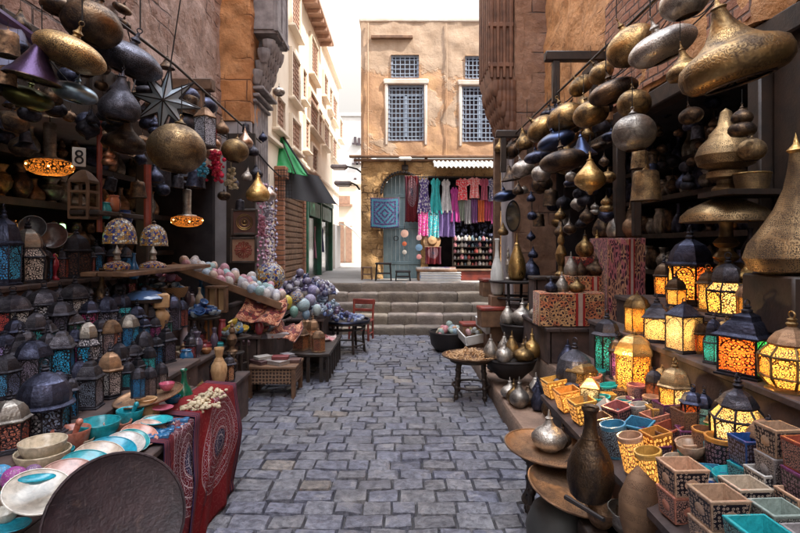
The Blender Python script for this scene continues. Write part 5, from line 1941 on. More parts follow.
H('drop', 'metal_tint', 269, 194, 15, -1.55, 'pale shell coloured drop lamp beside the golden pear', 0, col=(.55, .45, .4))
H('oval', 'silver', 279, 92, 12, -1.65, 'tiny round lamp on top of the green tarpaulin corner', 0, cord=.2)
H('pear', 'tin', 253, 151, 12, -1.7, 'small black pear lamp hanging beside the grey boards', 0)
H('drop', 'tin', 256, 173, 14, -1.65, 'small black drop lamp under the black pear lamp', 0)
H('bell', 'tin', 246, 128, 8, -1.75, 'narrow black bell lamp before the grey boards', 0)
H('drop', 'pewter', 263, 137, 9, -1.7, 'thin pewter drop lamp near the corner boards', 0)
H('amph' if False else 'gourd', 'metal_tint', 109, 158, 14, -2.05, 'small terracotta gourd lamp hanging under the onion lamp', 0, col=(.50, .23, .13))
# dim fill under the beam
for i, (px, py, w_, sh_, mt_, X) in enumerate([(12, 122, 30, 'oval', 'bronze', -2.3), (88, 122, 22, 'globe', 'pewter', -2.3), (150, 122, 20, 'pear', 'pewter', -2.2), (98, 66, 24, 'onion', 'bronze', -2.2),
                                            (145, 92, 24, 'disc', 'tin', -2.2), (196, 178, 18, 'bell', 'pewter', -1.9), (155, 176, 16, 'pear', 'pewter', -2.1), (138, 190, 16, 'bell', 'bronze', -2.1), (232, 182, 14, 'drop', 'pewter', -1.75),
                                            (240, 205, 10, 'bell', 'tin', -1.7), (60, 8, 36, 'disc', 'bronze', -2.1), (20, 24, 20, 'pear', 'bronze', -2.3), (205, 92, 12, 'drop', 'tin', -2.2), (186, 108, 14, 'pear', 'bronze', -2.1),
                                            (141, 158, 13, 'drop', 'pewter', -2.0), (163, 190, 14, 'globe', 'pewter', -2.2), (178, 182, 12, 'bell', 'tin', -2.2), (224, 196, 13, 'oval', 'bronze', -1.8), (247, 176, 11, 'pear', 'silver', -1.7),
                                            (110, 126, 16, 'oval', 'tin', -2.2), (6, 84, 30, 'flare', 'tin', -2.2), (56, 110, 20, 'oval', 'tin', -2.4)]):
    H(sh_, mt_, px, py, w_, X, 'small dim metal lamp among the crowd hanging under the shop beam', rnd.uniform(-5, 15), 'dim metal lamps crowded under the shop beam')

for i in range(120):
    px, py = rnd.uniform(-5, 205), rnd.uniform(30, 190)
    if py < 40 + px * .28 or (py > 150 and px < 30) or (28 < px < 108 and py > 128):
        continue
    X = rnd.uniform(-2.42, -2.0)
    H(rnd.choice(['oval', 'pear', 'drop', 'onion', 'bell', 'flare', 'disc', 'globe', 'gourd']), rnd.choice(['bronze', 'tin', 'pewter', 'tin', 'pewter_pierced', 'copper']), px, py, rnd.uniform(11, 24), X,
      'small dim metal lamp among the crowd hanging under the shop beam', rnd.uniform(-5, 18), 'dim metal lamps crowded under the shop beam', cord=.6)
# star lamp
sp = at(165, 101, X=-1.78)
st = tag(empty('star_lamp', sp, (R(8), R(10), R(12))), 'blue grey glass star lamp edged in black wire on the shop front', 'star lamp')
s_ = 34 / F * sp.y
core = [Vector(v_).normalized() for v_ in [(1, 1, 1), (1, 1, -1), (1, -1, 1), (1, -1, -1), (-1, 1, 1), (-1, 1, -1), (-1, -1, 1), (-1, -1, -1)]]
gm, wm = MB(), MB()
NP = 8
for k in range(NP):
    a = 2 * PI * k / NP + PI / 2
    a0, a1 = a - PI / NP, a + PI / NP
    tip = Vector((math.cos(a), 0, math.sin(a))) * s_
    i0, i1 = Vector((math.cos(a0), 0, math.sin(a0))) * s_ * .40, Vector((math.cos(a1), 0, math.sin(a1))) * s_ * .40
    for sy in (-1, 1):
        c_ = Vector((0, sy * s_ * .26, 0))
        n = gm.add([tip, i0, c_, i1])
        gm.face([n, n + 1, n + 2], [(0, 0), (1, 0), (1, 1)])
        gm.face([n, n + 2, n + 3], [(0, 0), (1, 0), (1, 1)])
        wm.tube([tip, c_], .005, 4)
    wm.tube([tip, i0], .007, 5)
    wm.tube([tip, i1], .007, 5)
gm.build('glass', MT['ceramic'], st, col=(.42, .50, .58), sharp=10)
wm.build('wire_edge', MT['iron'], st)
m = MB()
m.tube([(0, 0, s_), (0, 0, s_ + .7)], .005, 5)
m.build('cord', MT['cord'], st)

# glass lantern hung high
o = lan('house', at(205, 148, X=-1.72), 22, 46, 'square clear glass lantern with copper dome hanging beside the pierced globe', [(.42, .42, .48)], fm='iron', rm='copper', fine=1)

# strings of coloured ornaments
bc = tag(empty('bead_curtain', (-1.9, 8.2, 2.5)), 'curtain of pink violet and grey bead strings on the corner wall', 'bead curtain')
for k in range(9):
    x, y_ = -1.98 + .03 * (k % 3), 7.5 + k * .095
    m = MB()
    for q in range(26):
        m.lathe([(0, -.035), (.05, 0), (0, .035)], 6, (x + rnd.uniform(-.02, .02), y_ + rnd.uniform(-.04, .04), 2.45 - q * .062 + rnd.uniform(-.02, .02)), sx=.5)
    q = kid(m, 'bead_string', MT['paint_tint'], bc, col=rnd.choice([(.45, .28, .36), (.36, .33, .44), (.5, .2, .3), (.42, .4, .46), (.24, .14, .2)]))
def bead_bunch(px, py, w_, h_, X, col, label, n=60):
    p = at(px, py, X=X)
    k = p.y / F
    m = MB()
    for i in range(n):
        a, b_ = max(-.5, min(.5, rnd.gauss(0, .26))), rnd.uniform(-.5, .5)
        m.ball((a * w_ * k * (.6 + b_ * -.5), max(-.4, min(.4, rnd.gauss(0, .2))) * w_ * k, b_ * h_ * k), rnd.uniform(.012, .022), 6, 4)
    m.tube([(0, 0, h_ * k * .4), (0, 0, h_ * k * .5 + .2)], .005, 5)
    o = m.build('bead_bunch', MT['ceramic'], col=col)
    o.location = p
    return tag(o, label, 'beads')
bead_bunch(216, 166, 22, 30, -1.7, (.42, .015, .05), 'bunch of glossy red beads below the pinkish gourd lamp', 110)
bead_bunch(202, 166, 14, 20, -1.75, (.03, .2, .3), 'bunch of teal beads beside the red beads')
bead_bunch(231, 178, 14, 20, -1.7, (.45, .38, .25), 'bunch of cream beads under the medium brass globe')
bead_bunch(268, 208, 14, 24, -1.62, (.4, .38, .44), 'bunch of silver grey beads below the shell coloured lamp')
bead_bunch(262, 226, 12, 20, -1.66, (.48, .2, .28), 'bunch of rose beads against the corner wall')

# framed inlay pictures on the corner post
def inlay(px, py, w_, label, c, ring):
    p = at(px, py, Y=6.6)
    k = p.y / F
    o = tag(empty('inlay_picture', p, (0, 0, R(10))), label, 'picture')
    m = MB()
    S_ = w_ * k
    for sx in (-1, 1):
        m.box((sx * S_ * .46, 0, 0), (S_ * .09, .04, S_), ch=.004)
        m.box((0, 0, sx * S_ * .46), (S_ * .82, .04, S_ * .09), ch=.004)
    m.build('frame', MT['wood_dark'], o)
    m = MB()
    m.box((0, .008, 0), (S_ * .84, .015, S_ * .84))
    m.build('panel', MT['paint_tint'], o, col=c)
    m = MB()
    if ring:
        for r_ in (.12, .24, .30):
            m.ring((0, -.004, 0), S_ * r_, .006, 28, 5, 'Y')
        m.ball((0, -.004, 0), S_ * .07, 10, 6)
        m.build('rosette', MT['brass'], o)
    else:
        for i in range(12):
            a = i * PI / 6
            m.tube([(0, -.003, 0), (S_ * .33 * math.cos(a), -.003, S_ * .33 * math.sin(a))], .006, 4)
            m.ring((S_ * .26 * math.cos(a), -.003, S_ * .26 * math.sin(a)), S_ * .06, .004, 10, 4, 'Y')
        m.build('rosette', MT['wood_red'], o)
    return o
inlay(244.5, 222, 26, 'black framed dark red panel with a round brass rosette', (.10, .03, .02), 1)
inlay(243.5, 250, 26, 'black framed tan panel with a red star rosette', (.34, .18, .11), 0)
m = MB()
m.box((-2.0, 6.72, 1.5), (.36, .06, 3.0))
tag(m.build('display_post', MT['wood_dark']), 'black board post carrying the two framed inlay panels', 'post')

# things in the dark shop
def chandelier(px, py, w_, X, label):
    p = at(px, py, X=X)
    k = w_ / F * p.y
    o = tag(empty('chandelier', p, (0, 0, 0), k), label, 'chandelier')
    m = MB()
    m.lathe([(.12, .95), (.14, .92), (.13, .2), (.16, .12), (.3, .1), (.32, .06), (.1, .02)], 20)
    m.build('column', MT['silver'], o)
    m = MB()
    m.lathe([(.34, .06), (.5, .0), (.52, -.1), (.46, -.2), (.3, -.28), (.05, -.3)], 24)
    m.build('basket', MT['glass_lit_fine'], o, col=(.8, .30, .05))
    bulb_light(p + Vector((0, 0, -.1 * k)), .26 * k)
    for i in range(6):
        a = 2 * PI * i / 6
        m = MB()
        m.ball((.52 * math.cos(a), .52 * math.sin(a), -.08 - .06 * (i % 2)), .022, 8, 6)
        m.build('bulb', MT['bulb'], o)
    m = MB()
    m.tube([(0, 0, .9), (0, 0, 1.6)], .012, 5)
    m.build('cord', MT['cord'], o)
chandelier(50, 163, 42, -2.75, 'lit brass chandelier with a glowing basket deep in the dark shop mouth')
chandelier(187, 218, 30, -2.3, 'lit brass chandelier with a pewter column near the inlay panels')
ss = tag(empty('number_plate', at(79, 157, X=-2.3), (0, 0, R(35))), 'small white enamel plate with a black 8 in the shop shade', 'plate')
k = at(79, 157, X=-2.3).y / F
m = MB()
m.box((0, 0, 0), (12 * k, .012, 19 * k), ch=.003)
m.build('plate', MT['limewash'], ss)
m = MB()
m.ring((0, -.008, 3.3 * k), 2.6 * k, 1.0 * k, 18, 5, 'Y')
m.ring((0, -.008, -3.2 * k), 3.1 * k, 1.0 * k, 18, 5, 'Y')
m.build('numeral', MT['iron'], ss)
# open wooden lantern frame and bamboo pole
wf = tag(empty('wooden_lantern', at(84, 218, X=-2.35)), 'open brown wooden lantern frame hanging in the shop mouth', 'lantern')
k = at(84, 218, X=-2.35).y / F
m = MB()
for sx in (-1, 1):
    for sy in (-1, 1):
        m.box((sx * 9 * k, sy * 9 * k, 18 * k), (2.4 * k, 2.4 * k, 36 * k))
for z in (0, 10, 26, 36):
    for sx in (-1, 1):
        m.box((sx * 9 * k, 0, z * k), (2.2 * k, 20.2 * k, 2.4 * k))
        m.box((0, sx * 9 * k, z * k), (16 * k, 2.2 * k, 2.2 * k))
m.build('frame', MT['wood'], wf)
m = MB()
m.lathe([(14 * k, 37 * k), (12 * k, 40 * k), (6 * k, 46 * k), (2 * k, 48 * k)], 4, rot=PI / 4)
m.build('roof', MT['wood'], wf)
m = MB()
m.tube([at(99.5, 120, X=-2.3), at(99.5, 232, X=-2.3)], .02, 8)
tag(m.build('pole', MT['wood_red']), 'thin red pole standing in front of the dark shop', 'pole')
m = MB()
m.tube([at(147.5, 165, X=-2.1), at(147.5, 232, X=-2.1)], .03, 8)
tag(m.build('pole', MT['wood_red']), 'thicker plum pole between the mosaic lamps', 'pole')
# back shelves with dim ware
for zz, lb_ in ((1.5, 'lower'), (1.95, 'middle'), (2.35, 'upper')):
    m = MB()
    m.box((-3.3, 3.8, zz), (.5, 6.8, .03))
    m.box((-3.07, 3.8, zz + .0), (.03, 6.8, .06))
    tag(m.build('wall_shelf', MT['wood_dark']), lb_ + ' dark shelf along the back of the lantern shop', 'shelf')
    for k in range(22):
        y_ = 2.6 + k * .2 + rnd.uniform(-.05, .05)
        sh_ = rnd.choice(['amphora', 'urn', 'pot', 'bottle', 'baluster'])
        h_ = rnd.uniform(.20, .34)
        vase(sh_, rnd.choice(['bronze', 'pewter', 'copper', 'brass', 'silver']), Vector((-3.15, y_, zz + .016)), 24 * rnd.uniform(.8, 1.2) * 4 / y_, h_ * F / y_, 'dim metal ' + {'amphora': 'vase', 'bottle': 'bottle', 'urn': 'urn', 'baluster': 'candlestick', 'pot': 'pot'}[sh_] + ' on the dark back shelves of the lantern shop', None, 'dim %ss on the back shelves' % sh_)
for px, py, w_, c, lb_ in [(33, 228, 24, (.05, .045, .05), 'dark round plate propped on the wall behind the white domed lantern'), (53, 236, 26, (.12, .06, .05), 'brown round plate propped beside the dark plate')]:
    p = at(px, py, X=-2.62)
    put('dish', p, w_ / F * p.y, lb_, col=c, rot=(R(80), R(0), R(28)))
bench('wall_ledge', 'ledge', 'red brown ledge with small glowing jars across the shop mouth', -2.95, -2.76, 2.2, 4.6, 1.70, 'wood', legs=False, skirt=False, zb=1.64)
for px, mt_, lb_ in [(32, 'bulb', 'small orange glowing jar on the ledge'), (54, 'bulb_green', 'small green glowing jar on the ledge beside another'), (62, 'bulb_green', 'small yellow green glowing jar on the ledge near the wooden lantern')]:
    p = at(px, 200, X=-2.85)
    p.z = 1.702
    o = tag(empty('glowing_jar', p), lb_, 'jar')
    k = p.y / F
    m = MB()
    m.lathe([(0, 0), (3 * k, 0), (3.4 * k, 3 * k), (3 * k, 8 * k), (2 * k, 9 * k)], 10)
    m.build('glass', MT[mt_], o)
    m = MB()
    m.lathe([(2.2 * k, 9 * k), (2.6 * k, 10 * k), (0, 12 * k)], 10)
    m.build('cap', MT['bronze'], o)
for i in range(10):
    p = row(5, 12 + i * 13)
    p = Vector((-2.86, -2.86 * F / (12 + i * 13 - CX), 1.702))
    if i not in (1, 3, 4):
        vase(rnd.choice(['pot', 'urn', 'bottle']), 'bronze', p, 9, 12, 'tiny bronze vessel in the row on the glowing ledge', None, 'tiny bronze vessels on the ledge')
# red figurine
fg = tag(empty('figurine', row(5, 55)), 'small red painted bird figurine beside the white domed lantern', 'figurine')
k = row(5, 55).y / F
m = MB()
m.lathe([(0, 0), (4 * k, 0), (4 * k, 2 * k), (1.5 * k, 4 * k), (1.6 * k, 8 * k), (4 * k, 14 * k), (3.5 * k, 19 * k), (1.8 * k, 22 * k), (2.2 * k, 25 * k), (0, 27 * k)], 12)
m.build('body', MT['ceramic'], fg, col=(.32, .02, .04))
m = MB()
m.tube([(0, 0, 25 * k), (3 * k, -2 * k, 25.5 * k), (5 * k, -3 * k, 23 * k)], 1.0 * k, 6, r1=.2 * k)
m.build('beak', MT['ceramic'], fg, col=(.5, .3, .1))

# mosaic dome lamps
t = NT('mosaic_glass')
uv = t.coord('UV', (46, 46, 1))
e = t.vor(uv, 1.0, 'DISTANCE_TO_EDGE', .8, dim='2D')
cc = t.n('SeparateColor', {0: t.vor(uv, 1.0, 'F1', .8, 'Color', dim='2D')})
c1 = t.mix(t.ramp(cc.outputs[0], .45, .5), t.mix(1, t.tint(), (.45, .42, .45), 'MULTIPLY'), (.34, .18, .05))
c1 = t.mix(t.ramp(cc.outputs[1], .72, .76), c1, (.02, .03, .18))
c1 = t.mix(t.ramp(cc.outputs[2], .78, .8), c1, (.42, .40, .36))
mk = t.ramp(e, .05, .09)
MT['mosaic'] = t.pbr(t.mix(mk, (.02, .016, .02), c1), .25, 0, t.bump(mk, .5, .004), t.mix(1, c1, (1, .8, .5), 'MULTIPLY'), t.m_('MULTIPLY', mk, .05))
@kind('mosaic', 'mosaic_lamp', 'lamp')
def _():
    o = empty('mosaic_lamp')
    m = MB()
    m.lathe([(.5, -.42), (.5, -.3), (.48, -.1), (.42, .12), (.32, .28), (.18, .38), (.08, .41)], 32)
    m.build('shade', MT['mosaic'], o, col=(.35, .28, .22))
    m = MB()
    m.ring((0, 0, -.42), .5, .02, 32, 6)
    m.lathe([(.09, .40), (.06, .46), (.09, .5), (0, .56)], 12)
    m.build('fitting', MT['bronze'], o)
    m = MB()
    m.tube([(0, 0, .55), (0, 0, 1.4)], .012, 5)
    m.build('cord', MT['cord'], o)
    return o
for px, py, w_, X, lb_ in [(120, 231, 31, -2.05, 'larger mosaic glass dome lamp with amber and blue tiles'), (154, 235, 26, -2.0, 'smaller mosaic glass dome lamp beside the plum pole')]:
    p = at(px, py, X=X)
    put('mosaic', p, w_ / F * p.y, lb_)
@kind('mosaic_table', 'mosaic_table_lamp', 'lamp')
def _():
    o = empty('mosaic_table_lamp')
    m = MB()
    m.lathe([(0, 0), (.22, 0), (.2, .05), (.1, .1), (.1, .22), (.16, .26)], 16)
    m.build('foot', MT['bronze'], o)
    m = MB()
    m.lathe([(.2, .26), (.46, .36), (.5, .46), (.46, .56), (.22, .66), (.1, .7)], 28)
    m.build('shade', MT['mosaic'], o, col=(.5, .3, .33))
    m = MB()
    m.lathe([(.1, .7), (.14, .76), (.1, .9), (.16, 1.0), (.05, 1.2), (0, 1.35)], 14)
    m.build('finial', MT['silver'], o)
    return o
for px, lb_ in [(117, 'pink mosaic table lamp under the larger dome lamp'), (153, 'pink mosaic table lamp under the smaller dome lamp')]:
    p = at(px, 278, X=-2.18)
    put('mosaic_table', p, 25 / F * p.y, lb_)
p0, p1 = at(100, 279, X=-2.18), at(178, 279, X=-2.0)
bench('wall_shelf', 'shelf', 'thin wooden shelf carrying the two pink mosaic table lamps', -2.35, -1.98, 3.9, 5.6, 1.40, 'wood', legs=False, skirt=False, zb=1.36)
vase('bottle', 'ceramic', at(134, 279, X=-2.18), 11, 26, 'blue glazed bottle between the pink mosaic lamps', col=(.02, .12, .28))
for px, py, w_, h_, c, lb_ in [(113, 206, 14, 18, (.55, .17, .08), 'terracotta orange pot stacked high above the mosaic lamp'), (105, 213, 12, 18, (.02, .26, .28), 'teal pot stacked beside the terracotta pot'), (125, 219, 14, 16, (.03, .08, .28), 'cobalt pot stacked beside the terracotta pot')]:
    vase('pot', 'ceramic', at(px, py + 6, X=-2.3), w_, h_, lb_, 'pot', col=c)
bench('wall_shelf', 'shelf', 'short dark shelf holding the orange teal and cobalt pots', -2.42, -2.2, 3.9, 4.75, at(113, 213, X=-2.3).z, 'wood_dark', legs=False, skirt=False, zb=at(113, 213, X=-2.3).z - .05)

# round table with a blue dome lid
def round_table(px, py, w_, Y, label, mt='wood_dark', zt=None):
    p = at(px, py, Y=Y)
    o = tag(empty('round_table', (p.x, p.y, 0)), label, 'table')
    r_ = w_ / F * Y / 2
    m = MB()
    m.lathe([(0, p.z - .03), (r_ * .97, p.z - .03), (r_, p.z - .02), (r_, p.z - .005), (r_ * .97, p.z), (0, p.z)], 32)
    m.build('tabletop', MT[mt], o)
    for i in range(6):
        a = 2 * PI * i / 6
        m = MB()
        m.tube([(r_ * .8 * math.cos(a), r_ * .8 * math.sin(a), 0), (r_ * .72 * math.cos(a), r_ * .72 * math.sin(a), p.z * .55), (r_ * .8 * math.cos(a), r_ * .8 * math.sin(a), p.z - .03)], .02, 6)
        m.build('leg', MT[mt], o)
    m = MB()
    m.ring((0, 0, p.z * .3), r_ * .76, .014, 24, 5)
    m.ring((0, 0, p.z * .8), r_ * .76, .02, 24, 5)
    m.build('stretcher', MT[mt], o)
    return o, Vector((p.x, p.y, p.z))
_, q = round_table(144, 298, 42, 4.25, 'black round table with a blue enamel lid on top')
m = MB()
k = q.y / F
m.lathe([(22 * k, 0), (21 * k, 1.2 * k), (16 * k, 5 * k), (9 * k, 7.5 * k), (2 * k, 8 * k), (2.6 * k, 10 * k), (0, 11 * k)], 28)
o = m.build('enamel_lid', MT['ceramic'], col=(.06, .12, .26))
o.location = q
tag(o, 'shallow blue enamel dome lid on the black round table', 'lid')

# basket, eggs, pottery and the crowded stall
bk = tag(empty('basket', at(166, 297, Y=5.0)), 'long low woven basket of blue and white pottery', 'basket')
k = 5.0 / F
t = NT('wicker')
v = t.coord('UV', (70, 200, 1))
ch_ = t.n('TexChecker', {'Vector': v, 'Color1': (.34, .20, .09), 'Color2': (.14, .075, .035), 'Scale': 1.0})
MT['wicker'] = t.pbr(ch_.outputs[0], .7, 0, t.bump(ch_.outputs[1], .6, .006))
m = MB()
m.lathe([(0, 0), (18 * k, 0), (21 * k, 6 * k), (22 * k, 10 * k), (21 * k, 10 * k), (17 * k, 2 * k), (0, 1.5 * k)], 32, sy=.6)
m.build('weave', MT['wicker'], bk)
def pile(cx, cy, cz, rx, ry, h, n, cols, name, cat, labels, key='ball', smin=.04, smax=.07, group=True):
    for i in range(n):
        a, r_ = rnd.uniform(0, 2 * PI), math.sqrt(rnd.random())
        j = rnd.randrange(len(cols))
        z = cz + h * (1 - r_) * rnd.uniform(.6, 1)
        kk = key if key != 'mix' else rnd.choice(['ball', 'bowl', 'ware', 'egg', 'flatbox', 'ware'])
        put(kk, Vector((cx + rx * r_ * math.cos(a), cy + ry * r_ * math.sin(a), z)), rnd.uniform(smin, smax), labels[j].replace('bead ball', KINDS[kk][2] if kk != 'ball' else 'ball'), 'pile: ' + labels[j].replace('bead ball', KINDS[kk][2] if kk != 'ball' else 'ball') if group else None, (rnd.uniform(-.6, .6), rnd.uniform(-.6, .6), 0), cols[j])
p = at(166, 294, Y=5.0)
pile(p.x, p.y, p.z + .02, .17, .10, .07, 16, [(.05, .16, .38), (.5, .52, .56), (.2, .3, .42)], '', '', ['blue pottery cup heaped in the woven basket', 'white pottery cup heaped in the woven basket', 'blue grey pottery cup heaped in the woven basket'], 'bowl', .07, .10)
p = at(160, 282, Y=5.3)
pile(p.x - .1, p.y, p.z, .3, .12, .08, 18, [(.4, .2, .34), (.5, .42, .46), (.45, .1, .12)], '', '', ['mauve bowl in the heap behind the woven basket', 'pale lilac bowl in the heap behind the woven basket', 'red bowl in the heap behind the woven basket'], 'bowl', .07, .11)
# sloping tray of pastel eggs: two long rows, one thing per egg
EC = [((.34, .52, .52), 'mint'), ((.60, .30, .36), 'rose'), ((.60, .57, .55), 'white'), ((.36, .47, .58), 'sky blue'), ((.62, .47, .38), 'peach'), ((.50, .50, .55), 'lilac grey')]
et = tag(empty('egg_tray', (-1.95, 6.0, .9)), 'sloping board tray under the double row of pastel stone eggs', 'tray')
a, b_ = at(183, 266, Y=6.05), at(280, 303, Y=6.0)
m = MB()
d_ = b_ - a
L_ = d_.length
ang = math.atan2(-d_.z, d_.x)
m.box(tuple((a + b_) / 2 + Vector((0, .05, -.03))), (L_ + .1, .46, .03), rot=Matrix.Rotation(ang, 3, 'Y'), ch=.006)
m.box(tuple((a + b_) / 2 + Vector((0, -.17, .0))), (L_ + .1, .02, .07), rot=Matrix.Rotation(ang, 3, 'Y'), ch=.004)
kid(m, 'board', MT['wood'], et)
for r_ in range(4):
    for i in range(14):
        u = (i + .5) / 14
        c, nm = EC[(i * 2 + r_ * 3 + rnd.randrange(3)) % 6]
        p = a.lerp(b_, u + rnd.uniform(-.015, .015)) + Vector((0, -.10 + r_ * .10 + rnd.uniform(-.02, .02), rnd.uniform(0, .018) * r_))
        put('egg', p, rnd.uniform(.11, .155), nm + ' stone egg in the sloping tray', nm + ' stone eggs in the sloping tray', (rnd.uniform(-.7, .7), rnd.uniform(-.7, .7), 0), c)
for px, py, w_, Y, c, key, mt_, lb_ in [
        (270, 292, 30, 6.6, (.45, .50, .56), 'ball', 'mosaic', 'largest pale blue and white mosaic globe at the end of the egg tray'),
        (287, 310, 15, 6.3, (.66, .52, .06), 'egg', None, 'bright yellow stone egg standing among the globes'),
        (276, 312, 17, 6.2, (.45, .33, .36), 'ball', 'mosaic', 'dusty pink mosaic globe beside the yellow egg'),
        (297, 305, 14, 6.6, (.28, .36, .46), 'ball', 'mosaic', 'slate blue mosaic globe behind the yellow egg'),
        (303, 312, 14, 6.6, (.35, .48, .52), 'ball', None, 'pale aqua stone globe by the yellow egg'),
        (310, 306, 12, 7.0, (.30, .28, .42), 'ball', None, 'violet stone globe behind the aqua globe'),
        (294, 318, 12, 6.3, (.16, .34, .28), 'egg', None, 'sea green stone egg before the aqua globe'),
        (317, 316, 12, 6.9, (.45, .55, .55), 'egg', None, 'whitish stone egg near the copper lanterns'),
        (306, 320, 11, 6.6, (.22, .36, .5), 'egg', None, 'clear blue stone egg near the copper lanterns'),
        (313, 297, 12, 7.3, (.22, .20, .36), 'ball', None, 'indigo stone globe at the back near the steps'),
        (322, 304, 11, 7.4, (.24, .30, .44), 'ball', None, 'denim blue stone globe at the back near the steps')]:
    p = at(px, py, Y=Y)
    o = put(key, p, w_ / F * Y, lb_, col=c)
    if mt_:
        me = o.data.copy()
        me.materials[0] = MT['mosaic']
        o.data = me
def drape(px0, px1, py0, py1, Y, label, mt, seed=0):
    p, q = at(px0, py0, Y=Y), at(px1, py1, Y=Y)
    rr = random.Random(seed)
    def fn(u, v):
        x = p.x + (q.x - p.x) * u
        z = p.z + (q.z - p.z) * v - .10 * math.sin(PI * u) * (1 - v) - (.06 * u)
        return (x + .03 * math.sin(v * 4), Y + .12 - .28 * v + .03 * math.sin(u * 13 + v * 3) + .02 * math.sin(u * 29), z + .018 * math.sin(u * 11 + 1))
    m = MB()
    m.grid(fn, 30, 14, .008)
    return tag(m.build('cloth', MT[mt], sharp=180), label, 'cloth')
drape(241, 284, 292, 318, 5.9, 'crimson cloth draped over the stall below the egg tray', 'cloth_red', 1)
drape(274, 300, 316, 334, 6.0, 'second crimson cloth hanging beside the copper lanterns', 'cloth_red', 2)
cab = tag(empty('cabinet', at(217, 311, Y=5.6)), 'small brown wooden glass case standing among the pottery', 'cabinet')
k = 5.6 / F
m = MB()
for sx in (-1, 0, 1):
    m.box((sx * 9 * k, 0, 12 * k), (2.2 * k, 8 * k, 24 * k))
for z in (0, 24):
    m.box((0, 0, z * k), (20.2 * k, 9 * k, 2 * k))
m.build('frame', MT['wood'], cab)
m = MB()
m.box((0, 2 * k, 12 * k), (18 * k, 1 * k, 22 * k))
m.build('back', MT['wood_pale'], cab)
def stand(px, py, w_, h_, Y, label):
    """dark octagonal pedestal carrying a heap"""
    p = at(px, py, Y=Y)
    k = Y / F
    o = tag(empty('pedestal', p - Vector((0, 0, h_ * k))), label, 'pedestal')
    m = MB()
    m.lathe([(0, (h_ - 1.5) * k), (w_ * .48 * k, (h_ - 1.5) * k), (w_ * .5 * k, h_ * k), (0, h_ * k)], 24)
    m.build('top', MT['wood_dark'], o)
    m = MB()
    for i in range(8):
        a = 2 * PI * i / 8
        m.tube([(w_ * .40 * k * math.cos(a), w_ * .40 * k * math.sin(a), 0), (w_ * .34 * k * math.cos(a), w_ * .34 * k * math.sin(a), (h_ - 1.5) * k)], 1.2 * k, 5)
    m.ring((0, 0, h_ * k * .25), w_ * .37 * k, .9 * k, 20, 5)
    m.build('legs' if False else 'leg_frame', MT['wood_dark'], o)
    return p
p = stand(203, 317, 34, 36, 5.2, 'dark pedestal under the heap of cobalt pottery')
pile(p.x, p.y, p.z + .01, .13, .12, .15, 26, [(.03, .06, .22), (.34, .42, .5), (.06, .14, .34)], '', '', ['navy saucer in the domed pottery heap', 'pale blue saucer in the domed pottery heap', 'cobalt saucer in the domed pottery heap'], 'bowl', .07, .10)
p = stand(236, 336, 30, 34, 5.3, 'dark pedestal under the blue pottery with yellow flowers')
pile(p.x, p.y, p.z + .01, .12, .10, .13, 20, [(.05, .14, .3), (.4, .46, .5), (.62, .42, .06)], '', '', ['dark blue cup heaped on the second pedestal', 'pale cup heaped on the second pedestal', 'yellow cup heaped on the second pedestal'], 'bowl', .06, .10)
for px, py, w_, h_, Y, lb_ in [(183, 372, 32, 32, 4.6, 'dark carved pedestal with a copper candle lamp'), (232, 352, 24, 30, 5.1, 'dark carved pedestal behind the beige vase')]:
    p = stand(px, py, w_, h_, Y, lb_)
    vase('baluster', 'copper', p, 14, 30, 'copper candle lamp standing on the ' + ('first' if px < 200 else 'smaller') + ' carved pedestal', 'candlestick')
vase('amphora', 'wood_pale', Vector((-1.50, 1.50 * F / 181, .42)), 17, 40, 'tall beige turned vase on the low plank bench', 'vase')
vase('bottle', 'brass', Vector((-1.56, 1.56 * F / 212, .42)), 11, 28, 'small brass bell shaped bottle on the low plank bench', 'bottle')
lan('house', Vector((-1.48, 1.48 * F / 198, .42)), 13, 24, 'little brass framed glass lantern beside the beige vase', [(.4, .34, .26)], fm='brass', rm='brass', fine=1)
vase('urn', 'bronze', Vector((-1.52, 1.52 * F / 168, .42)), 12, 24, 'dark bronze urn behind the beige vase', 'urn')
CW = [((.46, .2, .08), 'orange brown'), ((.03, .14, .3), 'cobalt'), ((.03, .3, .32), 'teal'), ((.5, .42, .32), 'cream'), ((.3, .05, .06), 'dark red'), ((.1, .08, .12), 'blackish'), ((.36, .3, .34), 'mauve grey')]
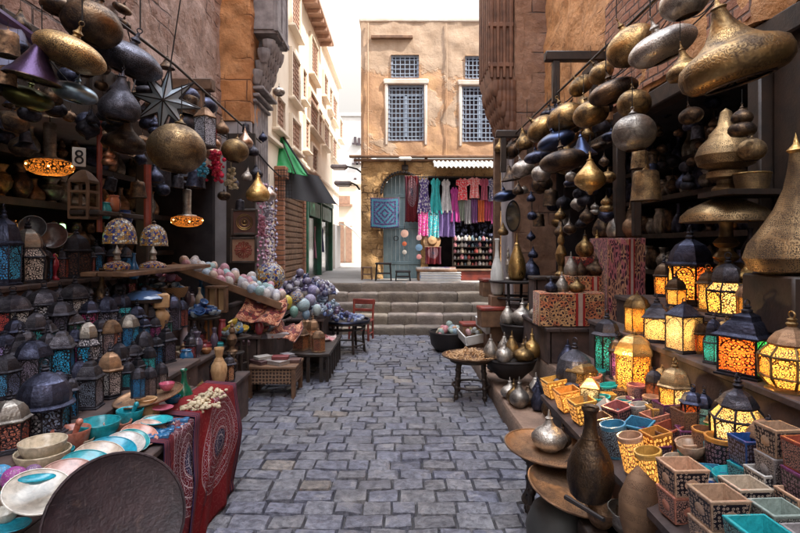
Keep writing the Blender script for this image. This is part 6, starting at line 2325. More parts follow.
for x0, x1, y0, y1, z, n, where in [(-2.06, -1.72, 4.3, 5.55, .62, 34, 'stepped plank bench'), (-2.46, -2.16, 4.7, 6.1, .95, 40, 'tall plank bench'), (-1.92, -1.54, 5.85, 6.55, .62, 26, 'stall bench by the carved table'), (-1.64, -1.44, 3.9, 4.85, .42, 12, 'low plank bench')]:
    spots = []
    for i in range(n * 4):
        x, y_ = rnd.uniform(x0, x1), rnd.uniform(y0, y1)
        if len(spots) < n and all((x - a) ** 2 + (y_ - b_) ** 2 > .03 for a, b_ in ((-1.5, 4.42), (-1.48, 3.99), (-1.52, 4.83), (-1.56, 3.92))) and all((x - a) ** 2 + (y_ - b_) ** 2 > .0085 for a, b_ in spots):
            spots.append((x, y_))
    for (x, y_) in spots:
        j = rnd.randrange(7)
        c, nm = CW[j]
        q = rnd.random()
        pos = Vector((x, y_, z))
        if q < .34:
            sh_ = rnd.choice(['amphora', 'urn', 'pot', 'bottle', 'baluster'])
            kn = {'amphora': 'vase', 'bottle': 'bottle', 'urn': 'urn', 'baluster': 'candlestick', 'pot': 'pot'}[sh_]
            vase(sh_, 'ceramic', pos, rnd.uniform(.07, .11) * F / y_, rnd.uniform(.12, .27) * F / y_, nm + ' little ' + kn + ' crowded on the ' + where, None, nm + ' little %ss on the %s' % (kn, where), c)
        elif q < .5:
            lan(rnd.choice(['cap', 'hex', 'tower', 'square']), pos, rnd.uniform(.09, .12) * F / y_, rnd.uniform(.18, .28) * F / y_, nm + ' paned little lantern crowded on the ' + where, [c], 0, 'tin', rnd.choice(['tin', 'copper', 'tin_silver']), rnd.randrange(2), nm + ' paned little lanterns on the ' + where)
        elif q < .75:
            put('bowl', pos, rnd.uniform(.09, .13), nm + ' little bowl crowded on the ' + where, nm + ' little bowls on the ' + where, col=c)
        else:
            put('flatbox', pos, rnd.uniform(.09, .14), nm + ' little box crowded on the ' + where, nm + ' little boxes on the ' + where, (0, 0, rnd.uniform(0, 3)), c)
# carved low table with flat boxes
p = at(276, 362, Y=5.7)
ct = tag(empty('carved_table', (p.x, 5.7, 0)), 'low carved wooden table with latticed apron beside the cobbles', 'table')
t = NT('carved_lattice')
uv = t.coord('UV', (28, 28, 1))
mk = t.ramp(t.vor(uv, 1.0, 'DISTANCE_TO_EDGE', .2, dim='2D'), .1, .18)
MT['carved'] = t.pbr(t.mix(mk, (.26, .15, .09), (.05, .028, .02)), .6, 0, t.bump(t.m_('SUBTRACT', 1, mk), .6, .006))
m = MB()
m.box((0, 0, p.z - .015), (.52, .44, .03), ch=.006)
m.build('tabletop', MT['wood'], ct)
m = MB()
for s_ in (-1, 1):
    m.box((0, s_ * .19, p.z - .11), (.46, .02, .15))
    m.box((s_ * .235, 0, p.z - .11), (.02, .36, .15))
m.build('apron', MT['carved'], ct)
for sx in (-1, 1):
    for sy in (-1, 1):
        m = MB()
        m.box((sx * .225, sy * .19, (p.z - .03) / 2), (.045, .045, p.z - .03), ch=.006)
        m.build('leg', MT['wood'], ct)
for i, (dx, dy, dz, s_, c, nm) in enumerate([(-.15, -.06, 0, .2, (.10, .05, .05), 'dark brown'), (.03, -.08, 0, .22, (.35, .3, .28), 'grey'), (.17, .0, 0, .18, (.14, .07, .06), 'chestnut'), (-.1, .12, 0, .2, (.4, .38, .36), 'pale'), (.08, .12, 0, .2, (.08, .06, .07), 'black'), (-.13, -.04, .045, .16, (.5, .46, .42), 'white'), (.06, -.05, .045, .17, (.22, .05, .05), 'oxblood'), (.1, .1, .045, .14, (.3, .28, .3), 'silver grey')]):
    put('flatbox', Vector((p.x + dx, 5.7 + dy, p.z + dz)), s_, nm + ' flat inlaid box lying on the carved table', rot=(0, 0, rnd.uniform(-.8, .8)), col=c)
for px, py, w_, Y, c, key, lb_ in [(240, 345, 14, 5.4, (.1, .05, .06), 'flatbox', 'dark box behind the carved table'), (262, 338, 16, 5.9, (.07, .06, .07), 'flatbox', 'black box on the stall edge beside the carved table'), (277, 337, 16, 5.9, (.34, .3, .3), 'flatbox', 'grey box on the stall edge under the crimson cloth')]:
    p = at(px, py, Y=Y)
    put(key, p, w_ / F * Y * 1.3, lb_, col=c, rot=(0, 0, .4))
# dark slatted bench with goods beyond
p = at(316, 344, Y=6.7)
db = tag(empty('slatted_bench', (p.x, 6.75, 0)), 'dark slatted bench with copper lanterns and trinkets along the cobbles', 'bench')
m = MB()
m.box((0, 0, p.z - .02), (.50, 1.3, .04), ch=.008)
m.build('top', MT['wood_dark'], db)
m = MB()
for i in range(7):
    m.box((.22, -.6 + i * .2, (p.z - .04) / 2), (.03, .05, p.z - .04))
    m.box((-.22, -.6 + i * .2, (p.z - .04) / 2), (.03, .05, p.z - .04))
for i in range(3):
    m.box((-.15 + i * .15, -.62, (p.z - .04) / 2), (.04, .03, p.z - .04))
m.build('slats', MT['wood_dark'], db)
zt = p.z
for dx, dy, w_, h_, st_, lb_ in [(-.12, -.42, 17, 28, 'square', 'square copper lantern at the near end of the slatted bench'), (.0, -.30, 18, 34, 'moor', 'tallest copper lantern on the slatted bench'), (.1, -.5, 14, 22, 'cap', 'short capped copper lantern on the slatted bench'), (-.13, -.05, 15, 30, 'hex', 'six sided copper lantern behind the tallest one')]:
    lan(st_, Vector((p.x + dx, 6.75 + dy, zt)), w_, h_, lb_, [(.45, .17, .06), (.3, .1, .05)], fm='copper', rm='copper', fine=1)
pile(p.x + .08, 7.0, zt, .12, .28, .03, 24, [(.5, .2, .2), (.55, .42, .38), (.4, .1, .1)], '', '', ['pink trinket box on the slatted bench', 'cream trinket box on the slatted bench', 'red trinket box on the slatted bench'], 'flatbox', .06, .09)
# round tray table of lapis trinkets
tb, q = round_table(345, 321, 50, 7.9, 'dark round tray table heaped with lapis trinkets near the steps')
m = MB()
m.ring((0, 0, q.z + .015), .36, .02, 32, 6)
m.build('tray_rim', MT['pewter'], tb)
pile(q.x, q.y, q.z + .005, .30, .28, .10, 60, [(.05, .09, .28), (.16, .22, .40), (.34, .38, .46), (.08, .07, .16)], '', '', ['lapis blue trinket heaped on the tray table', 'sky grey trinket heaped on the tray table', 'silver trinket heaped on the tray table', 'midnight trinket heaped on the tray table'], 'egg', .05, .085)
p = at(305, 296, Y=7.6)
pile(p.x, p.y, .90, .42, .45, .34, 120, [(.08, .06, .14), (.19, .17, .26), (.04, .05, .12), (.30, .28, .32)], '', '', ['purple bead ball in the heap by the corner', 'lavender bead ball in the heap by the corner', 'dark navy bead ball in the heap by the corner', 'grey lilac bead ball in the heap by the corner'], 'mix', .06, .11)
p = at(322, 318, Y=7.4)
pile(p.x, p.y, .66, .25, .40, .26, 80, [(.06, .09, .2), (.24, .30, .36), (.12, .08, .15)], '', '', ['dusk blue bead ball in the lower heap by the bench', 'pale sea bead ball in the lower heap by the bench', 'plum bead ball in the lower heap by the bench'], 'mix', .055, .10)
bench('stall_bench', 'bench', 'low bench by the steps under the bead heaps', -1.9, -1.0, 7.05, 8.4, .62)
# white shade lamp and the red chair
p = at(328, 300, Y=8.0)
wl = tag(empty('table_lamp', p), 'thin stand lamp with a white cone shade before the steps', 'lamp')
m = MB()
m.tube([(0, 0, -.25), (0, 0, .14)], .012, 6)
m.lathe([(0, -.26), (.08, -.26), (.06, -.235), (.01, -.22)], 14)
m.build('stem', MT['iron'], wl)
m = MB()
m.lathe([(.17, .12), (.14, .16), (.06, .21), (.02, .23), (.03, .26), (0, .3)], 20)
m.build('shade', MT['white'], wl)
ch = tag(empty('chair', at(361, 341, Z=0), (0, 0, R(-12))), 'small red brown wooden chair standing at the foot of the steps', 'chair')
k = ch.location.y / F
W_ = 20 * k
for sx in (-1, 1):
    m = MB()
    m.tube([(sx * W_ / 2, -.14, 0), (sx * W_ / 2 * .95, -.13, .33)], .018, 6)
    m.build('leg', MT['wood_red'], ch)
    m = MB()
    m.tube([(sx * W_ / 2, .14, 0), (sx * W_ / 2, .13, .34), (sx * W_ / 2 * 1.02, .18, .68)], .018, 6)
    m.build('leg', MT['wood_red'], ch)
m = MB()
m.box((0, 0, .345), (W_ + .05, .32, .035), ch=.012)
m.build('seat', MT['wood_red'], ch)
m = MB()
m.box((0, .178, .64), (W_ + .06, .025, .09), ch=.01)
m.box((0, .165, .50), (W_, .02, .05), ch=.008)
m.build('backrest', MT['wood_red'], ch)
m = MB()
for sx in (-1, 1):
    m.tube([(sx * W_ / 2, -.13, .14), (sx * W_ / 2, .13, .14)], .01, 5)
m.tube([(-W_ / 2, -.13, .2), (W_ / 2, -.13, .2)], .01, 5)
m.build('stretcher', MT['wood_red'], ch)
# ------------------------------------------------------------------ right: steps and benches
m = MB()
m.col = (.82, .62, .52)
def rstep(x0, x1, z1, y0, y1, seed):
    def fn(u, v):
        y_ = y0 + (y1 - y0) * u
        q = [(x1, z1 - .004), (x0 + .10, z1 - .003), (x0 + .012, z1), (x0, z1 - .02), (x0 - .004, z1 * .4), (x0, -.002)]
        x, z = q[round(v * 5)]
        wv = noise.noise((y_ * 1.6, seed, 0)) * .014 + noise.noise((y_ * 6, seed, 2)) * .007
        j = abs(((y_ + seed * .31) % 1.1) - .55) > .538
        return (x + (wv if x < x0 + .2 else 0) + (.012 if j and v > .3 else 0), y_, z + wv * .4 - (.01 if j and v < .5 else 0))
    m.grid(fn, 90, 5)
rstep(.93, 1.42, .19, 3.4, 9.25, 1)
rstep(1.42, 1.92, .46, 3.0, 9.25, 2)
rstep(1.92, 2.7, .62, 2.6, 9.25, 3)
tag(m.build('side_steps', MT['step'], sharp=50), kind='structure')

bench('lantern_bench', 'bench', 'highest bench of boards behind the lit lanterns', 1.72, 2.2, 1.7, 4.3, 1.20)
bench('lantern_bench', 'bench', 'middle bench of boards under the second row of lit lanterns', 1.52, 1.71, 1.7, 4.35, 1.0)
bench('lantern_bench', 'bench', 'front bench of boards under the lowest row of lit lanterns', 1.36, 1.51, 1.7, 4.4, .72)
sb = tag(empty('pot_table', (1.18, 2.9, 0)), 'sloping board table crowded with stone boxes and pots', 'table')
m = MB()
n_ = m.add([(.98, 1.5, .555), (.98, 3.72, .555), (1.345, 3.72, .665), (1.345, 1.5, .665), (.98, 1.5, .525), (.98, 3.72, .525), (1.345, 3.72, .635), (1.345, 1.5, .635)])
for f_ in ((0, 1, 2, 3), (7, 6, 5, 4), (0, 4, 5, 1), (1, 5, 6, 2), (2, 6, 7, 3), (3, 7, 4, 0)):
    m.face([n_ + i for i in f_], [(0, 0), (1, 0), (1, 1), (0, 1)])
kid(m, 'tabletop', MT['board'], sb)
m = MB()
m.box((1.10, 2.6, .26), (.03, 2.1, .52))
kid(m, 'front', MT['board'], sb)
for y_ in (1.6, 3.6):
    m = MB()
    m.box((1.2, y_, .27), (.2, .05, .54))
    kid(m, 'support', MT['board'], sb)
def tz(x):
    return .555 + (x - .98) * .3014

# ------------------------------------------------------------------ right: hanging brass lamps
for a in [
    ('top', 'brass', 734, 62, 104, 1.45, 'largest brass spinning top lamp with a tall concave neck', -16),
    ('disc', 'silver', 662, 47, 66, 1.55, 'big silvery brass disc lamp beside the largest top lamp', -22),
    ('onion', 'brass', 686, 70, 36, 1.5, 'small brass onion lamp hung between the silvery disc and the largest top lamp', -12),
    ('oval', 'brass', 632, 46, 48, 1.65, 'big round brass lamp behind the silvery disc', -30),
    ('oval', 'silver', 684, 2, 44, 1.5, 'pale brass lamp cut by the top edge above the silvery disc', -14),
    ('disc', 'bronze', 613, 92, 46, 1.6, 'long dark purple brown disc lamp under the big round lamp', -18),
    ('oval', 'brass', 601, 73, 25, 1.72, 'oval brass lamp, the higher one of the pair over the dark disc', -40),
    ('oval', 'brass', 581, 86, 24, 1.72, 'oval brass lamp, the lower one of the pair over the dark disc', -40),
    ('globe', 'brass', 634, 104, 31, 1.6, 'round brass lamp stacked over the wide bulb lamp', -6),
    ('globe', 'silver', 634, 133, 40, 1.5, 'wide bulb silver brass lamp under the round one', -4),
    ('oval', 'bronze', 691, 116, 22, 1.7, 'small dark bronze lamp below the largest top lamp', -14),
    ('oval', 'brass', 566, 118, 36, 1.6, 'egg shaped brass lamp above the blue cone lamp', -24),
    ('oval', 'brass', 591, 114, 34, 1.55, 'brass lamp with bright glints beside the long dark disc', -20),
    ('flare', 'metal_tint', 582, 147, 26, 1.6, 'blue cone lamp with a spiked tip', -8),
    ('drop', 'brass_bright', 590, 176, 29, 1.5, 'shiny amber gold drop lamp under the blue cone', 0),
    ('oval', 'brass', 541, 129, 29, 1.55, 'oval brass lamp standing on its edge above the blue black disc', -48),
    ('disc', 'metal_tint', 556, 141, 36, 1.5, 'blue black disc lamp beside the oval edge lamp', -20),
    ('disc', 'bronze', 563, 161, 44, 1.42, 'wide dark engraved disc lamp in front of the blue black disc', -10),
    ('disc', 'pewter', 537, 157, 25, 1.5, 'pewter disc lamp behind the wide engraved disc', -14),
    ('pear', 'brass', 524, 142, 17, 1.6, 'dull brass pear lamp between dark oval lamps', -8),
    ('oval', 'bronze', 513, 150, 20, 1.65, 'brown oval lamp hung beside the dull brass pear', -45),
    ('pear', 'brass', 501, 147, 13, 1.6, 'small brass pear lamp at the outer end of the row', -4),
    ('oval', 'silver', 523, 169, 22, 1.5, 'pale tarnished lamp below the dull brass pear', -18),
    ('flare', 'bronze', 510, 174, 18, 1.55, 'dark cone lamp below the brown oval lamp', -8),
    ('globe', 'silver', 541, 174, 18, 1.5, 'pale silver globe under the wide engraved disc', 0),
    ('disc', 'metal_tint', 505, 196, 23, 1.5, 'blue disc lamp hanging lowest beside the dresses', -12),
    ('pear', 'bronze', 518, 190, 11, 1.55, 'brown pear lamp beside the lowest blue disc', 0),
    ('bell', 'brass_fine', 640, 160, 17, 1.62, 'narrow pierced brass cylinder shade over a wider one', 0),
    ('bell', 'brass_fine', 646, 186, 28, 1.6, 'wider fluted brass cylinder shade under the narrow one', 0),
    ('globe', 'silver', 571, 177, 11, 1.7, 'tiny silver globe beside the amber gold drop lamp', 0),
    ('drop', 'bronze', 604, 161, 10, 1.75, 'small dark drop lamp behind the amber gold lamp', 0),
    ('gourd', 'bronze', 742, 123, 24, 1.9, 'dark bronze gourd lamp under the rim of the largest top lamp', 0),
]:
    a = a[:4] + (a[4] * (1.06 if a[4] < 60 else 1.0),) + a[5:]
    H(*a, **({'col': (.05, .07, .14)} if a[1] == 'metal_tint' else {}))
for i, (px, py, w_, sh_) in enumerate([(531, 198, 9, 'pear'), (532, 216, 10, 'globe'), (531, 236, 9, 'drop'), (533, 254, 10, 'pear'), (531, 268, 17, 'pear')]):
    H(sh_, 'pewter', px, py, w_, 1.78, ['topmost', 'second', 'middle', 'fourth', 'lowest and widest'][i] + ' pewter lamp on the hanging string of five', 0, 'string of pewter lamps', cord=1.2)
H('pear', 'brass', 503, 231, 11, 1.5, 'small brass pear lamp before the oval mirror', 0)
for i in range(46):
    px = rnd.uniform(505, 612)
    py = 104 + (px - 505) * -.20 + rnd.uniform(18, 92) * (1 if px < 575 else .7)
    X = rnd.uniform(1.75, 2.1)
    H(rnd.choice(['pear', 'oval', 'drop', 'globe', 'disc']), rnd.choice(['bronze', 'pewter', 'brass', 'tin']), px, py, rnd.uniform(12, 21), X, 'small shadowed lamp among the brass crowd behind the front row', rnd.uniform(-25, 5), 'small shadowed lamps behind the front row')
m = MB()
m.tube([(1.72, 2.3, 3.25), (1.68, 5.0, 3.22), (1.66, 8.0, 3.2)], .011, 8)
tag(m.build('hanging_pole', MT['wood_dark']), 'long dark pole from which the brass lamps hang', 'pole')
m = MB()
m.tube([(-1.95, 2.0, 3.12), (-1.9, 4.5, 3.12), (-1.9, 7.3, 3.0)], .011, 8)
tag(m.build('hanging_pole', MT['wood_dark']), 'long dark pole from which the lamps over the tin lanterns hang', 'pole')
for i in range(40):
    px = rnd.uniform(503, 608)
    py = rnd.uniform(150, 235) - max(0, px - 560) * .35
    H(rnd.choice(['pear', 'oval', 'drop', 'globe', 'gourd', 'bell']), rnd.choice(['bronze', 'pewter', 'brass', 'tin', 'silver']), px, py, rnd.uniform(9, 16), rnd.uniform(1.8, 2.12), 'small shadowed lamp dangling deep in the mouth of the brass shop', 0, 'small shadowed lamps in the brass shop mouth')
for i in range(26):
    px, py = rnd.uniform(650, 720), rnd.uniform(100, 190)
    H(rnd.choice(['pear', 'oval', 'drop', 'globe', 'gourd', 'bell']), rnd.choice(['bronze', 'pewter', 'tin', 'bronze']), px, py, rnd.uniform(10, 20), rnd.uniform(2.35, 2.7), 'dark lamp hanging inside the brass shop behind the column lamp', 0, 'dark lamps inside the brass shop')
# oval mirror
om = tag(empty('oval_mirror', at(513, 216, Y=7.9)), 'oval mirror in a thin black frame on the pier', 'mirror')
m = MB()
k = 7.9 / F
m.ring((0, 0, 0), 15 * k, 1.1 * k, 30, 6, 'Y', sx=.46)
m.build('frame', MT['iron'], om)
m = MB()
m.lathe([(0, 0), (15 * k, 0)], 30, sx=.46)
g_ = m.build('glass', plain('old_mirror', (.5, .45, .36), (.4, .34, .26), .12, .9, 2, .05), om)
g_.rotation_euler = (R(90), 0, 0)

# ------------------------------------------------------------------ draped chests with pear lamps
def draped(px0, px1, py0, py1, Y, d, mt, label):
    a, b_ = at(px0, py1, Y=Y), at(px1, py0, Y=Y)
    o = tag(empty('draped_chest', ((a.x + b_.x) / 2, Y + d / 2, a.z)), label, 'chest')
    W, Hh = b_.x - a.x, b_.z - a.z
    def fn(u, v):
        x = (u - .5) * W
        t_ = v * (Hh + d)
        if t_ < Hh:
            q = t_ / Hh
            return (x, -d / 2 - .012 * math.sin(u * 16) * (1 - q) - .006, t_)
        return (x, -d / 2 + (t_ - Hh), Hh + .004 * math.sin(u * 20))
    m = MB()
    m.grid(fn, 30, 24, .006)
    m.grid(lambda u, v: (-W / 2 - .004 - .01 * math.sin(u * 14) * (1 - v), d / 2 - d * u, v * Hh), 14, 14, .006)
    m.grid(lambda u, v: (W / 2 + .004 + .01 * math.sin(u * 14) * (1 - v), -d / 2 + d * u, v * Hh), 14, 14, .006)
    m.build('cloth', MT[mt], o, sharp=60)
    m = MB()
    m.box((0, .01, Hh / 2 - .012), (W - .03, d - .04, Hh - .03))
    m.build('box', MT['wood_dark'], o)
    m = MB()
    m.box((W * .12, -d / 2 - .022, Hh * .5), (W * .07, .012, Hh * .98))
    m.build('stripe', MT['paint_tint'], o, col=(.55, .40, .34))
    m = MB()
    for s_ in (-1, 1):
        m.box((W * (.12 + s_ * .055), -d / 2 - .024, Hh * .5), (W * .03, .012, Hh * .98))
    m.build('red_band', MT['paint_tint'], o, col=(.42, .02, .02))
    return o
bench('platform', 'platform', 'boarded platform carrying the chests draped in applique cloth', 1.40, 2.22, 5.1, 7.6, .80, 'board', zb=.46)
draped(540, 604, 293, 326, 5.2, .26, 'cloth_orange', 'lowest chest draped in red and orange scroll applique')
draped(566, 612, 276, 326, 5.47, .2, 'cloth_orange', 'middle chest draped in orange scroll applique with a red striped band')
draped(571, 622, 257, 326, 5.68, .2, 'cloth_red', 'tall chest draped in crimson applique behind the pear lamps')
draped(608, 645, 238, 326, 5.3, .5, 'cloth_maroon', 'tallest chest draped in maroon and pink scroll applique')
@kind('pearlamp', 'pear_lamp', 'lamp')
def _():
    o = empty('pear_lamp')
    m = MB()
    m.lathe([(0, 0), (.28, 0), (.40, .06), (.46, .2), (.44, .34), (.34, .5), (.2, .66), (.12, .76)], 26)
    m.build('body', MT['brass'], o)
    m = MB()
    m.lathe([(.12, .755), (.14, .78), (.06, .83), (.05, .92), (.02, 1), (0, 1.02)], 12)
    m.build('finial', MT['bronze'], o)
    return o
@kind('onionlamp', 'onion_lamp', 'lamp')
def _():
    o = empty('onion_lamp')
    m = MB()
    m.lathe([(0, 0), (.24, 0), (.26, .03), (.40, .12), (.47, .26), (.45, .38), (.34, .5), (.2, .58), (.12, .66), (.08, .78)], 28, fl=.02, nfl=14)
    m.build('body', MT['brass'], o)
    m = MB()
    m.lathe([(.08, .775), (.11, .8), (.05, .84), (.04, .9), (.015, 1), (0, 1.02)], 12)
    m.build('finial', MT['bronze'], o)
    return o
def pl(px, py, w_, h_, Y, label, mt=None, group=None, z=None):
    p = at(px, py, Y=Y)
    if z is not None:
        p.z = z
    k = Y / F
    o = put('onionlamp' if h_ / w_ < 1.32 or rnd.random() < .35 else 'pearlamp', p, (w_ * k / .92, w_ * k / .92, h_ * k), label, group, (0, 0, rnd.uniform(0, 6)))
    if mt:
        for c in o.children:
            c.data = MESHV.setdefault((c.data.name, mt), remat(c.data, mt))
    return o
MESHV = {}
def remat(me, mt):
    me = me.copy()
    me.materials[0] = MT[mt]
    return me
for a in [(585, 257, 18, 27, 5.75, 'brass pear lamp nearest the shop mouth on the crimson chest', None), (597, 257, 16, 27, 5.75, 'golden pear lamp in the middle of the crimson chest', 'brass_bright'), (613, 258, 20, 32, 5.6, 'largest two toned pear lamp on the crimson chest', 'bronze'),
          (602, 238, 19, 30, 5.9, 'dark plum pear lamp raised behind the crimson chest', 'bronze'), (615, 238, 17, 30, 5.5, 'silver pear lamp standing on the tallest chest', 'silver'), (630, 238, 22, 36, 5.45, 'shining copper pear lamp standing on the tallest chest', 'copper'),
          (571, 276, 14, 24, 5.56, 'silver onion lamp on the middle chest', 'silver'), (581, 276, 12, 17, 5.54, 'short brass onion lamp on the middle chest', None), (596, 276, 22, 21, 5.56, 'squat plum bronze onion lamp on the middle chest', 'bronze'),
          (562, 293, 14, 21, 5.32, 'pale brass onion lamp on the lowest chest', 'silver'), (577, 293, 16, 18, 5.30, 'tarnished onion lamp on the lowest chest', None), (551, 293, 13, 17, 5.32, 'grey onion lamp at the street end of the lowest chest', 'pewter')]:
    pl(*a)
vase('baluster', 'brass', at(561, 276, Y=5.95), 15, 50, 'tall turned brass candlestick behind the silver onion lamp')
bench('wall_ledge', 'ledge', 'dark ledge behind the draped chests', 1.45, 2.2, 5.82, 6.1, at(561, 276, Y=5.95).z, 'wood_dark', zb=.8)
# shelves of dark ware deep in the brass shop
for zz, lb_ in ((1.3, 'lowest'), (1.7, 'second'), (2.1, 'third'), (2.45, 'top')):
    m = MB()
    m.box((3.05, 4.3, zz), (.5, 6.9, .03))
    m.box((2.81, 4.3, zz), (.03, 6.9, .05))
    tag(m.build('wall_shelf', MT['wood_dark']), lb_ + ' dark shelf along the back of the brass shop', 'shelf')
    for k in range(24):
        y_ = 3.2 + k * .18 + rnd.uniform(-.04, .04)
        sh_ = rnd.choice(['amphora', 'urn', 'pot', 'bottle', 'baluster'])
        vase(sh_, rnd.choice(['bronze', 'pewter', 'silver']), Vector((2.9, y_, zz + .016)), rnd.uniform(70, 100) / y_, rnd.uniform(110, 170) / y_, 'shadowed ' + {'amphora': 'vase', 'bottle': 'bottle', 'urn': 'urn', 'baluster': 'candlestick', 'pot': 'pot'}[sh_] + ' on the dark back shelves of the brass shop', None, 'shadowed %ss on the brass shop shelves' % sh_)

# ------------------------------------------------------------------ tall column lamp and golden onion
p = at(726, 283, X=1.98)
cl_ = tag(empty('column_lamp', (p.x, p.y, 1.2)), 'tall pierced brass column lamp with a wide mushroom shade', 'lamp')
k = p.y / F
def zz(py): return EYE + (CY - py) * k - 1.2
m = MB()
pr = [(0, zz(310)), (14 * k, zz(310)), (12 * k, zz(300)), (6 * k, zz(294))]
for i in range(4):
    z0 = zz(290 - i * 14)
    pr += [(6 * k, z0), (10 * k, z0 + 2 * k), (12 * k, z0 + 5 * k), (9 * k, z0 + 9 * k), (6.5 * k, z0 + 11 * k)]
pr += [(6 * k, zz(226)), (7 * k, zz(222))]
m.lathe(pr, 24)
m.build('stem', MT['brass'], cl_)
m = MB()
m.lathe([(7 * k, zz(220)), (42 * k, zz(222)), (41 * k, zz(216)), (34 * k, zz(209)), (22 * k, zz(203)), (10 * k, zz(198))], 40)
m.build('mushroom_shade', MT['brass_fine'], cl_)
m = MB()
m.lathe([(7 * k, zz(198)), (12 * k, zz(194)), (13 * k, zz(189)), (8 * k, zz(184)), (9 * k, zz(180)), (18 * k, zz(178)), (17 * k, zz(172)), (12 * k, zz(170)), (25 * k, zz(165)), (28 * k, zz(156)), (24 * k, zz(146)), (16 * k, zz(138)), (15 * k, zz(134)), (8 * k, zz(126)), (5 * k, zz(112)), (0, zz(108))], 32)
m.build('lantern_bulb', MT['brass_fine'], cl_)
p = at(752, 190, X=2.02)
gb = tag(empty('gold_basket', p), 'golden woven wire basket beside the column lamp', 'basket')
k = p.y / F
m = MB()
m.lathe([(0, 0), (14 * k, 0), (17 * k, 16 * k), (16 * k, 16 * k), (13 * k, 1 * k), (0, .6 * k)], 24)
m.build('weave', MT['brass_fine'], gb)
m = MB()
m.ring((0, 0, 16 * k), 16.6 * k, .9 * k, 24, 5)
m.build('rim', MT['brass_bright'], gb)
m = MB()
m.box((0, 0, 0), (.5, .3, .03))
o = m.build('wall_shelf', MT['wood_dark'])
o.location = p + Vector((.05, .05, -.017))
tag(o, 'small dark shelf holding the golden wire basket', 'shelf')
H('globe', 'brass_fine', 752, 150, 26, 2.0, 'pierced brass globe hanging beside the column lamp', 0)
p = at(803, 274, X=1.82)
k = p.y / F
go = tag(empty('golden_onion_lamp', p, (0, R(-3), 0)), 'huge golden onion lamp with a long neck at the shop door', 'lamp')
m = MB()
m.lathe([(0, 0), (30 * k, 0), (46 * k, 5 * k), (51 * k, 18 * k), (46 * k, 32 * k), (34 * k, 48 * k), (22 * k, 66 * k), (13 * k, 86 * k), (8 * k, 108 * k), (6 * k, 122 * k)], 44)
m.build('body', MT['brass_fine'], go)
m = MB()
m.lathe([(6 * k, 121 * k), (9 * k, 124 * k), (3 * k, 130 * k), (0, 142 * k)], 14)
m.build('finial', MT['brass_bright'], go)
m = MB()
m.box((p.x, p.y, (p.z + 1.2) / 2 - .001), (.34, .34, p.z - 1.2 - .004), ch=.01)
tag(m.build('display_box', MT['wood_dark']), 'dark box raising the huge golden onion lamp', 'box')
p = at(747, 283, X=1.95)
pl(747, 283, 26, 22, p.y, 'small gold onion lamp between column lamp and golden onion', 'brass_bright')
m = MB()
m.box((p.x, p.y, (p.z + 1.2) / 2 - .001), (.16, .16, p.z - 1.2 - .004), ch=.006)
tag(m.build('display_box', MT['wood_dark']), 'small dark box under the small gold onion lamp', 'box')
p = at(750, 262, X=2.1)
vase('bottle', 'tin', p, 17, 34, 'glossy black bottle vase behind the gold onion lamp', 'bottle')
m = MB()
m.box((p.x, p.y, (p.z + 1.2) / 2 - .001), (.16, .16, p.z - 1.2 - .004), ch=.006)
tag(m.build('display_box', MT['wood_dark']), 'tall dark box under the glossy black bottle', 'box')

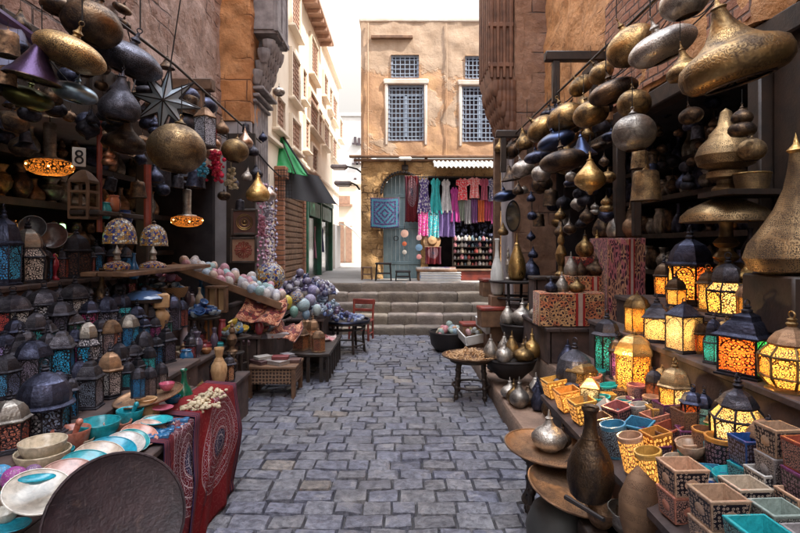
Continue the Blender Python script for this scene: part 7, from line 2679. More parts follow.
# ------------------------------------------------------------------ lit lanterns
Y1, Y2, A1, O1, G1, T1, W1, P1 = (1, .50, .10), (1, .62, .20), (1, .36, .05), (.95, .17, .025), (.04, .50, .12), (.03, .30, .28), (1, .68, .30), (.30, .08, .25)
def rl(X, z, px):
    return Vector((X, X * F / (px - CX), z))
for a in [
    # back row
    ('hex', rl(1.95, 1.2, 690), 42, 78, 'large lit lantern with a blue green dome, one panel yellow and one orange', [O1, Y1, A1], 'tin', 'pewter', 0),
    ('moor', rl(1.86, 1.2, 728), 42, 62, 'lit lantern with pale yellow scrollwork under a pierced silver dome', [Y2, Y1], 'tin', 'tin_silver', 0),
    ('moor', rl(1.86, 1.2, 772), 54, 76, 'largest lit yellow scrollwork lantern with a ring on its dome', [Y1, Y2], 'tin', 'tin_silver', 0),
    ('hex', rl(2.05, 1.2, 664), 20, 40, 'small dim lantern at the back beside the draped chest', [A1], 'tin', 'bronze', 0),
    # middle row
    ('cap', rl(1.63, 1.0, 637), 24, 40, 'lit yellow barrel lantern with one green pane at the row end', [T1, Y1, A1], 'brass', 'brass', 1),
    ('square', rl(1.60, 1.0, 657), 32, 46, 'lit amber square lantern with curled iron bars', [A1, (1, .6, .2)], 'tin', 'tin', 1),
    ('house', rl(1.60, 1.0, 684), 36, 54, 'lit pale yellow house lantern with a purple peaked roof', [W1, Y2], 'tin', 'pewter', 1),
    ('hex', rl(1.66, 1.0, 697), 20, 38, 'lit orange hexagonal lantern squeezed behind the teal one', [O1, A1], 'brass', 'bronze', 0),
    ('moor', rl(1.60, 1.0, 714), 24, 52, 'slim lit teal green lantern with a pointed violet dome', [T1, (.05, .4, .36)], 'tin', 'pewter', 0),
    ('square', rl(1.60, 1.0, 747), 56, 74, 'big lit lantern with an orange panel and a green panel under a violet roof', [A1, O1, G1, T1], 'tin', 'pewter', 0, 28),
    ('barrel', rl(1.62, 1.0, 792), 62, 78, 'wide lit golden barrel lantern in the middle row', [Y1, Y2, A1], 'brass', 'copper', 1),
    # front row
    ('tower', rl(1.43, .72, 607), 24, 62, 'slim lit lantern with one turquoise pane and a knobbed black top', [T1, Y2, T1], 'tin', 'tin', 0),
    ('tower', rl(1.43, .72, 617), 15, 46, 'slim dark violet lantern beside the turquoise paned one', [P1, (.2, .12, .2)], 'tin', 'bronze', 0),
    ('cap', rl(1.43, .72, 634), 38, 58, 'lit honey yellow lantern with a flat pierced cap', [A1, Y1], 'brass', 'brass_bright', 0),
    ('cap', rl(1.42, .72, 654), 18, 34, 'small unlit black lantern between honey and arch lanterns', [(.2, .05, .02)], 'tin', 'tin', 0),
    ('hex', rl(1.43, .72, 675), 32, 56, 'lit arch paned lantern with a round pierced brass dome', [W1, Y2, Y1], 'brass', 'brass_fine', 1),
    ('moor', rl(1.44, .72, 704), 24, 44, 'small lit lantern with pale teal glass in the lowest row', [(.25, .6, .55), T1], 'tin', 'pewter', 1),
    ('tower', rl(1.40, .72, 693), 22, 44, 'small lit lantern with a red panel and blue roof in the lowest row', [O1, (.8, .15, .08)], 'pewter', 'pewter', 1),
    ('tower', rl(1.40, .72, 711), 12, 30, 'narrow green glass lantern beside the red paneled one', [G1, T1], 'brass', 'brass', 1),
    ('barrel', rl(1.44, .72, 738), 54, 78, 'large lit barrel lantern with pale yellow pierced panels', [Y2, W1, Y1], 'tin', 'tin_silver', 1),
    ('cap', rl(1.44, .72, 769), 42, 54, 'lit cream paneled lantern with a slanted brown roof', [W1, Y2], 'tin', 'copper', 1),
    ('hex', rl(1.44, .72, 800), 34, 60, 'dark violet lantern at the edge of the lowest row', [P1, (.3, .1, .2)], 'tin', 'bronze', 0),
    ('square', rl(1.48, .72, 786), 20, 44, 'lit orange square lantern behind the dark violet one', [A1, O1], 'brass', 'bronze', 0),
    ('tower', rl(1.86, 1.2, 708), 20, 46, 'slim lit amber lantern between the two large back lanterns', [A1, Y1], 'brass', 'bronze', 0),
    ('cap', rl(1.80, 1.2, 750), 26, 42, 'small lit yellow capped lantern beside the largest back lantern', [Y1, A1], 'brass', 'copper', 1),
    ('hex', rl(1.80, 1.2, 676), 20, 34, 'small lit yellow lantern below the blue green dome', [Y1, A1], 'tin', 'bronze', 1),
    ('moor', rl(1.84, 1.2, 798), 26, 60, 'lit amber lantern at the edge of the back row', [A1, O1], 'tin', 'tin_silver', 0),
    ('cap', rl(1.68, 1.0, 727), 24, 44, 'small lit gold capped lantern behind the orange and green one', [Y1], 'brass', 'brass', 1),
    ('hex', rl(1.68, 1.0, 770), 26, 50, 'lit amber hexagonal lantern between the orange and green lantern and the barrel', [A1, Y1], 'tin', 'bronze', 0),
    ('tower', rl(1.66, 1.0, 671), 16, 36, 'slim lit honey lantern between the amber and pale house lanterns', [Y1, A1], 'brass', 'brass', 0),
    ('square', rl(1.49, .72, 645), 18, 36, 'small lit orange lantern tucked behind the honey one', [O1, A1], 'tin', 'copper', 0),
    ('hex', rl(1.49, .72, 721), 20, 44, 'small lit amber lantern tucked behind the barrel lantern', [A1, Y1], 'tin', 'bronze', 1),
    ('cap', rl(1.49, .72, 662), 18, 34, 'small lit golden lantern beside the arch paned one', [Y1], 'brass', 'brass', 0),
    ('tower', rl(1.49, .72, 754), 18, 46, 'slim lit teal lantern behind the cream paneled one', [T1, G1], 'tin', 'pewter', 0),
]:
    st_, pos, w_, h_, lb_, pn, fm, rm, fine = a[:9]
    lan(st_, pos, w_, h_, lb_, pn, 1, fm, rm, fine, rz=a[9] if len(a) > 9 else None)
# domed lantern at the near end of the steps
p = at(575, 407, X=1.2)
lan('dome', p, 36, 68, 'blue black filigree domed lantern standing at the end of the pot table', [(.7, .5, .25), (.25, .22, .2), (.1, .15, .25)], 0, 'tin', 'pewter_pierced', 0)
m = MB()
m.box((p.x, p.y, p.z / 2), (.26, .26, p.z - .004), ch=.01)
tag(m.build('display_box', MT['wood_dark']), 'dark box under the blue black domed lantern', 'box')

# ------------------------------------------------------------------ stone boxes and pots
def cutwork(t, k):
    uv = warped(t, k, .16)
    d = t.vor(uv, 1.0, 'F1', .45, dim='2D')
    big = t.ramp(d, .34, .29)
    core = t.ramp(d, .20, .16)
    dots = t.m_('SUBTRACT', big, t.m_('MULTIPLY', core, .8), clamp=True)
    sel = t.m_('GREATER_THAN', t.rand(), .5)        # two cutting patterns among the stock
    cu = filigree(t, k * .8, 0)
    return t.m_('ADD', t.m_('MULTIPLY', dots, t.m_('SUBTRACT', 1.0, sel)), t.m_('MULTIPLY', cu, t.m_('MULTIPLY', sel, .85)))
t = NT('filigree_box_side')
mk = cutwork(t, 9)
c = t.tint()
MT['boxside'] = t.pbr(t.mix(mk, (.016, .012, .018), t.mix(.3, c, (.62, .52, .44))), .4, 0, t.bump(mk, .5, .004))
t = NT('openwork_box_side')
mk = cutwork(t, 7)
c = t.tint()
MT['openwork'] = t.pbr(t.mix(mk, c, (.035, .014, .01)), .45, 0, t.bump(t.m_('SUBTRACT', 1.0, mk), .5, .004))
TINTMATS.add('openwork_box_side')
def boxkind(key, sides, side_mt, medal):
    @kind(key, 'stone_box' if sides == 4 else 'stone_pot', 'box' if sides == 4 else 'pot')
    def _():
        o = empty('stone_box' if sides == 4 else 'stone_pot')
        n = sides if sides == 4 else 28
        q = math.sqrt(2) if sides == 4 else 1
        rot = PI / 4 if sides == 4 else 0
        m = MB()
        m.lathe([(0, 0), (.43 * q, 0), (.5 * q, .78), (.5 * q, .80), (.435 * q, .80), (.38 * q, .08), (0, .08)], n, rot=rot)
        m.dent(.008, 3, n)
        m.build('body', MT['stone_tint'], o, sharp=35)
        m = MB()
        if sides == 4:
            for i in range(4):
                a = i * PI / 2
                M_ = Matrix.Rotation(a, 3, 'Z')
                P_ = [M_ @ Vector(v_) for v_ in ((-.40, -.4395, .05), (.40, -.4395, .05), (.46, -.5005, .72), (-.46, -.5005, .72))]
                Q_ = [v_ * 1.0 for v_ in P_]
                nn = m.add([tuple(v_ + M_ @ Vector((0, -.006, 0))) for v_ in P_])
                m.face([nn, nn + 1, nn + 2, nn + 3], [(i * .3, 0), (i * .3 + .8, 0), (i * .3 + .86, .67), (i * .3, .67)])
        else:
            m.lathe([(.441, .06), (.499, .70)], n)
            for f_ in range(len(m.uv)):
                m.uv[f_] = [(u * 3.14, v * 3.14) for u, v in m.uv[f_]]
        m.build('filigree', MT[side_mt], o)
        m = MB()
        m.lathe([(.435 * q, .805), (.505 * q, .80), (.51 * q, .765), (.5 * q, .76)], n, rot=rot)
        m.build('rim', MT['stone_tint'], o)
        if medal:
            for i in range(4):
                a = i * PI / 2
                m = MB()
                m.lathe([(.21, 0), (.16, .012), (0, .016)], 20, sy=.75)
                g_ = m.build('medallion', MT['stone_tint'], o)
                g_.location = Matrix.Rotation(a, 3, 'Z') @ Vector((0, -.474, .38))
                g_.rotation_euler = (Matrix.Rotation(a, 3, 'Z') @ Matrix.Rotation(R(95), 3, 'X')).to_euler()
        return o
t = NT('glow_openwork_side')
mk = cutwork(t, 7)
c = t.tint()
MT['litwork'] = t.pbr(t.mix(mk, t.mix(1, c, (.6, .5, .4), 'MULTIPLY'), (.6, .3, .08)), .45, 0, t.bump(t.m_('SUBTRACT', 1.0, mk), .5, .004), (1, .40, .07), t.m_('MULTIPLY', mk, .5))
TINTMATS.add('glow_openwork_side')
boxkind('litbox', 4, 'litwork', False)
boxkind('litpot', 24, 'litwork', False)
boxkind('box', 4, 'boxside', False)
boxkind('medalbox', 4, 'boxside', True)
boxkind('openbox', 4, 'openwork', False)
boxkind('roundpot', 24, 'boxside', False)
boxkind('openpot', 24, 'openwork', False)
CN = {'teal': (.02, .34, .40), 'turquoise': (.03, .42, .46), 'salmon': (.62, .25, .17), 'peach': (.66, .40, .26), 'cream': (.62, .50, .38), 'tan': (.50, .33, .22), 'rose': (.52, .18, .18), 'brick red': (.42, .10, .06),
      'cobalt': (.03, .10, .32), 'sky blue': (.08, .30, .48), 'white': (.62, .58, .54), 'plum': (.20, .06, .16), 'sage': (.33, .40, .36), 'orange': (.68, .30, .07), 'amber': (.75, .42, .10), 'grey': (.36, .33, .33), 'brown': (.26, .13, .08)}
used = {}
def bx(key, px, X, w_, hh, cname, label, z=0.0, rz=0):
    Y = X * F / (px - CX)
    k = Y / F
    return put(key, Vector((X, Y, tz(X) + z)), (w_ * k / 1.0, w_ * k / 1.0, hh * k / .8), label, None, (0, R(-10) if z == 0 else 0, R(rz)), CN[cname])
for a in [
    # front row along the table edge
    ('litbox', 556, 1.06, 20, 17, 'amber', 'amber openwork box at the far end of the front row', 0, 6), ('litbox', 570, 1.06, 22, 20, 'orange', 'orange openwork box next to the far amber one', 0, 3), ('litbox', 585, 1.07, 22, 22, 'amber', 'pale amber openwork box with round cutouts', 0, 4),
    ('box', 602, 1.07, 20, 22, 'brown', 'small brown black filigree box after the amber openwork boxes', 0, 8), ('roundpot', 618, 1.06, 25, 32, 'sky blue', 'bright blue speckled round pot in the front row', 0, 0), ('litpot', 636, 1.06, 24, 38, 'peach', 'peach openwork pot before the yellow lit pot', 0, 0),
    ('litpot', 655, 1.05, 26, 44, 'amber', 'tall amber openwork pot beside the stacked boxes', 0, 0),
    # stacked boxes in front
    ('medalbox', 681, 1.06, 33, 27, 'salmon', 'lower salmon lined box of the pink stack', -.005, 4), ('medalbox', 717, 1.06, 38, 30, 'tan', 'lower dark box of the tan lined stack', -.005, 3), ('box', 757, 1.06, 43, 33, 'cobalt', 'lower blue black filigree box under the teal one', -.005, 4), ('box', 802, 1.05, 46, 36, 'orange', 'orange lined box at the bottom corner of the stacks', 0, 4),
    # second row
    ('roundpot', 590, 1.20, 16, 16, 'brick red', 'small brick red pot behind the amber boxes', 0, 0), ('roundpot', 604, 1.19, 18, 17, 'turquoise', 'turquoise pot just behind the amber boxes', 0, 0), ('box', 620, 1.19, 22, 22, 'rose', 'rose lined filigree box behind the bright blue pot', 0, 25), ('box', 640, 1.19, 24, 22, 'sky blue', 'blue speckled square box turned cornerwise', 0, 45),
    ('litbox', 659, 1.20, 22, 26, 'orange', 'orange red openwork box in the second row', 0, 10), ('roundpot', 678, 1.19, 22, 18, 'cream', 'cream pot with dark filigree behind the pink stack', 0, 0),
    ('bowlx', 700, 1.20, 0, 0, '', '', 0, 0),
    # third row
    ('roundpot', 597, 1.30, 15, 14, 'salmon', 'small salmon pot in the third row near the lit lantern', 0, 0), ('roundpot', 611, 1.30, 18, 15, 'teal', 'deep teal pot in the third row', 0, 0), ('roundpot', 627, 1.29, 18, 14, 'cream', 'cream rimmed pot in the third row', 0, 0), ('roundpot', 642, 1.29, 18, 20, 'white', 'white pot with indigo filigree in the third row', 0, 0),
    ('openbox', 657, 1.30, 20, 20, 'salmon', 'salmon openwork box next to the white indigo pot', 0, 12), ('box', 673, 1.30, 22, 20, 'brick red', 'brick red long box in the third row', 0, 20), ('roundpot', 692, 1.30, 26, 18, 'peach', 'peach oval pot in front of the plum pot', 0, 0),
    # fourth row
    ('roundpot', 622, 1.38, 16, 12, 'peach', 'peach cup in the back row under the honey lantern', .03, 0), ('roundpot', 637, 1.37, 19, 16, 'rose', 'rose and indigo pot in the back row', .03, 0), ('roundpot', 652, 1.37, 18, 14, 'peach', 'peach pot behind the brick red long box', .03, 0), ('box', 667, 1.37, 20, 18, 'plum', 'plum box in the back row under the arch paned lantern', .03, 8),
    ('openbox', 687, 1.37, 22, 24, 'brown', 'brown openwork box beneath the red paneled lantern', .03, 10),
]:
    if a[0] == 'bowlx':
        continue
    key, px, X, w_, hh, cn, lb_, z, rz = a
    bx(key, px, X, w_, hh, cn, lb_, z, rz)
def upper(px, X, w_, hh, z, cn, lb_, key='medalbox', rz=3):
    Y = X * F / (px - CX)
    k = Y / F
    put(key, Vector((X, Y, z)), (w_ * k, w_ * k, hh * k / .8), lb_, None, (0, 0, R(rz)), CN[cn])
def topz(px, hh):
    Y = 1.06 * F / (px - CX)
    return tz(1.06) - .003 + hh * Y / F
upper(682, 1.06, 35, 27, topz(681, 27), 'peach', 'upper salmon pink lined box of the pink stack')
upper(718, 1.06, 40, 30, topz(717, 30), 'tan', 'upper tan lined box with an oval medallion')
upper(759, 1.06, 45, 33, topz(757, 33), 'turquoise', 'open turquoise box on top of the blue black filigree box', 'box')
for px, X, w_, hh, cn, lb_, key in [(745, 1.20, 34, 27, 'cream', 'cream box with a dark oval medallion behind the turquoise box', 'medalbox'), (778, 1.20, 37, 28, 'sage', 'sage green lined filigree box behind the turquoise box', 'box'), (768, 1.31, 30, 24, 'white', 'off white box in the row behind the sage box', 'box'), (812, 1.20, 38, 28, 'grey', 'grey lined filigree box at the frame edge', 'box'), (801, 1.31, 32, 24, 'peach', 'dusty peach box behind the grey lined one', 'box')]:
    Y = X * F / (px - CX)
    upper(px, X, w_, hh, tz(X) + .06, cn, lb_, key)
    m = MB()
    m.box((X, Y, tz(X) + .028), (w_ * Y / F * .9, w_ * Y / F * .9, .06))
    tag(m.build('riser', MT['greywood']), 'grey wooden riser block under the ' + lb_.split(' box')[0] + ' box', 'block')
for px, X, w_, c, lb_, key, z in [(701, 1.21, 24, 'turquoise', 'small turquoise bowl beside the white bowl', 'bowl', .03), (716, 1.20, 24, 'white', 'small white bowl between two turquoise bowls', 'bowl', .03), (733, 1.27, 34, 'turquoise', 'wide bright turquoise bowl before the blue boxes', 'bowl', .03), (693, 1.26, 28, 'tan', 'tan oval bowl over the small turquoise bowl', 'bowl', .05)]:
    Y = X * F / (px - CX)
    put('bowl', Vector((X, Y, tz(X) + z)), w_ * Y / F, lb_, None, (0, R(-8), 0), CN[c])
for i, (px, w_, hh, cn, key, lb_) in enumerate([(722, 32, 34, 'plum', 'roundpot', 'large plum pot with an orange rim and white dots'), (706, 26, 30, 'brown', 'openpot', 'brown openwork pot beside the large plum pot')]):
    X = 1.34
    Y = X * F / (px - CX)
    put(key, Vector((X, Y, tz(X) + .0)), (w_ * Y / F, w_ * Y / F, hh * Y / F / .8), lb_, None, (0, 0, 0), {'body': CN['orange'] if i == 0 else CN['brown'], 'rim': CN['orange'], 'filigree': CN[cn]})
FC = ['teal', 'turquoise', 'orange', 'cobalt', 'peach', 'brick red', 'cream', 'amber', 'plum', 'sky blue', 'brown']
for X in (1.125, 1.185, 1.245, 1.335):
    px = 596 + rnd.uniform(-3, 3)
    while px < 745:
        w_ = (12 + (px - 590) * .05) * rnd.uniform(.9, 1.2)
        cn = rnd.choice(FC)
        if not (X < 1.15 and px > 655):
            key = rnd.choice(['roundpot', 'roundpot', 'box', 'openpot', 'openbox'])
            Y = X * F / (px - CX)
            put(key, Vector((X, Y, tz(X) + .002)), (w_ * Y / F, w_ * Y / F, w_ * rnd.uniform(.8, 1.15) * Y / F / .8), 'small %s %s squeezed between the bigger boxes on the pot table' % (cn, 'pot' if 'pot' in key else 'box'), 'small %s %ss squeezed on the pot table' % (cn, 'pot' if 'pot' in key else 'boxe'), (0, 0, R(rnd.uniform(-30, 30))), CN[cn])
        px += w_ * rnd.uniform(1.15, 1.7)
# two stacks by the lowest lantern row
def stack(px, X, w_, hh, items, rz=8):
    Y = X * F / (px - CX)
    k = Y / F
    z = tz(X)
    for cn, key, lb_ in items:
        put(key, Vector((X, Y, z)), (w_ * k, w_ * k, hh * k / .8), lb_, None, (0, 0, R(rz + rnd.uniform(-6, 6))), CN[cn])
        z += hh * k + .002
stack(749, 1.33, 27, 27, [('teal', 'box', 'teal filigree box at the bottom of the blue stack'), ('cobalt', 'box', 'cobalt filigree box on top of the blue stack')])
stack(778, 1.335, 29, 28, [('grey', 'medalbox', 'lowest grey soapstone box with a dark heart medallion'), ('grey', 'medalbox', 'middle grey soapstone box with a plain oval medallion'), ('tan', 'medalbox', 'top pinkish soapstone box with a filigree oval medallion')], 4)
stack(808, 1.335, 32, 30, [('cobalt', 'box', 'blue box at the bottom of the violet stack'), ('plum', 'box', 'violet box in the middle of the stack at the frame edge'), ('brick red', 'box', 'red and violet box topping the stack at the frame edge')], 4)
# bright bare lamp among the amber boxes
bl = bpy.data.lights.new('lantern_bulb', 'POINT')      # the bare bulb that lights up this corner of the table
bl.energy, bl.color, bl.shadow_soft_size = 1.6, (1.0, .62, .25), .03
bo = bpy.data.objects.new('lantern_bulb', bl)
bo.location = (1.15, 1.13 * F / 190 - .02, tz(1.13) + .36)
COL.objects.link(bo)
p = at(588, 424, X=1.12)
lan('house', Vector((1.13, 1.13 * F / 190, tz(1.13))), 26, 40, 'brightest lit cream house lantern among the amber openwork boxes', [(1, .86, .50)], 1, 'brass', 'brass_bright', 1)
m = MB()
m.box((0, 0, 0), (.13, .16, .012), rot=Euler((R(20), R(-30), R(20))).to_matrix(), ch=.003)
m.lathe([(0, .0), (.01, .0)], 6)
o = m.build('carved_tile', MT['boxside'], col=(.4, .36, .34))
o.location = (1.15, 2.95, tz(1.15) + .07)
tag(o, 'grey carved stone tile leaning behind the bright house lantern', 'tile')
lan('cap', Vector((1.22, 1.22 * F / 180, tz(1.22))), 34, 30, 'low lit amber lantern with a wide flat cap behind the bright house lantern', [(1, .5, .12)], 1, 'brass', 'brass', 0)

# ------------------------------------------------------------------ trays, jugs and stools in front of the table
def low_stool(x, y, r_, h, label, n=3, mt='wood_dark'):
    o = tag(empty('stool', (x, y, 0)), label, 'stool')
    m = MB()
    m.lathe([(0, h - .03), (r_, h - .03), (r_, h), (0, h)], 20)
    m.build('seat', MT[mt], o)
    for i in range(n):
        a = 2 * PI * i / n + .6
        m = MB()
        m.tube([(r_ * .95 * math.cos(a), r_ * .95 * math.sin(a), 0), (r_ * .8 * math.cos(a), r_ * .8 * math.sin(a), h - .03)], .02, 8)
        for q in range(4):
            u = (q + .6) / 4.4
            m.ball((r_ * (.95 - .15 * u) * math.cos(a), r_ * (.95 - .15 * u) * math.sin(a), u * (h - .03)), .028, 8, 5)
        m.build('leg', MT[mt], o)
    m = MB()
    m.ring((0, 0, h * .35), r_ * .88, .013, 20, 5)
    m.build('foot_ring', MT[mt], o)
    return o
p = at(547, 447, Z=.45)
low_stool(p.x, p.y, .15, .42, 'turned dark stool under the copper tray with the pointed brass lamp', 4)
trz = .44
put('tray', Vector((p.x, p.y, .428)), .48, 'round beaten copper tray with a pointed brass lamp on it', None, (R(4), R(5), 0))
o = pl(549, 447, 34, 40, p.y, 'squat pointed silver brass lamp on the round copper tray', 'silver', z=.435)
pl(562, 446, 18, 24, p.y + .03, 'small dark brass lamp behind the squat pointed lamp', 'bronze', z=.44)
p2 = at(570, 488, Z=.36)
put('tray', Vector((p2.x + .0, p2.y, p2.z - .02)), .44, 'second copper tray tilted below the first', None, (R(10), R(12), 0))
m = MB()
m.box((p2.x + .06, p2.y + .1, .14), (.26, .26, .28), ch=.01)
tag(m.build('display_box', MT['wood_dark']), 'dark box holding up the tilted copper tray', 'box')
vase('bottle', 'bronze', at(592, 500, X=.86) + Vector((0, .02, 0)), 48, 92, 'large dark brass bottle vase with a long neck on the tilted tray', 'bottle')
m = MB()
m.lathe([(0, 0), (.10, 0), (.16, .06), (.165, .16), (.13, .25), (.06, .30), (0, .31)], 28)
o = m.build('rubber_sack', MT['rubber'])
o.location = (at(549, 533, Z=.02).x, 2.75, 0)
tag(o, 'round grey rubber sack under the tilted copper tray', 'sack')
p = at(643, 520, X=.98)
cp = tag(empty('copper_vase', p + Vector((-.03, 0, -.08)), (R(-8), R(14), 0)), 'leaf shaped hammered copper vase leaning before the lit pots', 'vase')
k = p.y / F
m = MB()
m.lathe([(0, 0), (12 * k, 2 * k), (21 * k, 20 * k), (24 * k, 38 * k), (19 * k, 58 * k), (9 * k, 74 * k), (6 * k, 80 * k), (4 * k, 79 * k), (7 * k, 70 * k)], 30, sy=.55)
m.build('body', MT['copper'], cp)
m = MB()
m.ring((0, 0, 80 * k), 5.5 * k, 1.2 * k, 16, 5, sy=.55)
m.build('lip', MT['copper'], cp)
for px, py, w_, mt_, lb_ in [(600, 524, 34, 'copper', 'hammered copper bowl beside the leaf shaped vase'), (624, 530, 38, 'silver', 'tarnished silver bowl with a blue inside'), (690, 536, 60, 'brown', 'brown leather covered box at the bottom beneath the stacks')]:
    p = at(px, py, Z=.30 if px < 650 else .36)
    if px < 650:
        key = 'bowlm:' + mt_
        @kind(key, 'metal_bowl', 'bowl')
        def _(mt_=mt_):
            o = empty('metal_bowl')
            m = MB()
            m.lathe([(0, 0), (.25, 0), (.3, .05), (.44, .3), (.5, .55), (.48, .56), (.42, .3), (.27, .1), (0, .08)], 28)
            m.build('wall', MT[mt_], o)
            m = MB()
            m.ring((0, 0, .555), .49, .02, 28, 6)
            m.build('rim', MT[mt_], o)
            return o
        put(key, p, w_ / F * p.y, lb_, None, (R(8), R(6), 0))
        m = MB()
        m.box((p.x, p.y, p.z / 2 - .004), (.16, .16, p.z - .01), ch=.008)
        tag(m.build('display_box', MT['wood_dark']), 'small dark crate under the ' + lb_.split(' bowl')[0] + ' bowl', 'crate')
    else:
        m = MB()
        m.box((0, 0, .0), (.22, .2, .10), ch=.03)
        o = m.build('leather_box', MT['copper'])
        o.location = p
        tag(o, lb_, 'box')
        m = MB()
        m.box((p.x, p.y, (p.z - .05) / 2 - .002), (.2, .18, p.z - .056))
        tag(m.build('display_box', MT['wood_dark']), 'dark crate under the brown leather covered box', 'crate')
m = MB()
m.tube([at(566, 497, Y=2.35), at(604, 520, Y=2.1)], .012, 8, r1=.008)
tag(m.build('stick', MT['iron']), 'black stick lying across the tilted copper tray', 'stick')

# tray of dried goods and trays of brass lamps on the steps
q = Vector((.74, 5.55, .45))
low_stool(q.x, q.y, .22, .425, 'black turned stool on the cobbles under the tray of dried roots', 4)
put('tray', Vector((q.x, q.y, .427)), .60, 'round brass tray of dried roots on the black stool')
m = MB()
for i in range(150):
    a, r_ = rnd.uniform(0, 6.3), .25 * math.sqrt(rnd.random())
    x, y_, z = q.x + r_ * math.cos(a), q.y + r_ * math.sin(a), .44 + .08 * (1 - r_ / .25) * rnd.random()
    d = rnd.uniform(0, 6.3)
    m.tube([(x, y_, z), (x + .03 * math.cos(d), y_ + .03 * math.sin(d), z + rnd.uniform(0, .03)), (x + .06 * math.cos(d + .5), y_ + .06 * math.sin(d + .5), z + rnd.uniform(0, .02))], .009, 5, r1=.003)
tag(m.build('dried_roots', MT['wood_pale']), 'heap of dried twisted roots on the round brass tray', 'roots', kind='stuff')
def drum(x, y, z0, z1, r_, label):
    o = tag(empty('drum_stand', (x, y, z0)), label, 'stand')
    h = z1 - z0
    m = MB()
    m.lathe([(0, h), (r_, h), (r_ * 1.02, h - .02), (r_ * .9, h * .5), (r_ * .6, h * .15), (r_ * .5, 0), (0, 0)], 32)
    m.build('bowl_base', MT['iron'], o)
    m = MB()
    m.ring((0, 0, h), r_, .015, 32, 6)
    m.build('rim', MT['iron'], o)
    return Vector((x, y, z1))
d1 = drum(1.13, 5.45,   .25, .44, .25, 'black bowl shaped stand on the first step under brass lamps')
for dx, dy, w_, h_, mt_, lb_ in [(-.20, .02, 15, 24, 'silver', 'silver lamp nearest the dried roots on the black bowl stand'), (-.10, -.18, 17, 25, 'silver', 'bright silver lamp at the front of the black bowl stand'), (.03, .08, 15, 26, 'brass', 'brass lamp in the middle of the black bowl stand'), (.10, -.14, 20, 22, 'brass', 'squat brass lamp at the front of the black bowl stand'), (.22, .0, 17, 30, 'brass_bright', 'tallest golden lamp on the black bowl stand'), (-.02, .22, 14, 22, 'silver', 'pale lamp at the back of the black bowl stand'), (.2, .18, 13, 22, 'bronze', 'dark lamp at the back of the black bowl stand')]:
    pl(400 + (d1.x + dx) * F / (d1.y + dy), 0, w_, h_, d1.y + dy, lb_, mt_, z=d1.z)
d2 = drum(1.36 + .08, 6.35, .46, .66, .24, 'black stand on the second step under three brass lamps')
for dx, dy, w_, h_, mt_, lb_ in [(-.16, .0, 15, 22, 'silver', 'small silver lamp on the second step stand'), (.0, -.08, 22, 27, 'silver', 'round bright lamp on the second step stand'), (.13, .1, 16, 24, 'brass', 'brass lamp on the second step stand')]:
    pl(400 + (d2.x + dx) * F / (d2.y + dy), 0, w_, h_, d2.y + dy, lb_, mt_, z=d2.z)
d3 = drum(1.70, 5.85, .46, .78, .26, 'black stand before the draped chests under three onion lamps')
for dx, dy, w_, h_, mt_, lb_ in [(-.20, .0, 16, 20, 'silver', 'pale onion lamp at the street side of the stand before the chests'), (-.05, -.12, 18, 26, 'brass', 'brass onion lamp in the middle of the stand before the chests'), (.13, .0, 25, 25, 'silver', 'wide silver onion lamp on the stand before the chests')]:
    pl(400 + (d3.x + dx) * F / (d3.y + dy), 0, w_, h_, d3.y + dy, lb_, mt_, z=d3.z)
pl(400 + 1.13 * F / 5.9, 0, 15, 30, 5.9, 'double bulb pale lamp on the first step behind the black bowl stand', 'silver', z=.19)

for i in range(22):     # small metal pots lined along the side steps
    y_ = 4.75 + i * .2
    if i % 2:
        X, z = 1.50 + rnd.uniform(0, .12), .462
    else:
        X, z = 1.05 + rnd.uniform(0, .25), .192
    if (abs(y_ - 5.45) < .42 and X < 1.45) or (abs(y_ - 6.35) < .3 and X > 1.2) or y_ > 7.0:
        continue
    mt_ = rnd.choice(['brass', 'silver', 'bronze', 'copper', 'pewter'])
    pl(400 + X * F / y_, 0, rnd.uniform(.13, .19) * F / y_, rnd.uniform(.18, .3) * F / y_, y_, 'small %s pot lamp standing on the stone side steps' % mt_, mt_, 'small %s pot lamps on the side steps' % mt_, z=z)
for i in range(30):
    y_ = rnd.uniform(5.9, 8.9) if i > 7 else rnd.uniform(4.2, 5.0)
    X = rnd.uniform(1.0, 1.36)
    if abs(y_ - 7.2) < .75 and X > .95:
        continue
    mt_ = rnd.choice(['brass', 'silver', 'silver', 'bronze', 'pewter'])
    pl(400 + X * F / y_, 0, rnd.uniform(.12, .18) * F / y_, rnd.uniform(.16, .27) * F / y_, y_, 'small %s pot lamp standing on the stone side steps' % mt_, mt_, 'small %s pot lamps on the side steps' % mt_, z=.192)
# black round table with the golden finial
p = at(515, 280, Y=7.0)
tb, q = round_table(515, 280, 52, 7.0, 'black round table with a golden onion finial by the pier', 'iron')
o = pl(517, 0, 18, 46, 6.95, 'tall golden onion finial on the black round table', 'brass_bright', z=q.z)
pl(532, 0, 16, 22, 7.05, 'pewter onion lamp on the black round table', 'pewter', z=q.z)
vase('baluster', 'silver', at(508, 280, Y=7.1), 7, 34, 'slim silver candlestick on the black round table')
vase('bottle', 'white', at(497, 292, Y=7.0) + Vector((0, 0, -.03)), 14, 56, 'tall whitish bottle vase beside the black round table', 'bottle')
m = MB()
m.box((at(497, 292, Y=7.0).x, 7.0, at(497, 294, Y=7.0).z / 2), (.2, .2, at(497, 294, Y=7.0).z - .03), ch=.01)
tag(m.build('display_box', MT['wood']), 'brown box under the tall whitish bottle vase', 'box')
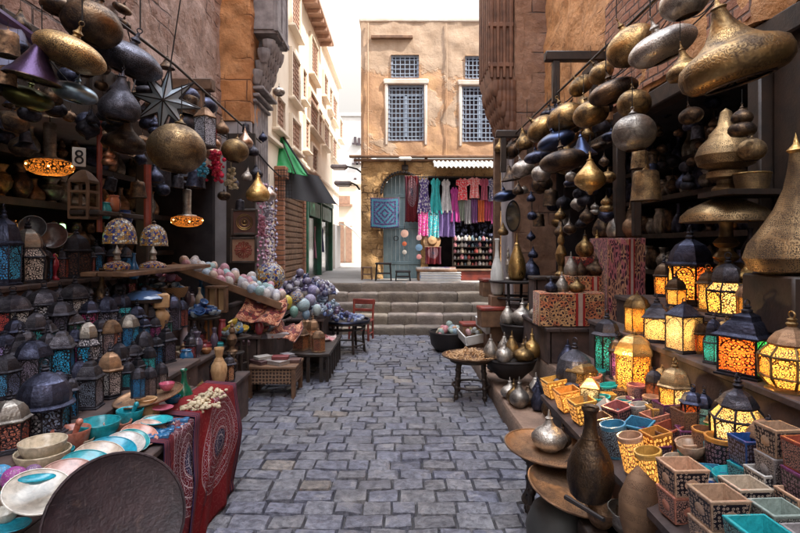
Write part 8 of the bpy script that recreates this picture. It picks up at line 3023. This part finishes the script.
# black pot of coloured eggs on the street and sloping egg crates
p = at(450, 352, Z=0)
bp = tag(empty('black_pot', p), 'wide black pot of coloured stone eggs at the foot of the steps', 'pot')
k = p.y / F
m = MB()
m.lathe([(0, 0), (13 * k, 0), (19 * k, 8 * k), (21 * k, 20 * k), (20 * k, 21 * k), (17 * k, 15 * k), (0, 14 * k)], 28)
m.build('wall', MT['iron'], bp)
m = MB()
m.ring((0, 0, 20.5 * k), 20.5 * k, 1 * k, 28, 5)
m.build('rim', MT['iron'], bp)
EG = [((.62, .52, .36), 'cream'), ((.55, .2, .22), 'rose red'), ((.25, .36, .44), 'slate blue'), ((.60, .34, .2), 'apricot'), ((.3, .4, .36), 'green grey')]
pile(p.x, p.y, p.z + 15 * k, 15 * k, 15 * k, 9 * k, 26, [c for c, _ in EG], '', '', [nm + ' stone egg heaped in the black pot' for _, nm in EG], 'egg', .10, .14)
for i, (x, y_, z, lb_, wh) in enumerate([(1.08, 7.55, .30, 'white edged sloping crate of pink and yellow eggs', 'upper'), (1.30, 7.2, .52, 'white edged sloping crate of blue stones', 'lower')]):
    o = tag(empty('crate', (x, y_, z), (R(8), R(-10), R(8))), lb_, 'crate')
    m = MB()
    for s_ in (-1, 1):
        m.box((s_ * .21, 0, .05), (.02, .44, .12), ch=.004)
        m.box((0, s_ * .22, .05), (.40, .02, .12), ch=.004)
    m.box((0, 0, -.005), (.44, .46, .02))
    m.build('sides', MT['white'], o)
    m = MB()
    m.box((x, y_, z / 2 - .03), (.3, .34, z - .06))
    tag(m.build('display_box', MT['wood']), 'brown box propping the ' + lb_.split(' of ')[0] + ' of ' + lb_.split(' of ')[1], 'box')
    cs_ = [((.6, .4, .3), 'peach'), ((.6, .5, .2), 'yellow'), ((.55, .3, .3), 'pink'), ((.4, .42, .4), 'grey')] if i == 0 else [((.1, .18, .36), 'blue'), ((.3, .36, .44), 'pale blue'), ((.2, .2, .28), 'slate')]
    pile(x, y_, z + .04, .17, .18, .07, 24, [c for c, _ in cs_], '', '', [nm + ' stone egg in the ' + wh + ' sloping crate' for _, nm in cs_], 'egg', .09, .12)
for i, (px, py, w_, h_, Y, lb_) in enumerate([(492, 326, 26, 20, 6.9, 'pinkish brown wooden chest on the second step'), (472, 338, 22, 16, 7.6, 'low brown chest on the first step before the crates'), (492, 296, 22, 18, 7.7, 'brown chest behind the sloping crates')]):
    p = at(px, py, Y=Y)
    k = Y / F
    o = tag(empty('chest', p, (0, 0, R(6))), lb_, 'chest')
    m = MB()
    m.box((0, 0, h_ * k * .4), (w_ * k, .24, h_ * k * .8), ch=.008)
    m.build('body', MT['wood'], o)
    m = MB()
    m.box((0, 0, h_ * k * .9), (w_ * k + .02, .26, h_ * k * .19), ch=.012)
    m.build('lid', MT['wood_red'], o)
